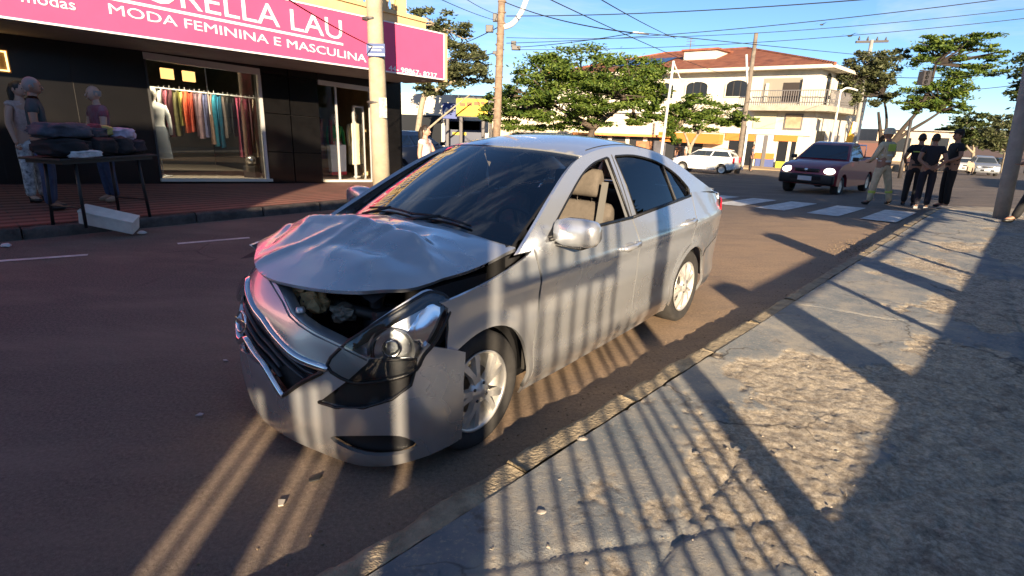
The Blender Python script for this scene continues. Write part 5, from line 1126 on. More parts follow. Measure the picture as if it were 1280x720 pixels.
# --- small figures outside the corner building
for k, (u, v, c1, c2, lb) in enumerate(((846, 205, (.42, .20, .10), (.05, .06, .12), 'person in orange-brown top among the people under the awning'), (856, 206, (.45, .42, .38), (.05, .05, .06), 'person in pale top among the people under the awning'), (937, 208, (.10, .10, .12), (.03, .03, .04), 'person in dark clothes beside the shop doorway behind the tall pole'))):
    q = px_ground(u, v+6); person(tuple(q), R(40*k), 1.7, lb, mat('far_shirt_%d' % k, c1, .8), mat('far_leg_%d' % k, c2, .8), BLKS, SKIN2, HAIRD)
# ================================================================== table with clothes, litter
t1, t2 = far_pt(112, 284), far_pt(164, 275); dv = np.array([t2[0]-t1[0], t2[1]-t1[1]]); TA = math.atan2(dv[1], dv[0]); TL = 1.36; th = .86
tc_ = (t1+t2)/2+np.array([math.cos(TA)*.12, math.sin(TA)*.12, 0])+np.array([-math.sin(TA), math.cos(TA), 0])*.26
tb = empty('trestle_table', tuple(tc_), TA, 'black trestle table heaped with clothes on the far pavement', 'table')
BLKM = mat('black_metal', (.012, .012, .013), .5)
MB().box((0, 0, th-.015), (TL, .66, .03), bev=.006).build('table_top', BLKM, tb); MB().box((0, 0, th-.05), (TL-.1, .58, .04)).build('apron', BLKM, tb)
for sx in (-1, 1):
    for sy in (-1, 1): MB().tube([(sx*.44, sy*.24, th-.03), (sx*.47, sy*.27, 0)], .02, 8).build('leg', BLKM, tb, True)
    MB().tube([(sx*.46, -.26, .25), (sx*.46, .26, .25)], .013, 6).build('crossbar', BLKM, tb)
def bundle(name, lx, ly, lz, d, seed, m, label, cat='clothing', rz=0.0, rough=.3):
    bm = bmesh.new(); bmesh.ops.create_icosphere(bm, subdivisions=4, radius=1.0)
    for v in bm.verts:
        co = v.co.copy(); sq = Vector([math.copysign(abs(c_)**.65, c_) for c_ in co])
        n_ = noise.noise(co*1.6+Vector((seed, 0, 0)))*.22+noise.noise(Vector((co.x*2, co.y*2, co.z*9))+Vector((0, seed, 0)))*.12+noise.noise(co*6+Vector((0, 0, seed)))*.05
        w = sq*(1+rough/.3*n_); v.co = Vector((w.x*d[0], w.y*d[1], max(w.z, -.92)*d[2]))
    me = bpy.data.meshes.new(name); bm.to_mesh(me); bm.free(); me.transform(Matrix.Scale(.84, 4, (1, 0, 0))); me.materials.append(m); me.polygons.foreach_set('use_smooth', [True]*len(me.polygons)); o = link(bpy.data.objects.new(name, me))
    o.location = Matrix.Translation(tc_) @ Matrix.Rotation(TA, 4, 'Z') @ Vector((lx*.82, ly, lz)); o.rotation_euler = (0, 0, TA+rz); tag(o, label, cat, 'clothes heaped on the table'); return o
cl = lambda nm, c_: mat(nm, c_, .85, var=.4, vscale=12)
for a in ((-.52, -.08, .98, (.33, .24, .11), 1, cl('c_black', (.012, .012, .014)), 'bulging black cloth bundle at the grey-haired man\'s end of the table'),
          (-.02, -.10, .98, (.24, .22, .12), 2, cl('c_black', (.012, .012, .014)), 'black cloth bundle in the middle of the table'),
          (.36, -.05, .98, (.20, .22, .12), 3, cl('c_charcoal', (.022, .021, .024)), 'charcoal cloth bundle under the lilac cloth on the table'),
          (.64, -.02, .96, (.19, .2, .10), 4, cl('c_plum', (.03, .024, .035)), 'dark plum cloth bundle at the shop end of the table'),
          (-.46, -.02, 1.17, (.36, .24, .10), 5, cl('c_denim', (.055, .065, .085)), 'folded slate denim garment lying on top of the black bundles'),
          (.10, .04, 1.14, (.17, .16, .07), 6, cl('c_grey', (.07, .065, .075)), 'small grey garment on the middle bundle'),
          (.33, .05, 1.16, (.10, .10, .07), 7, cl('c_yellow', (.60, .48, .14)), 'crumpled pale yellow cloth on the table heap'),
          (.55, .02, 1.12, (.20, .16, .085), 8, cl('c_lilac', (.48, .42, .52)), 'crumpled lilac-white cloth on the table heap'),
          (.17, .06, 1.22, (.07, .08, .035), 9, cl('c_red', (.26, .05, .07)), 'small red cloth on the table heap'),
          (-.42, -.30, .90, (.24, .08, .05), 10, cl('c_white', (.52, .54, .55)), 'roll of white plastic bags along the table edge')): bundle('cloth_bundle', *a)
q = far_pt(137, 281); wb_ = empty('foam_box', (q[0], q[1], q[2]-.02), R(20), 'long white foam box lying under the table at the kerb', 'box'); wb_.rotation_euler = (R(18), R(14), R(12))
MB().box((0, 0, .09), (.62, .20, .16), bev=.012).build('body', mat('foam_white', (.68, .65, .58), .8, var=.15, vscale=8), wb_); MB().box((0, 0, .185), (.63, .21, .03), bev=.01).build('lid', mat('foam_white', (.68, .65, .58), .8), wb_)
for (u, v, r, nm, c_) in ((70, 285, .10, 'crumpled white and blue plastic bag at the kerb', (.45, .52, .60)), (178, 293, .06, 'crumpled white paper on the road below the table', (.65, .63, .6)), (8, 309, .06, 'scrap of white paper by the kerb drain', (.55, .55, .55)), (184, 280, .07, 'torn brown cardboard scrap beside the table legs', (.28, .22, .15))):
    q = px_ground(u, v); rock('litter', (q[0], q[1], q[2]+.02), (r, r*.7, r*.5), u*.37, mat('lit_%d' % u, c_, .7), nm, 'litter')
# shards knocked off the car
for k, (u, v, r, cm, lb) in enumerate(((299, 413, .03, (.5, .42, .12), 'small yellowish plastic shard on the road beside the bumper'), (340, 470, .035, (.02, .02, .02), 'black plastic shard on the road under the grille'), (282, 452, .02, (.4, .4, .42), 'silver paint flake on the road ahead of the bumper'), (395, 600, .035, (.03, .03, .03), 'black trim shard on the road below the fog recess'), (352, 630, .025, (.42, .38, .3), 'pale plastic shard in the sunlit stripes on the road'), (250, 520, .02, (.3, .3, .3), 'grey shard on the shaded road ahead of the sedan'))):
    q = px_ground(u, v); o = MB().prism([(-r, -r*.4), (r*.7, -r*.6), (r, r*.2), (-r*.2, r*.7)], (0, 0, 0), (1, 0, 0), (0, 1, .15), (.0, .0, .006)).build('plastic_shard', mat('shard_%d' % k, cm, .4)); o.location = (q[0], q[1], q[2]+.006); o.rotation_euler = (0, 0, k*1.3); tag(o, lb, 'debris', 'shards from the crash')
# ================================================================== poles and wires
CONCP = mat('pole_concrete', (.40, .34, .24), .9, var=.25, vscale=4, bump=.3, bscale=30); CONCG = mat('pole_concrete_grey', (.30, .29, .27), .9, var=.25, vscale=4, bump=.3, bscale=30); WOODP = mat('pole_wood', (.27, .19, .13), .9, var=.45, vscale=6, bump=.5, bscale=25); WHITEP = mat('pole_white', (.62, .60, .56), .6); CABLE = mat('cable_black', (.015, .015, .017), .7); INSUL = mat('insulator', (.05, .045, .045), .5)
def pole(base, top, r0, r1, m, label, seg=12):
    e = empty('utility_pole', tuple(base), 0, label, 'pole'); t = Vector(top)-Vector(base)
    MB().tube([(0, 0, -.1), t*.25, t*.5, t*.75, t], [r0, r0*.75+r1*.25, (r0+r1)/2, r0*.25+r1*.75, r1], seg).build('shaft', m, e, True); return e
def up_px(base, u, v):
    """point straight-ish above a base at the base's depth, seen at a pixel"""
    return px_depth(u, v, base[1])
# sunlit pole before the shop, with the blue street-name plates
b0 = px_depth(477, 228, 11.2); b0[2] = .12; t0 = px_depth(465.5, -60, 11.2)
P1 = pole(b0, t0, .175, .135, CONCP, 'sunlit concrete utility pole with blue street name plate before the clothes shop', 14)
BLUE = mat('plate_blue', (.02, .055, .20), .5)
for (u, v) in ((472.5, 64),):
    c_ = px_depth(u, v, 11.2)-b0; sgp = empty('name_plate'); sgp.parent = P1; sgp.location = (c_[0], c_[1]-.175, c_[2])
    MB().box((0, 0, 0), (.34, .012, .22), bev=.003).build('plate', BLUE, sgp)
    for dz, w in ((.05, .26), (.0, .18), (-.075, .30)): MB().box((0.01, -.009, dz), (w, .004, .028 if dz < .04 else .02)).build('lettering_line', mat('plate_text', (.7, .72, .75), .5), sgp)
    for dx in (-.19, .19): MB().tube([(dx*.6, .02, -.05), (dx*.6, .06, -.05)], .01, 6).build('clamp', INSUL, sgp)
for v, rr in ((24, .03), (128, .02)):
    c_ = px_depth(464 if v < 50 else 470, v, 11.2)-b0; MB().lathe([(.165, -.02), (.17, 0), (.165, .02)], (c_[0], c_[1], c_[2]), 'Z', 16).build('band', INSUL, P1, True)
c_ = px_depth(481, 135, 11.2)-b0; MB().box((c_[0], c_[1]-.15, c_[2]), (.14, .01, .36), rz=R(6)).build('poster', mat('poster_pale', (.55, .53, .42), .7, var=.6, vscale=22), P1)
# wooden pole with lamp arm
D2 = 24.0; b2 = px_depth(619.5, 190, D2); b2[2] = gz(b2[0], b2[1]); t2_ = px_depth(630, -70, D2)
P2 = pole(b2, t2_, .17, .13, WOODP, 'tall weathered pole with white street lamp arm and cable boxes behind the sedan', 10)
def rel(u, v, D, b): return px_depth(u, v, D)-b
arm = catmull([rel(630, 34, D2, b2), rel(640, 30, D2, b2), rel(650, 18, D2, b2), rel(657, 2, D2, b2), rel(668, -30, D2, b2)], 5); MB().tube([tuple(p) for p in arm], .10, 10).build('lamp_arm', mat('lamp_white', (.70, .70, .68), .5), P2, True)
for (u, v, d) in ((612, 36, (.30, .2, .26)), (645, 60, (.35, .2, .16)), (619, 22, (.18, .15, .3)), (642, 55, (.2, .15, .22)), (619, 66, (.2, .1, .12)), (622, 100, (.1, .1, .3))):
    c_ = rel(u, v, D2, b2); MB().box(tuple(c_), d, bev=.02).build('cable_box', INSUL, P2)
for v in np.linspace(2, 150, 12): c_ = rel(627.5-v*.05+random.uniform(-1, 1), v, D2, b2); MB().lathe([(.155, -.03), (.175, 0), (.155, .03)], tuple(c_), 'Z', 10).build('band', WOODP, P2, True)
# thin white pole, dark pole by the corner building, far poles
D3 = 30.0; b3 = px_depth(826, 192, D3); b3[2] = gz(b3[0], b3[1]); P3 = pole(b3, px_depth(842, 76, D3), .085, .06, WHITEP, 'slim white leaning pole in front of the corner building', 10)
MB().tube([tuple(rel(842, 77, D3, b3)), tuple(rel(850, 98, D3, b3)), tuple(rel(868, 103, D3, b3))], .03, 6).build('stay', WHITEP, P3)
b4 = px_ground(921, 217); D4 = b4[1]; P4 = pole(b4, px_depth(945.5, 41, D4), .15, .10, mat('pole_greybrown', (.20, .165, .13), .9, var=.4, vscale=5, bump=.4, bscale=25), 'tall grey-brown pole standing on the kerb by the white hatchback', 10)
a4 = rel(933, 68, D4, b4); MB().tube([tuple(a4), tuple(rel(934, 100, D4, b4)), tuple(rel(939, 125, D4, b4))], .06, 6).build('conduit', WHITEP, P4, True)
MB().box(tuple(rel(930, 185, D4, b4)), (.12, .3, 2.4)).build('conduit', WHITEP, P4)
D5 = 46.0; b5 = px_depth(1062, 205, D5); b5[2] = gz(b5[0], b5[1]); P5 = pole(b5, px_depth(1090, 50, D5), .19, .13, CONCG, 'far utility pole with wooden crossarm and curved lamp arm among the trees', 8)
MB().box(tuple(rel(1090, 52, D5, b5)), (2.4, .14, .16), ry=R(-3)).build('crossarm', INSUL, P5)
for dx in (-1.0, -.35, .35, 1.0): c_ = rel(1090, 52, D5, b5); MB().lathe([(.05, 0), (.09, .08), (.05, .2), (.02, .3)], (c_[0]+dx, c_[1], c_[2]+.06), 'Z', 8).build('insulator', INSUL, P5, True)
MB().tube([tuple(p) for p in catmull([rel(1073, 112, D5, b5), rel(1088, 103, D5, b5), rel(1104, 98, D5, b5), rel(1114, 96.5, D5, b5)], 5)], .09, 8).build('lamp_arm', CONCG, P5, True)
D6 = 43.0; b6 = px_depth(1036, 200, D6); b6[2] = gz(b6[0], b6[1]); P6 = pole(b6, px_depth(1051, 112, D6), .10, .08, WHITEP, 'pale lamp post with bent top beside the corner building', 8)
MB().tube([tuple(p) for p in catmull([rel(1050, 116, D6, b6), rel(1058, 110, D6, b6), rel(1072, 113, D6, b6)], 4)], .07, 6).build('lamp_arm', WHITEP, P6, True)
D7 = 34.0; b7 = px_depth(1126, 215, D7); b7[2] = gz(b7[0], b7[1]); P7 = pole(b7, px_depth(1139, 150, D7), .11, .08, INSUL, 'dark leaning post behind the firefighter', 8)
# leaning concrete pole on the near corner
b8 = px_ground(1251, 272, .14); P8 = pole(b8, px_depth(1316, -40, b8[1]-.1), .125, .115, CONCG, 'grey concrete pole leaning on the near corner pavement', 14)
# signal / transformer box hung on the wires
def wire(pts, r, label, name='power_cable'):
    o = MB().tube([tuple(p) for p in pts], r, 5).build(name, CABLE, None, True); tag(o, label, 'cable', 'overhead cables'); return o
def sag(a, b, s_, k=18): return [np.array(a)*(1-t)+np.array(b)*t-np.array([0, 0, 4*s_*t*(1-t)]) for t in np.linspace(0, 1, k)]
lamp_c = px_depth(1155.5, 98, D7)
hb_ = empty('hanging_traffic_lamp', tuple(lamp_c), R(20), 'dark box lamp hanging over the crossing before the trees', 'lamp')
MB().box((0, 0, 0), (.62, .35, .72), bev=.03).build('housing', INSUL, hb_); MB().box((0, 0, .40), (.9, .1, .05)).build('bracket', INSUL, hb_)
for dz in (-.2, .05, .28): MB().lathe([(.0, 0), (.09, .0), (.10, -.06)], (-.1, -.18, dz), 'Y', 12).build('lens', DARK, hb_, True)
wires = [((668, -4), 13, (1010, 230-120), 30, .1, .020, 'black cable running down from above the car towards the corner building roof'),
         ((520, -6), 24, (623, 22), 24, .1, .02, 'cable'), ]
for k, (a, da, b, db, sg2, rr, lb) in enumerate([
    ((672, -8), 12, (905, 93), 34, .10, .011, 'thick cable falling from overhead to the balcony of the corner building'),
    ((632, 3), 24, (800, 42), 17, .15, .017, 'cable from the weathered pole to the junction over the street'),
    ((645, 59), 24, (800, 40), 17, .06, .012, 'lower cable from the weathered pole to the junction over the street'),
    ((800, 41), 17, (1290, 86), 60, .1, .012, 'cable leaving the junction towards the leaning concrete pole side'),
    ((633, 20), 24, (1110, -3), 17, .12, .016, 'cable rising from the weathered pole across the street'),
    ((633, 54), 24, (1290, -6), 16, .2, .012, 'thin cable crossing above the spreading tree'),
    ((633, 47), 24, (1290, 10), 18, .3, .010, 'long thin cable above the corner building roof'),
    ((640, 62), 24, (1290, 22), 18, .25, .010, 'lowest long cable above the corner building roof'),
    ((742, -6), 12, (845, 48), 26, .05, .011, 'short cable dropping behind the junction'),
    ((630, 30), 24, (560, 60), 40, .1, .02, 'cable from the weathered pole towards the tall tree'),
    ((630, 62), 24, (560, 76), 30, .1, .02, 'second cable from the weathered pole towards the tall tree'),
    ((540, -6), 14, (622, 26), 24, .05, .009, 'cable running from above the shop to the weathered pole'),
    ((575, -6), 16, (622, 18), 24, .05, .009, 'upper cable running from above the shop to the weathered pole'),
    ((1114, 96.5), 46, (1290, 87), 34, .2, .025, 'cable carrying the hanging box lamp'),
    ((1080, 118), 46, (1290, 104), 40, .2, .022, 'low cable passing behind the leafy leaning tree'),
    ((470, 60), 11.2, (300, -40), 7, .05, .010, 'cable leaving the sunlit pole above the pink sign')]):
    wire(sag(px_depth(*a, da), px_depth(*b, db), sg2), rr, lb)
# splice at the junction
c_ = px_depth(800, 41, 17); jb = empty('cable_splice', tuple(c_), 0, 'pale cable splice where the overhead cables meet', 'cable splice')
MB().tube([(-.2, 0, .01), (0, 0, 0), (.2, .15, .0)], .018, 8).build('sleeve', WHITEP, jb, True); MB().tube([(-.05, 0, -.02), (.25, 0, -.03)], .02, 6).build('clamp', INSUL, jb)
def bird(u, v, D, s_, lb):
    c_ = px_depth(u, v, D); e = empty('bird', tuple(c_), R(30), lb, 'bird'); BD = mat('bird_dark', (.06, .06, .07), .8)
    MB().tube([(-.25*s_, 0, 0), (-.1*s_, 0, 0), (.1*s_, 0, .02*s_), (.24*s_, 0, .02*s_)], [.01*s_, .06*s_, .06*s_, .02*s_], 8).build('body', BD, e, True)
    for sg in (-1, 1): MB().add([(.08*s_, 0, .02*s_), (-.08*s_, 0, .02*s_), (-.06*s_, sg*.35*s_, .12*s_), (.03*s_, sg*.38*s_, .13*s_), (-.08*s_, sg*.62*s_, .05*s_)], [(0, 1, 2, 3), (3, 2, 4)]).build('wing', BD, e)
bird(1062, 45, 30, .8, 'dark bird flying high left of the far crossarm pole'); bird(1027, 31, 40, .8, 'small pale bird flying above the corner building')
# ================================================================== white corner building across the junction
cb = px_ground(1006, 214); SC, NC = to_st(cb)            # its corner on the ground
ZC = gz(cb[0], cb[1]); EAVE = px_s(1018, 84, SC)[2]
bld = empty('corner_building', (cb[0], cb[1], ZC), 0, 'two-storey white corner building with arched windows, balcony and red tiled roof', 'building'); binv = Matrix.Translation((-cb[0], -cb[1], -ZC))
WALLW = mat('white_wall', (.66, .61, .50), .85, var=.16, vscale=1.2, bump=.15, bscale=20); GLD = mat('dark_window', (.02, .022, .026), .15); SHUT = mat('shutter_grey', (.26, .25, .24), .6)
def bput(mb, nm, m, par=None, sm=False):
    o = mb.build(nm, m, par or bld, sm); o.matrix_parent_inverse = binv if par is None else Matrix(); return o
def fa(u, v, out=0.0): p = px_s(u, v, SC-out); return to_st(p)[1], p[2]      # pixel -> (n, z) on the facade that faces us
LEN, DEP = 24.0, 15.0
bput(sbox(MB(), SC, SC+DEP, NC, NC+LEN, ZC-.5, EAVE), 'wall', WALLW)
def rect(u0, v0, u1, v1, o0, o1, nm, m, par=None):
    n0, z0 = fa(u0, v1); n1, z1 = fa(u1, v0); return bput(sbox(MB(), SC-o1, SC-o0, min(n0, n1), max(n0, n1), min(z0, z1), max(z0, z1)), nm, m, par)
def arched(u0, v0, u1, v1, nm, rise=.35):
    n0, zb = fa(u0, v1); n1, zt = fa(u1, v0); a, b = min(n0, n1), max(n0, n1); w = b-a; k = 10
    poly = [(a, zb), (b, zb)]+[(a+w*(.5+.5*math.cos(math.pi*i/k)), zt-rise+rise*math.sin(math.pi*i/k)) for i in range(k+1)]
    def P(n, z, s): x, y, _ = st(s, n); return (x, y, z)
    L = len(poly); V = [P(n, z, SC-.03) for n, z in poly]
    w_ = empty('window'); w_.parent = bld; w_.matrix_parent_inverse = binv
    mesh_obj('pane', V, [tuple(range(L))], GLD, w_)
    V2 = [P(n, z, SC-.10) for n, z in poly]+[P((a+b)/2+(n-(a+b)/2)*1.10, zb+(z-zb)*1.07-.05, SC-.10) for n, z in poly]+[P((a+b)/2+(n-(a+b)/2)*1.10, zb+(z-zb)*1.07-.05, SC) for n, z in poly]
    mesh_obj('surround', V2, [(i, (i+1) % L, L+(i+1) % L, L+i) for i in range(L)]+[(L+i, L+(i+1) % L, 2*L+(i+1) % L, 2*L+i) for i in range(L)], mat('trim_white', (.72, .68, .58), .8), w_)
    for t in (.33, .66): x0 = a+w*t; mesh_obj('mullion', [P(x0-.04, zb, SC-.06), P(x0+.04, zb, SC-.06), P(x0+.04, zt-.1, SC-.06), P(x0-.04, zt-.1, SC-.06)], [(0, 1, 2, 3)], mat('mullion', (.05, .045, .04), .6), w_)
    return w_
arched(857, 102, 886, 121.5, 'w'); arched(907, 100, 936, 120.5, 'w'); arched(826, 104, 843, 123, 'w'); arched(790, 105, 812, 125, 'w')
# loggia recess, balcony door
rect(951, 97, 1004, 129, -.9, .02, 'loggia_back', mat('loggia', (.30, .27, .22), .9)); rect(976, 103, 1000, 128, 0, .05, 'balcony_door', mat('door_brown', (.045, .035, .03), .5)); rect(955, 104, 962, 128, .0, .16, 'column', WALLW); rect(1001, 98, 1006, 129, .0, .3, 'column', WALLW)
# balcony slab wrapping the corner, with railing
zb = fa(975, 131)[1]; n_l = fa(940, 131)[0]
bal = empty('balcony'); bal.parent = bld; bal.matrix_parent_inverse = binv
def balb(mb, nm, m): o = mb.build(nm, m, bal); return o
balb(sbox(MB(), SC-1.15, SC, NC-1.15, n_l, zb-.45, zb-.08), 'slab', mat('slab_grey', (.42, .38, .30), .85, var=.3, vscale=2)); balb(sbox(MB(), SC-.0, SC+9, NC-1.15, NC, zb-.45, zb-.08), 'slab', mat('slab_grey', (.42, .38, .30), .85))
zr_ = zb+.95; RAILM = mat('rail_grey', (.16, .15, .15), .5)
k = int((n_l-NC+1.1)/.16)
for i in range(k+1):
    n_ = NC-1.08+(n_l-NC+1.05)*i/k; x, y, _ = st(SC-1.08, n_); balb(MB().box((x, y, zb+.42), (.03, .03, 1.0)), 'baluster', RAILM)
for i in range(50):
    x, y, _ = st(SC-1.08+10*i/50, NC-1.08); balb(MB().box((x, y, zb+.42), (.03, .03, 1.0)), 'baluster', RAILM)
for z_ in (zr_-.03, zb+.1): balb(sbox(MB(), SC-1.11, SC-1.05, NC-1.1, n_l, z_, z_+.06), 'rail', RAILM); balb(sbox(MB(), SC-1.1, SC+9, NC-1.11, NC-1.05, z_, z_+.06), 'rail', RAILM)
# side facade, three arched windows and ground floor openings
for a_, b_ in ((1.2, 2.6), (4.2, 5.7), (7.2, 8.8), (11, 12.5)):
    z0, z1 = zb+.1, zb+2.3; poly = [(a_, z0), (b_, z0)]+[((a_+b_)/2+(b_-a_)/2*math.cos(math.pi*i/8), z1-.5+.5*math.sin(math.pi*i/8)) for i in range(9)]
    V = [st(SC+s_, NC-.03, z) for s_, z in poly]; w_ = mesh_obj('window', V, [tuple(range(len(V)))], GLD, bld); w_.matrix_parent_inverse = binv
    bput(sbox(MB(), SC+a_-.12, SC+a_, NC-.10, NC, z0, z1-.4), 'jamb', WALLW); bput(sbox(MB(), SC+b_, SC+b_+.12, NC-.10, NC, z0, z1-.4), 'jamb', WALLW)
bput(sbox(MB(), SC+1.2, SC+3.4, NC-.04, NC, ZC, ZC+2.9), 'side_shopfront', GLD); bput(sbox(MB(), SC+6, SC+8, NC-.05, NC, ZC, ZC+2.6), 'garage_door', SHUT)
# cornice bands, panels and shopfronts
n_c, z_c = fa(950, 166); bput(sbox(MB(), SC-.14, SC, NC, NC+LEN, z_c-.10, z_c+.12), 'cornice', mat('trim_white', (.72, .68, .58), .8))
rect(941, 141, 972, 160, 0, .08, 'signboard', mat('panel_pale', (.58, .56, .38), .7)); fr_ = rect(979, 142, 1005, 162, 0, .07, 'picture_frame', RAILM); rect(981, 144, 1003, 160, .07, .10, 'picture_panel', mat('panel_brown', (.50, .38, .24), .7, var=.6, vscale=.8))
ORNG = mat('orange_band', (.60, .22, .045), .6); BLUP = mat('blue_panel', (.10, .13, .30), .6)
rect(907, 169, 944, 212, 0, .03, 'shopfront', GLD); rect(907, 168, 945, 175, .03, .12, 'header_band', ORNG); rect(968, 170, 997, 212, 0, .03, 'shopfront', GLD); rect(968, 169, 998, 176, .03, .12, 'header_band', ORNG)
rect(943, 169, 968, 192, .0, .1, 'pier_panel', mat('panel_white', (.62, .62, .60), .7)); rect(943, 192, 968, 198, .0, .11, 'pier_band', ORNG); rect(943, 198, 968, 213, .0, .1, 'pier_panel', BLUP); rect(954.5, 169, 957, 213, .1, .16, 'downpipe', RAILM)
rect(840, 170, 880, 205, 0, .03, 'shopfront', GLD); rect(800, 168, 905, 175, .03, .9, 'awning', ORNG); rect(790, 170, 830, 206, 0, .03, 'shopfront', GLD)
rect(984, 176, 986, 212, .03, .08, 'shop_mullion', WALLW); rect(970, 203, 996, 211, .05, .3, 'counter', mat('counter_lime', (.45, .50, .06), .6)); rect(925, 176, 927, 212, .03, .08, 'shop_mullion', WALLW)
# hipped tiled roof with ribs, and the little tower
TILE, n, l, p = nodes_of('roof_tiles'); vr = nmap(n, l, (1, 1, 1), R(-48)); wv = n.new('ShaderNodeTexWave'); wv.inputs['Scale'].default_value = 1.6; wv.bands_direction = 'X'; l.new(vr, wv.inputs['Vector']); c = nramp(n, l, nnoise(n, l, vr, 1.4, 7, .7), [(.3, (.15, .045, .025)), (.55, (.30, .10, .05)), (.8, (.40, .17, .09))]); l.new(c, p.inputs['Base Color']); p.inputs['Roughness'].default_value = .85; l.new(nbump(n, l, wv.outputs['Fac'], .8, .08), p.inputs['Normal'])
ov = 1.0; zE = EAVE-.02; rz_ = EAVE+2.5
c0, c1, c2_, c3 = (SC-ov, NC-ov), (SC+DEP+ov, NC-ov), (SC+DEP+ov, NC+LEN+ov), (SC-ov, NC+LEN+ov); r0, r1 = (SC+DEP/2, NC+DEP/2+1), (SC+DEP/2, NC+LEN-DEP/2)
V = [st(*c0, zE+.12), st(*c1, zE+.12), st(*c2_, zE+.12), st(*c3, zE+.12), st(*r0, rz_), st(*r1, rz_)]
bput(MB().add(V, [(0, 3, 5, 4), (1, 0, 4), (2, 1, 4, 5), (3, 2, 5)]), 'roof', TILE)
bput(sbox(MB(), SC-ov+.02, SC+DEP+ov-.02, NC-ov+.02, NC+LEN+ov-.02, zE-.12, zE+.11), 'eave', mat('eave_white', (.66, .62, .52), .8))
for a_, b_ in ((V[0], V[4]), (V[3], V[5]), (V[4], V[5]), (V[1], V[4])): bput(MB().tube([a_, b_], .12, 6), 'ridge_tiles', TILE)
tw0 = px_s(862, 66, SC+4); tw1 = px_s(900, 82, SC+4); n0, n1 = sorted((to_st(tw0)[1], to_st(tw1)[1]))
bput(sbox(MB(), SC+3, SC+6, n0, n1, EAVE, tw0[2]), 'tower', WALLW); bput(sbox(MB(), SC+2.8, SC+6.2, n0-.2, n1+.2, tw0[2], tw0[2]+.15), 'tower_cap', TILE)
bput(MB().tube([st(SC+4, n1, tw0[2]), st(SC+4, n1, tw0[2]+1.2)], .04, 6), 'aerial_mast', RAILM)
for z_ in (.7, .95, 1.15): bput(MB().tube([st(SC+4, n1-.4, tw0[2]+z_), st(SC+4, n1+.4, tw0[2]+z_)], .02, 4), 'aerial_rod', RAILM)
# dark solar panels on the roof slope behind the tree
for i in range(5):
    n_ = n1+1.2+i*1.15
    def RP(s_, n__): t = (s_-(SC-ov))/(DEP/2+ov); return st(s_, n__, zE+.22+(rz_-zE-.12)*t)
    bput(MB().add([RP(SC+1.2, n_), RP(SC+1.2, n_+1.05), RP(SC+4.2, n_+1.05), RP(SC+4.2, n_)], [(0, 1, 2, 3)]), 'solar_panel', mat('solar', (.02, .03, .06), .15))
# kerbed pavement round it
o = sbox(MB(), SC-3.0, SC+40, NC-3.0, NC+45, ZC-2.5, ZC+.12).build('sidewalk_corner', mat('tan_pavement', (.38, .28, .17), .9, var=.2, vscale=1)); tag(o, kind='structure')

# ================================================================== low shops behind the sedan, left of the corner building
def facade(name, u0, u1, vtop, D, label, mwall, depth=8.0, cat='building'):
    a = px_depth(u0, vtop, D); b = px_depth(u1, vtop, D); z0 = gz(a[0], D); e = empty(name, (a[0], D, z0), 0, label, cat); w = b[0]-a[0]; h = (a[2]+b[2])/2-z0
    MB().box((w/2, depth/2, h/2-.25), (w, depth, h+.5)).build('wall', mwall, e)
    def put(u_0, v_0, u_1, v_1, nm, m, o=.06, th=.1, par=None):
        p = px_depth(u_0, v_0, D)-np.array([a[0], D, z0]); q_ = px_depth(u_1, v_1, D)-np.array([a[0], D, z0]); x0, x1 = sorted((p[0], q_[0])); z_0, z_1 = sorted((p[2], q_[2]))
        return MB().box(((x0+x1)/2, -o-th/2+.05, (z_0+z_1)/2), (x1-x0, th, z_1-z_0)).build(nm, m, par or e)
    return e, put
WH2 = mat('white_wall_warm', (.60, .56, .48), .85, var=.15, vscale=.8)
e1, p1 = facade('low_shop', 440, 612, 117, 44, 'low white shop building with dark shopfronts beyond the clothes shop', WH2)
p1(446, 141, 552, 190, 'shopfront', GLD); p1(556, 150, 605, 190, 'shopfront', mat('navy_front', (.02, .03, .07), .4)); p1(560, 150, 600, 163, 'lit_window', mat('pale_window', (.42, .42, .40), .3, var=.6, vscale=1.2)); p1(556, 145, 580, 152, 'navy_band', mat('navy_front', (.02, .03, .07), .4), .12)
p1(566, 165, 583, 169, 'yellow_band', mat('yellow_sign', (.75, .50, .03), .6), .1)
fr_p = px_depth(553, 128, 42); bs = empty('blue_sign', (fr_p[0], 42, gz(0, 42)), 0, 'square navy blue sign with white emblem beside the yellow billboard', 'sign')
def signbox(e, u0, v0, u1, v1, D, m, nm, th=.25, off=0.0):
    a = px_depth(u0, v0, D)-np.array(e.location); b = px_depth(u1, v1, D)-np.array(e.location); return MB().box(((a[0]+b[0])/2, th/2-off, (a[2]+b[2])/2), (abs(b[0]-a[0]), th, abs(a[2]-b[2]))).build(nm, m, e)
signbox(bs, 553, 128.5, 571, 148.5, 42, mat('sign_navy', (.03, .06, .24), .5), 'panel'); c_ = [px_depth(u, v, 42)-np.array(bs.location) for u, v in ((556, 141), (559, 135.5), (562, 139), (565, 134), (568, 138.5))]
MB().tube([(p[0], -.03, p[2]) for p in c_], .10, 6).build('emblem', SIGNW, bs); zb_ = c_[0][2]; MB().tube([(c_[1][0], .12, zb_-.4), (c_[1][0], .12, 0)], .12, 8).build('post', RAILM, bs)
ys_ = empty('yellow_billboard', tuple(np.array([px_depth(570, 121, 40)[0], 40, gz(0, 40)])), 0, 'yellow billboard with dark frame above the low shops', 'sign')
signbox(ys_, 569.5, 121, 611, 147.5, 40, mat('frame_dark', (.02, .03, .03), .5), 'frame', .3); signbox(ys_, 571, 123, 609.5, 146, 40, mat('yellow_sign', (.75, .50, .03), .6), 'panel', .1, .08)
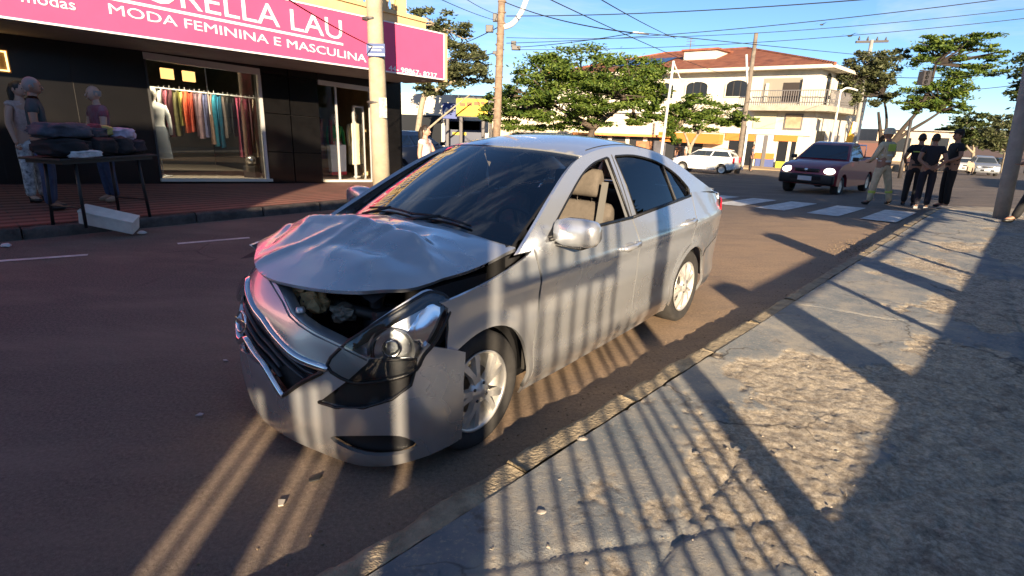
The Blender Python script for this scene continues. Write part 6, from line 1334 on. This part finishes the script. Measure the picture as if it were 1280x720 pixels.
for (u0, v0, u1, v1) in ((575, 128.5, 582, 133), (583.5, 127.5, 591, 132.5), (592.5, 127, 600, 132), (601, 126.5, 606, 131)): signbox(ys_, u0, v0, u1, v1, 40, mat('sign_brown', (.30, .10, .03), .6), 'lettering_block', .04, .10)
signbox(ys_, 577, 136, 600, 139, 40, mat('sign_orange', (.7, .25, .03), .6), 'lettering_block', .04, .10)
for u in (576, 604): a = px_depth(u, 146, 40)-np.array(ys_.location); MB().tube([(a[0], .15, a[2]), (a[0], .15, 0)], .12, 8).build('post', RAILM, ys_)
e2, p2 = facade('awning_shops', 612, 852, 141, 50, 'long low shop row with cream fascia and orange awnings under the spreading tree', mat('cream_wall', (.58, .50, .38), .85, var=.2, vscale=.7))
p2(640, 166, 850, 200, 'shopfront', GLD); p2(715, 165, 846, 172, 'awning', ORNG, .3, .9); p2(612, 120, 846, 143, 'upper_wall', WH2, -.5, .6)
for u in range(650, 850, 22): p2(u, 168, u+2.2, 200, 'shop_pier', WH2, .1)
for u, w_, c_ in ((760, 20, (.10, .05, .03)), (795, 18, (.30, .12, .04)), (816, 14, (.05, .05, .07))): p2(u, 176, u+w_, 198, 'display', mat('disp_%d' % u, c_, .6, var=.6, vscale=2), .12)
# right-hand side of the junction
e3, p3 = facade('beige_wall_house', 1098, 1200, 163, 62, 'long low beige house wall behind the group at the crossing', mat('beige_house', (.55, .44, .32), .85, var=.2, vscale=.5))
p3(1120, 172, 1135, 190, 'window', GLD); p3(1165, 172, 1182, 190, 'window', GLD); p3(1098, 161, 1200, 165, 'coping', WH2, .2, .4)
e4, p4 = facade('dark_gate_house', 1058, 1112, 176, 58, 'dark brown walled yard right of the red pickup', mat('dark_wall', (.07, .045, .04), .8)); p4(1068, 178, 1098, 205, 'gate', mat('brown_gate', (.10, .035, .025), .6))
qb = px_depth(1050, 186, 44); yb = empty('yellow_banner', (qb[0], 44, gz(0, 44)), R(-12), 'tall yellow and white banner board behind the red pickup', 'banner')
a = px_depth(1050, 186, 44)-np.array(yb.location); b = px_depth(1066, 154, 44)-np.array(yb.location)
MB().prism([(0, a[2]-.6), (b[0]+.1, a[2]-.6), (b[0]+.25, b[2]), (.55, b[2]+.1), (.35, a[2]+.6), (0, a[2]+.3)], (0, 0, 0), (1, 0, 0), (0, 0, 1), (0, .12, 0)).build('board', mat('banner_yellow', (.80, .42, .03), .6), yb)
MB().prism([(.57, b[2]-.75), (b[0]+.2, b[2]-.75), (b[0]+.25, b[2]+.02), (.56, b[2]+.12)], (0, -.02, 0), (1, 0, 0), (0, 0, 1), (0, .10, 0)).build('white_top', SIGNW, yb); MB().tube([(b[0]*.7, .15, 0), (b[0]*.7, .15, b[2])], .06, 6).build('post', RAILM, yb)

# ================================================================== vehicles
def vehicle(kind, loc, rz, paint, label, name, plate=True, lights=.0):
    e = empty(name, loc, rz, label, {'pickup': 'pickup'}.get(kind, 'car'))
    W = 1.68; hw = W/2
    if kind == 'pickup':
        L0, L1, wf, wr, wr_ = -2.15, 2.10, 1.38, -1.30, .30
        low = [(2.08, .34), (2.10, .62), (2.02, .80), (1.75, .93), (1.0, 1.02), (.92, 1.04), (-.55, 1.06), (-.62, 1.10), (-2.12, 1.08), (-2.15, .45)]
        gh_ = [(.95, 1.03), (.28, 1.50), (.0, 1.56), (-.35, 1.56), (-.52, 1.50), (-.60, 1.05)]
    elif kind == 'hatch':
        L0, L1, wf, wr, wr_ = -1.92, 1.95, 1.22, -1.25, .29
        low = [(1.93, .30), (1.95, .60), (1.85, .78), (1.5, .93), (.98, 1.02), (-1.5, 1.04), (-1.85, 1.0), (-1.92, .70), (-1.88, .32)]
        gh_ = [(1.02, 1.0), (.35, 1.40), (.0, 1.49), (-.9, 1.50), (-1.5, 1.43), (-1.78, 1.02)]
    else:
        L0, L1, wf, wr, wr_ = -2.1, 2.15, 1.32, -1.28, .33
        low = [(2.12, .32), (2.15, .62), (2.06, .84), (1.7, .98), (1.0, 1.06), (-1.7, 1.08), (-2.05, 1.04), (-2.1, .70), (-2.05, .34)]
        gh_ = [(1.05, 1.04), (.35, 1.48), (-.1, 1.58), (-1.1, 1.58), (-1.6, 1.50), (-1.95, 1.06)]
    bot = [(wr-.42, .30)]+[(wr+.37*math.cos(R(a)), .30+.37*math.sin(R(a))) for a in range(180, -1, -20)]+[(wr+.42, .26), (wf-.42, .26)]+[(wf+.37*math.cos(R(a)), .30+.37*math.sin(R(a))) for a in range(180, -1, -20)]
    poly = low+[(low[-1][0], .32)]+bot; n_ = len(poly); V = []
    cx_ = .0
    for y, k, dz in ((-hw, .965, -.02), (-hw+.05, .99, 0), (-hw*.55, 1.0, .012), (hw*.55, 1.0, .012), (hw-.05, .99, 0), (hw, .965, -.02)):
        for x, z in poly:
            end = max(0, abs(x)-1.6)*(.35 if abs(y) > hw*.7 else 0); V.append((x*k-math.copysign(end*.5, x), y*(1-.02*(z > .95)), z+(dz if z > .9 else 0)))
    F = [(j*n_+i, j*n_+(i+1) % n_, (j+1)*n_+(i+1) % n_, (j+1)*n_+i) for j in range(5) for i in range(n_)]+[tuple(range(n_))[::-1], tuple(5*n_+i for i in range(n_))]
    body = mesh_obj('body', V, F, paint, e, True); body.data.set_sharp_from_angle(angle=R(38))
    def gy(z): return hw-.05-.22*max(0, (z-1.03))/.5
    g = len(gh_); V = []
    for s_, k in ((-1, 1), (-.86, 1.0), (.86, 1.0), (1, 1)):
        for x, z in gh_: V.append((x, s_*gy(z), z+(.02 if abs(s_) < .9 and z > 1.4 else 0)))
    cabm = mesh_obj('cabin', V, [(j*g+i, j*g+(i+1) % g, (j+1)*g+(i+1) % g, (j+1)*g+i) for j in range(3) for i in range(g)]+[tuple(range(g))[::-1], tuple(3*g+i for i in range(g))], paint, e, True); cabm.data.set_sharp_from_angle(angle=R(35))
    GL = mat('vehicle_glass', (.025, .032, .038), .05, spec=.8, coat=1.0)
    def lerp(a, b, t): return (a[0]+(b[0]-a[0])*t, a[1]+(b[1]-a[1])*t)
    a, b = lerp(gh_[0], gh_[1], .08), lerp(gh_[0], gh_[1], .93); o_ = .012
    MB().add([(a[0]+o_, -gy(a[1])+.07, a[1]+o_), (a[0]+o_, gy(a[1])-.07, a[1]+o_), (b[0]+o_, gy(b[1])-.08, b[1]+o_), (b[0]+o_, -gy(b[1])+.08, b[1]+o_)], [(0, 1, 2, 3)]).build('windscreen', GL, e)
    a, b = lerp(gh_[-1], gh_[-2], .12), lerp(gh_[-1], gh_[-2], .9); MB().add([(a[0]-o_, -gy(a[1])+.08, a[1]+o_), (a[0]-o_, gy(a[1])-.08, a[1]+o_), (b[0]-o_, gy(b[1])-.1, b[1]+o_), (b[0]-o_, -gy(b[1])+.1, b[1]+o_)], [(0, 3, 2, 1)]).build('rear_window', GL, e)
    xs0, xs1, xt0, xt1 = gh_[0][0]-.14, gh_[-1][0]+.10, gh_[1][0]-.02, gh_[-2][0]+.06; zt_ = gh_[1][1]+(.0 if kind != 'pickup' else 0)-.03; zb_2 = 1.07
    parts = [(0, 1)] if kind == 'pickup' else [(0, .52), (.56, 1)]
    for sg in (-1, 1):
        for t0, t1 in parts:
            P = [(xs0+(xs1-xs0)*t0, zb_2), (xs0+(xs1-xs0)*t1, zb_2), (xt0+(xt1-xt0)*t1, zt_), (xt0+(xt1-xt0)*t0, zt_)]; MB().add([(x, sg*(gy(z)+.008), z) for x, z in P], [(0, 1, 2, 3) if sg < 0 else (3, 2, 1, 0)]).build('side_window', GL, e)
        MB().box((xs0-.02, sg*(hw+.07), 1.10), (.10, .17, .12), bev=.03).build('door_mirror', BLACKP, e)
        hx_ = L1-.10; hl = MB().sphere((hx_-.10, sg*(hw-.25), .74), (.20, .19, .105), 12, 8).build('headlight', mat('headlight_%.1f' % lights, (.75, .74, .68), .15, .3, emit=((1, .92, .75), lights) if lights else None), e, True)
        for wx in (wf, wr):
            w_ = empty('wheel'); w_.parent = e; w_.location = (wx, sg*(hw-.09), wr_)
            MB().lathe([(r, sg*h) for r, h in ((.19, -.14), (wr_-.02, -.15), (wr_, -.12), (wr_, .03), (wr_-.02, .06), (.19, .05))], (0, 0, 0), 'Y', 24).build('tyre', RUBBER, w_, True); MB().lathe([(r, sg*h) for r, h in ((.20, .045), (.17, .03), (.06, .04), (.0, .045))], (0, 0, 0), 'Y', 20).build('rim', ALLOY, w_, True)
        MB().box((L0+.03, sg*(hw-.14), .85), (.08, .16, .34), bev=.02).build('tail_lamp', mat('tail_red', (.65, .02, .03), .25), e)
        if kind != 'pickup' or True: MB().tube([((xs0+xs1)/2+.0, sg*(hw-.012), .34), ((xs0+xs1)/2-.02, sg*(hw-.018), 1.03)], .006, 4).build('shut_line', DARK, e)
    MB().box((L1-.09, 0, .50), (.24, W-.10, .30), bev=.06).build('front_bumper', BLACKP if kind == 'pickup' else paint, e, True)
    MB().box((L1-.04, 0, .76), (.10, .70, .10), bev=.02).build('grille', BLACKP, e, True); MB().box((L1-.02, 0, .50 if kind != 'pickup' else .54), (.14, .9, .13), bev=.03).build('air_intake', DARK, e)
    MB().lathe([(0, .02), (.045, .018), (.05, 0)], (L1+.02, 0, .77), 'X', 14).build('badge', CHROME, e, True)
    if plate: MB().box((L1+.06, 0, .52), (.02, .40, .13), bev=.004).build('number_plate', mat('plate_pale', (.62, .62, .63), .5), e)
    MB().box((L0+.05, 0, .48), (.2, W-.12, .26), bev=.05).build('rear_bumper', BLACKP if kind == 'pickup' else paint, e, True)
    if kind == 'pickup':
        MB().box((-1.36, 0, 1.085), (1.38, W-.22, .05)).build('load_bed', DARK, e); MB().tube([(-.60, -hw+.08, 1.12), (-.66, -hw+.1, 1.50), (-.66, hw-.1, 1.50), (-.60, hw-.08, 1.12)], .022, 6).build('roll_bar', CHROME, e, True)
    return e
RED = mat('red_paint', (.24, .012, .028), .28, .2, coat=.9); WHT = mat('white_paint', (.72, .72, .70), .3, coat=.8); SLV2 = mat('grey_silver_paint', (.36, .38, .40), .3, .5, coat=.8); DRK = mat('dark_paint', (.02, .022, .026), .25, .2, coat=.8)
a, b = px_ground(985, 240), px_ground(1042, 241); cpk = (a+b)/2; bk_ = px_ground(1069, 237)
yaw = R(224)
fwd = np.array([math.cos(yaw), math.sin(yaw)]); cc = cpk[:2]-fwd*1.38
vehicle('pickup', (cc[0], cc[1], gz(cc[0], cc[1])), yaw, RED, 'dark red pickup with black bumper and lit headlights at the crossing', 'red_pickup', lights=1.6)
q = px_ground(884, 216.5); vehicle('hatch', (q[0], q[1]+.5, gz(q[0], q[1])), math.atan2(N2[1], N2[0])+.12, WHT, 'white hatchback parked before the corner building shopfronts', 'white_hatchback', False).scale = (.88,)*3
def parked(u, v, yaw, paint, kind, label, name='parked_car'): q = px_ground(u, v); return vehicle(kind, (q[0], q[1], q[2]), yaw, paint, label, name)
parked(1226, 219, R(240), SLV2, 'suv', 'silver car facing the junction under the far trees', 'silver_car'); parked(1252, 213, R(236), DRK, 'suv', 'black car parked behind the silver car', 'black_car'); parked(1201, 215, R(245), mat('pearl_paint', (.50, .50, .49), .3, coat=.8), 'hatch', 'pale hatchback half hidden by the person in the peaked cap', 'pale_hatchback')
parked(1150, 216, R(250), DRK, 'hatch', 'dark hatchback behind the group at the crossing', 'dark_hatchback')
q = px_depth(668, 163, 21); vehicle('suv', (q[0], 21, gz(q[0], 21)), R(205), DRK, 'dark car whose roof shows above the silver sedan', 'dark_car', False)
q = px_depth(508, 188, 20); vehicle('hatch', (q[0], 20, gz(q[0], 20)), R(60), mat('blue_paint', (.10, .13, .19), .3, .3, coat=.8), 'slate blue hatchback parked past the shop corner', 'blue_hatchback', False)
# bicycle leaning at the pole foot by the white hatchback
q = px_ground(913, 215); bi = empty('bicycle', (q[0]+.2, q[1], q[2]), R(75), 'bicycle leaning against the tall pole by the white hatchback', 'bicycle')
for x in (-.52, .52):
    w_ = empty('wheel'); w_.parent = bi; w_.location = (x, 0, .33); MB().lathe([(.33, -.02), (.345, 0), (.33, .02), (.315, 0)], (0, 0, 0), 'Y', 22, True).build('tyre', RUBBER, w_, True); MB().lathe([(.03, -.03), (.03, .03)], (0, 0, 0), 'Y', 8).build('hub', ALLOY, w_)
MB().tube([(-.52, 0, .33), (-.1, 0, .33), (.32, 0, .82), (-.2, 0, .80), (-.1, 0, .33)], .02, 6).build('frame', BLKM, bi, True); MB().tube([(.52, 0, .33), (.36, 0, .85), (.33, 0, 1.0)], .018, 6).build('fork', BLKM, bi, True); MB().tube([(.34, -.28, 1.0), (.33, 0, 1.02), (.34, .28, 1.0)], .014, 6).build('handlebar', BLKM, bi, True); MB().box((-.23, 0, .92), (.25, .12, .06), bev=.02).build('saddle', BLKM, bi)
# ================================================================== trees
def leaf_mat(name, c1, c2, c3):
    m, n, l, p = nodes_of(name); g = n.new('ShaderNodeNewGeometry'); t = n.new('ShaderNodeTexCoord')
    c = nramp(n, l, g.outputs['Random Per Island'], [(.0, c1), (.5, c2), (1.0, c3)]); c = nmix(n, l, nnoise(n, l, t.outputs['Object'], .7, 4), c, (.55, .60, .50), 'MULTIPLY')
    l.new(c, p.inputs['Base Color']); p.inputs['Roughness'].default_value = .55; p.inputs['Specular IOR Level'].default_value = .35
    tr = n.new('ShaderNodeBsdfTranslucent'); l.new(c, tr.inputs['Color']); mx_ = n.new('ShaderNodeMixShader'); mx_.inputs[0].default_value = .30
    l.new(p.outputs[0], mx_.inputs[1]); l.new(tr.outputs[0], mx_.inputs[2]); l.new(mx_.outputs[0], n['Material Output'].inputs[0]); return m
LEAFG = leaf_mat('leaf_green', (.060, .115, .020), (.135, .205, .034), (.24, .30, .055)); LEAFD = leaf_mat('leaf_dark', (.045, .070, .022), (.085, .115, .035), (.15, .17, .055)); LEAFO = leaf_mat('leaf_olive', (.075, .090, .042), (.125, .140, .060), (.20, .20, .095))
BARK = mat('bark', (.10, .075, .055), .95, var=.4, vscale=5, bump=.6, bscale=18); BARKD = mat('bark_dark', (.045, .034, .028), .95, var=.4, vscale=5, bump=.6, bscale=18); BARKP = mat('bark_pale', (.34, .28, .20), .95, var=.35, vscale=5, bump=.5, bscale=18)
def leaf_cloud(blobs, per, size, rs, flat=.5):
    """leaf quads scattered in clumps through each blob (centre, radii)"""
    V = []; 
    for c, r, k in blobs:
        c = np.array(c); r = np.array(r); nclump = max(6, int(26*k)); n_ = int(per*k)
        d = rs.normal(size=(nclump, 3)); d /= np.linalg.norm(d, axis=1)[:, None]; rad = rs.uniform(.35, 1.0, nclump)**.6; cc_ = d*rad[:, None]
        w = rs.uniform(.4, 1.3, nclump); ci = rs.choice(nclump, n_, p=w/w.sum()); spread = rs.uniform(.09, .20, nclump)
        P = c+(cc_[ci]+rs.normal(size=(n_, 3))*spread[ci][:, None]*np.array([1, 1, .6]))*r
        a = rs.normal(size=(n_, 3)); a[:, 2] *= flat; a /= np.linalg.norm(a, axis=1)[:, None]; u = rs.normal(size=(n_, 3)); u[:, 2] = np.abs(u[:, 2])+.8; b = np.cross(a, u); b /= np.linalg.norm(b, axis=1)[:, None]
        s = size*rs.uniform(.55, 1.35, n_); bend = np.cross(a, b)*(s*.22)[:, None]
        q = np.stack([P-a*s[:, None], P-b*(s*.45)[:, None]+bend, P+a*s[:, None], P+b*(s*.45)[:, None]+bend], 1); V.append(q.reshape(-1, 3))
    V = np.concatenate(V); N_ = len(V)//4; return V, [(i*4, i*4+1, i*4+2, i*4+3) for i in range(N_)]
def tree(name, base, trunk, blobs, per, size, leafm, bark, label, r0=.22, seed=1, twigs=9, group=None, zmin=None):
    """trunk: list of polylines (world); blobs: (centre, radii, weight)"""
    rs = np.random.default_rng(seed); e = empty(name, tuple(base), 0, label, 'tree', group); inv = -np.array(base); off = lambda p: tuple(np.array(p)+inv)
    tr = MB()
    for li, pl in enumerate(trunk):
        pts = catmull([off(p) for p in pl], 5); k = len(pts); ra = r0 if li == 0 else r0*(.6 if li < 3 else .32); tr.tube([tuple(p) for p in pts], [ra*(1-.6*i/(k-1)) for i in range(k)], 8)
    tr.build('trunk', bark, e, True)
    tips = [np.array(pl[-1]) for pl in trunk]; br = MB()
    for c, r, k in blobs:
        t0 = min(tips, key=lambda q: np.linalg.norm(q-np.array(c))); 
        for j in range(max(3, int(twigs*k))):
            d = rs.normal(size=3); d[2] = abs(d[2])*.6; d /= np.linalg.norm(d); end = np.array(c)+d*np.array(r)*.82; mid = (t0+np.array(c))/2+rs.normal(size=3)*.12*np.array(r); m2 = np.array(c)*.5+end*.5+rs.normal(size=3)*.08*np.array(r)
            br.tube([off(t0), off(mid), off(m2), off(end)], [r0*.30, r0*.22, r0*.12, r0*.03], 5)
    br.build('branches', bark, e, True)
    V, F = leaf_cloud([(tuple(np.array(c)+inv), r, k) for c, r, k in blobs], per, size, rs)
    if zmin is not None:
        q = V.reshape(-1, 4, 3); q = q[q[:, :, 2].min(1)+base[2] > zmin]; V = q.reshape(-1, 3); F = F[:len(q)]
    mesh_obj('crown', V, F, leafm, e); return e
def blob(u, v, D, rx, rz, k=1.0, ry=None, dy=0.0):
    c = px_depth(u, v, D+dy); sc = D/704*1.0; return (c, (rx*sc, (ry or rx)*sc, rz*sc), k)
# spreading street tree behind the sedan
D = 33.0; bs_ = px_depth(735, 195, D); bs_[2] = gz(bs_[0], bs_[1])
T = lambda u, v, dy=0.0: px_depth(u, v, D+dy)
tree('spreading_tree', bs_, [[bs_, T(737, 175), T(742, 160)], [T(742, 160), T(720, 148), T(690, 130)], [T(742, 160), T(760, 145), T(790, 125)], [T(738, 168), T(735, 140, 1), T(735, 105, 1)]],
     [blob(730, 84, D, 55, 24, 1.5), blob(680, 95, D, 40, 24, 1.1), blob(790, 95, D, 38, 26, 1.1), blob(650, 122, D, 38, 22, 1.0), blob(700, 125, D, 45, 20, 1.0, dy=-1), blob(765, 120, D, 45, 22, 1.2, dy=-1.2), blob(812, 122, D, 22, 24, .7), blob(625, 142, D, 28, 17, .7), blob(675, 150, D, 40, 14, .8), blob(735, 148, D, 35, 14, .6, dy=1), blob(795, 150, D, 22, 10, .35)], 3000, .125, LEAFG, BARK, 'broad spreading street tree with bright green crown behind the sedan', .30, 3)
# smaller tree before the corner building
D = 33.5; b_ = px_depth(861, 206, D); b_[2] = gz(b_[0], b_[1])
tree('small_tree', b_, [[b_, T(862, 188), T(872, 168)], [T(862, 186), T(858, 172), T(850, 155)], [T(872, 168), T(885, 155), T(900, 148)]], [blob(872, 135, D, 30, 15, 1.0), blob(845, 145, D, 24, 16, .8), blob(905, 143, D, 26, 13, .8), blob(868, 152, D, 28, 12, .8), blob(926, 150, D, 16, 9, .4), blob(846, 165, D, 10, 14, .3), blob(822, 140, D, 14, 12, .35)], 2000, .13, LEAFG, BARKP, 'small green street tree in front of the corner building', .16, 5)
# tall olive tree behind the shop
D = 38.0; b_ = px_depth(524, 205, D); b_[2] = gz(b_[0], b_[1])
tree('tall_tree', b_, [[b_, T(522, 170), T(530, 120), T(548, 80)], [T(530, 120), T(560, 105), T(590, 90)], [T(535, 100), T(540, 60), T(542, 30)], [T(523, 172), T(548, 150), T(575, 128), T(588, 118)]], [blob(538, 28, D, 26, 20, 1.0), blob(570, 48, D, 24, 20, .8), blob(585, 90, D, 30, 18, 1.1), blob(555, 75, D, 30, 22, 1.1), blob(545, 105, D, 24, 12, .6), blob(600, 70, D, 14, 10, .35), blob(516, 60, D, 22, 30, .8)], 1700, .15, LEAFO, BARKP, 'tall olive-leaved tree rising behind the pink sign', .26, 7)
# two leaning trees beyond the crossing
D = 46.0; b_ = px_depth(1100, 205, D); b_[2] = gz(b_[0], b_[1])
tree('twin_trunk_tree', b_, [[b_, T(1101, 180), T(1100, 160), T(1098, 140)], [T(1102, 185), T(1108, 158), T(1107, 135), T(1103, 120)]], [blob(1085, 78, D, 26, 16, .8), blob(1105, 92, D, 24, 20, 1.0), blob(1070, 100, D, 22, 18, .8), blob(1100, 118, D, 22, 14, .7), blob(1128, 66, D, 10, 9, .25), blob(1060, 118, D, 16, 12, .5)], 1800, .16, LEAFO, BARKD, 'olive tree with two thin trunks beside the far crossarm pole', .22, 9)
D = 44.0; b_ = px_depth(1103, 208, D); b_[2] = gz(b_[0], b_[1])
tree('leaning_tree', b_, [[b_, T(1112, 185), T(1128, 162), T(1145, 142)], [T(1115, 180), T(1135, 165), T(1160, 150), T(1175, 140)], [T(1145, 142), T(1160, 115), T(1170, 80)]], [blob(1170, 70, D, 26, 16, .8), blob(1200, 50, D, 34, 10, .7), blob(1165, 118, D, 32, 16, 1.1), blob(1195, 105, D, 26, 20, .9), blob(1150, 130, D, 22, 10, .6), blob(1185, 135, D, 24, 8, .5), blob(1225, 85, D, 28, 10, .55), blob(1160, 55, D, 18, 8, .35), blob(1240, 68, D, 18, 6, .25), blob(1215, 62, D, 24, 7, .3)], 2000, .15, LEAFG, BARKD, 'leaning tree with layered green crown behind the group', .28, 11)
# tree poking in behind the leaning pole
D = 30.0; b_ = px_depth(1310, 215, D); b_[2] = gz(b_[0], b_[1])
tree('edge_tree', b_, [[b_, T(1310, 170), T(1312, 130)]], [blob(1300, 85, D, 36, 20, 1.0), blob(1290, 115, D, 28, 12, .7), blob(1310, 130, D, 26, 12, .6), blob(1330, 100, D, 40, 30, 1.0)], 1300, .14, LEAFD, BARK, 'dark-leaved tree behind the leaning concrete pole', .2, 13)
# wood in the distance on the right, pale trunks showing
for k, (u, v, D, rx, rz_2, lb) in enumerate(((1185, 175, 75, 26, 18, 'round tree at the left end of the far tree row'), (1215, 160, 70, 32, 24, 'high domed tree of the far tree row behind the silver car'), (1255, 165, 62, 30, 28, 'broad tree of the far tree row next to the leaning pole'), (1160, 182, 88, 24, 14, 'low tree of the far tree row above the beige wall'), (1285, 170, 66, 26, 30, 'dense tree of the far tree row beyond the leaning pole'), (1080, 175, 85, 18, 16, 'sunlit bushy tree above the dark brown walled yard'))):
    b_ = px_depth(u, 205, D); b_[2] = gz(b_[0], b_[1])
    tree('background_tree', b_, [[b_, px_depth(u+2, 190, D), px_depth(u+1, v+4, D)], [px_depth(u+2, 192, D), px_depth(u-8, 180, D), px_depth(u-12, v, D)]], [blob(u, v, D, rx*.7, rz_2*.6, 1.0), blob(u-rx*.5, v+6, D, rx*.5, rz_2*.5, .7), blob(u+rx*.5, v+5, D, rx*.5, rz_2*.5, .7), blob(u, v-rz_2*.45, D, rx*.55, rz_2*.35, .6), blob(u-rx*.2, v+rz_2*.5, D, rx*.6, rz_2*.35, .5)], 1200, .24, LEAFD if k % 2 else LEAFO, BARKP, lb, .22, 20+k, 6, 'far tree row')
# hazy far tree lines along the horizon to close the view
def tree_line(name, u0, u1, v, D, hpx, leafm, seed):
    bl = []
    rs_ = np.random.default_rng(seed)
    for u in np.arange(u0, u1, 9.0): h_2 = hpx*rs_.uniform(.7, 1.25); bl.append(blob(u, v-h_2*.4, D, 11, h_2*.7, .5))
    V, F = leaf_cloud(bl, 520, .42, rs_); o = mesh_obj(name, V, F, leafm); tag(o, kind='stuff'); return o
tree_line('far_wood', 470, 880, 168, 95, 20, LEAFD, 31); tree_line('far_wood', 1040, 1400, 182, 110, 16, LEAFD, 33)
# unseen tree added across from the clothes shop, crown shaped to shade the crossing
P_ = lambda s, n, z: np.array(st(s, n, z))
b_ = P_(10.5, -3.4, .1)
cr_bl = [(P_(s_+.4*math.sin(k*2.3), -3.4+.2*math.cos(k*1.7), z_), (1.15, 1.0, 1.0), 1.0) for z_ in (2.6, 3.7, 4.8) for k, s_ in enumerate(np.arange(6.2 if z_ < 3 else 6.0, 17.5, 1.05))]
tree('shade_tree', b_, [[b_, P_(10.5, -3.4, 1.8), P_(10.6, -3.5, 3.2)], [P_(10.5, -3.4, 2.0), P_(8.0, -3.3, 3.0)], [P_(10.5, -3.4, 2.2), P_(13.6, -3.6, 3.2)]], cr_bl, 900, .16, LEAFD, BARK, 'unseen dense tree added across the street from the clothes shop to shade the crossing', .2, 41, 3, None, 2.0)
# houses further back across the street from the clothes shop, in their own shade (they show in the glass and paint)
for k, (s0, s1, h_, c_) in enumerate(((-30, -12, 4.6, (.30, .22, .15)), (-11, 1, 4.0, (.45, .36, .26)), (2, 14, 4.4, (.26, .14, .10)), (15, 34, 5.0, (.38, .34, .28)))):
    e = empty('house', st((s0+s1)/2, -16), R(48), ['brown', 'sand', 'brick red', 'cream'][k]+' single-storey house in the row across the street from the clothes shop', 'house'); w_ = s1-s0
    MB().box((0, -3, h_/2), (w_, 6, h_)).build('wall', mat('house_%d' % k, c_, .9, var=.2, vscale=1), e); MB().prism([(-w_/2-.3, 0), (w_/2+.3, 0), (w_/2-2, 1.1), (-w_/2+2, 1.1)], (0, -6.2, h_), (1, 0, 0), (0, 0, 1), (0, 6.4, 0)).build('roof', TILE, e)
    for x in (-w_*.3, w_*.25): MB().box((x, .02, 1.5), (1.6, .06, 1.3)).build('window', GLD, e)
    MB().box((0, .02, 1.05), (.95, .06, 2.1)).build('door', mat('door_brown', (.045, .035, .03), .5), e)
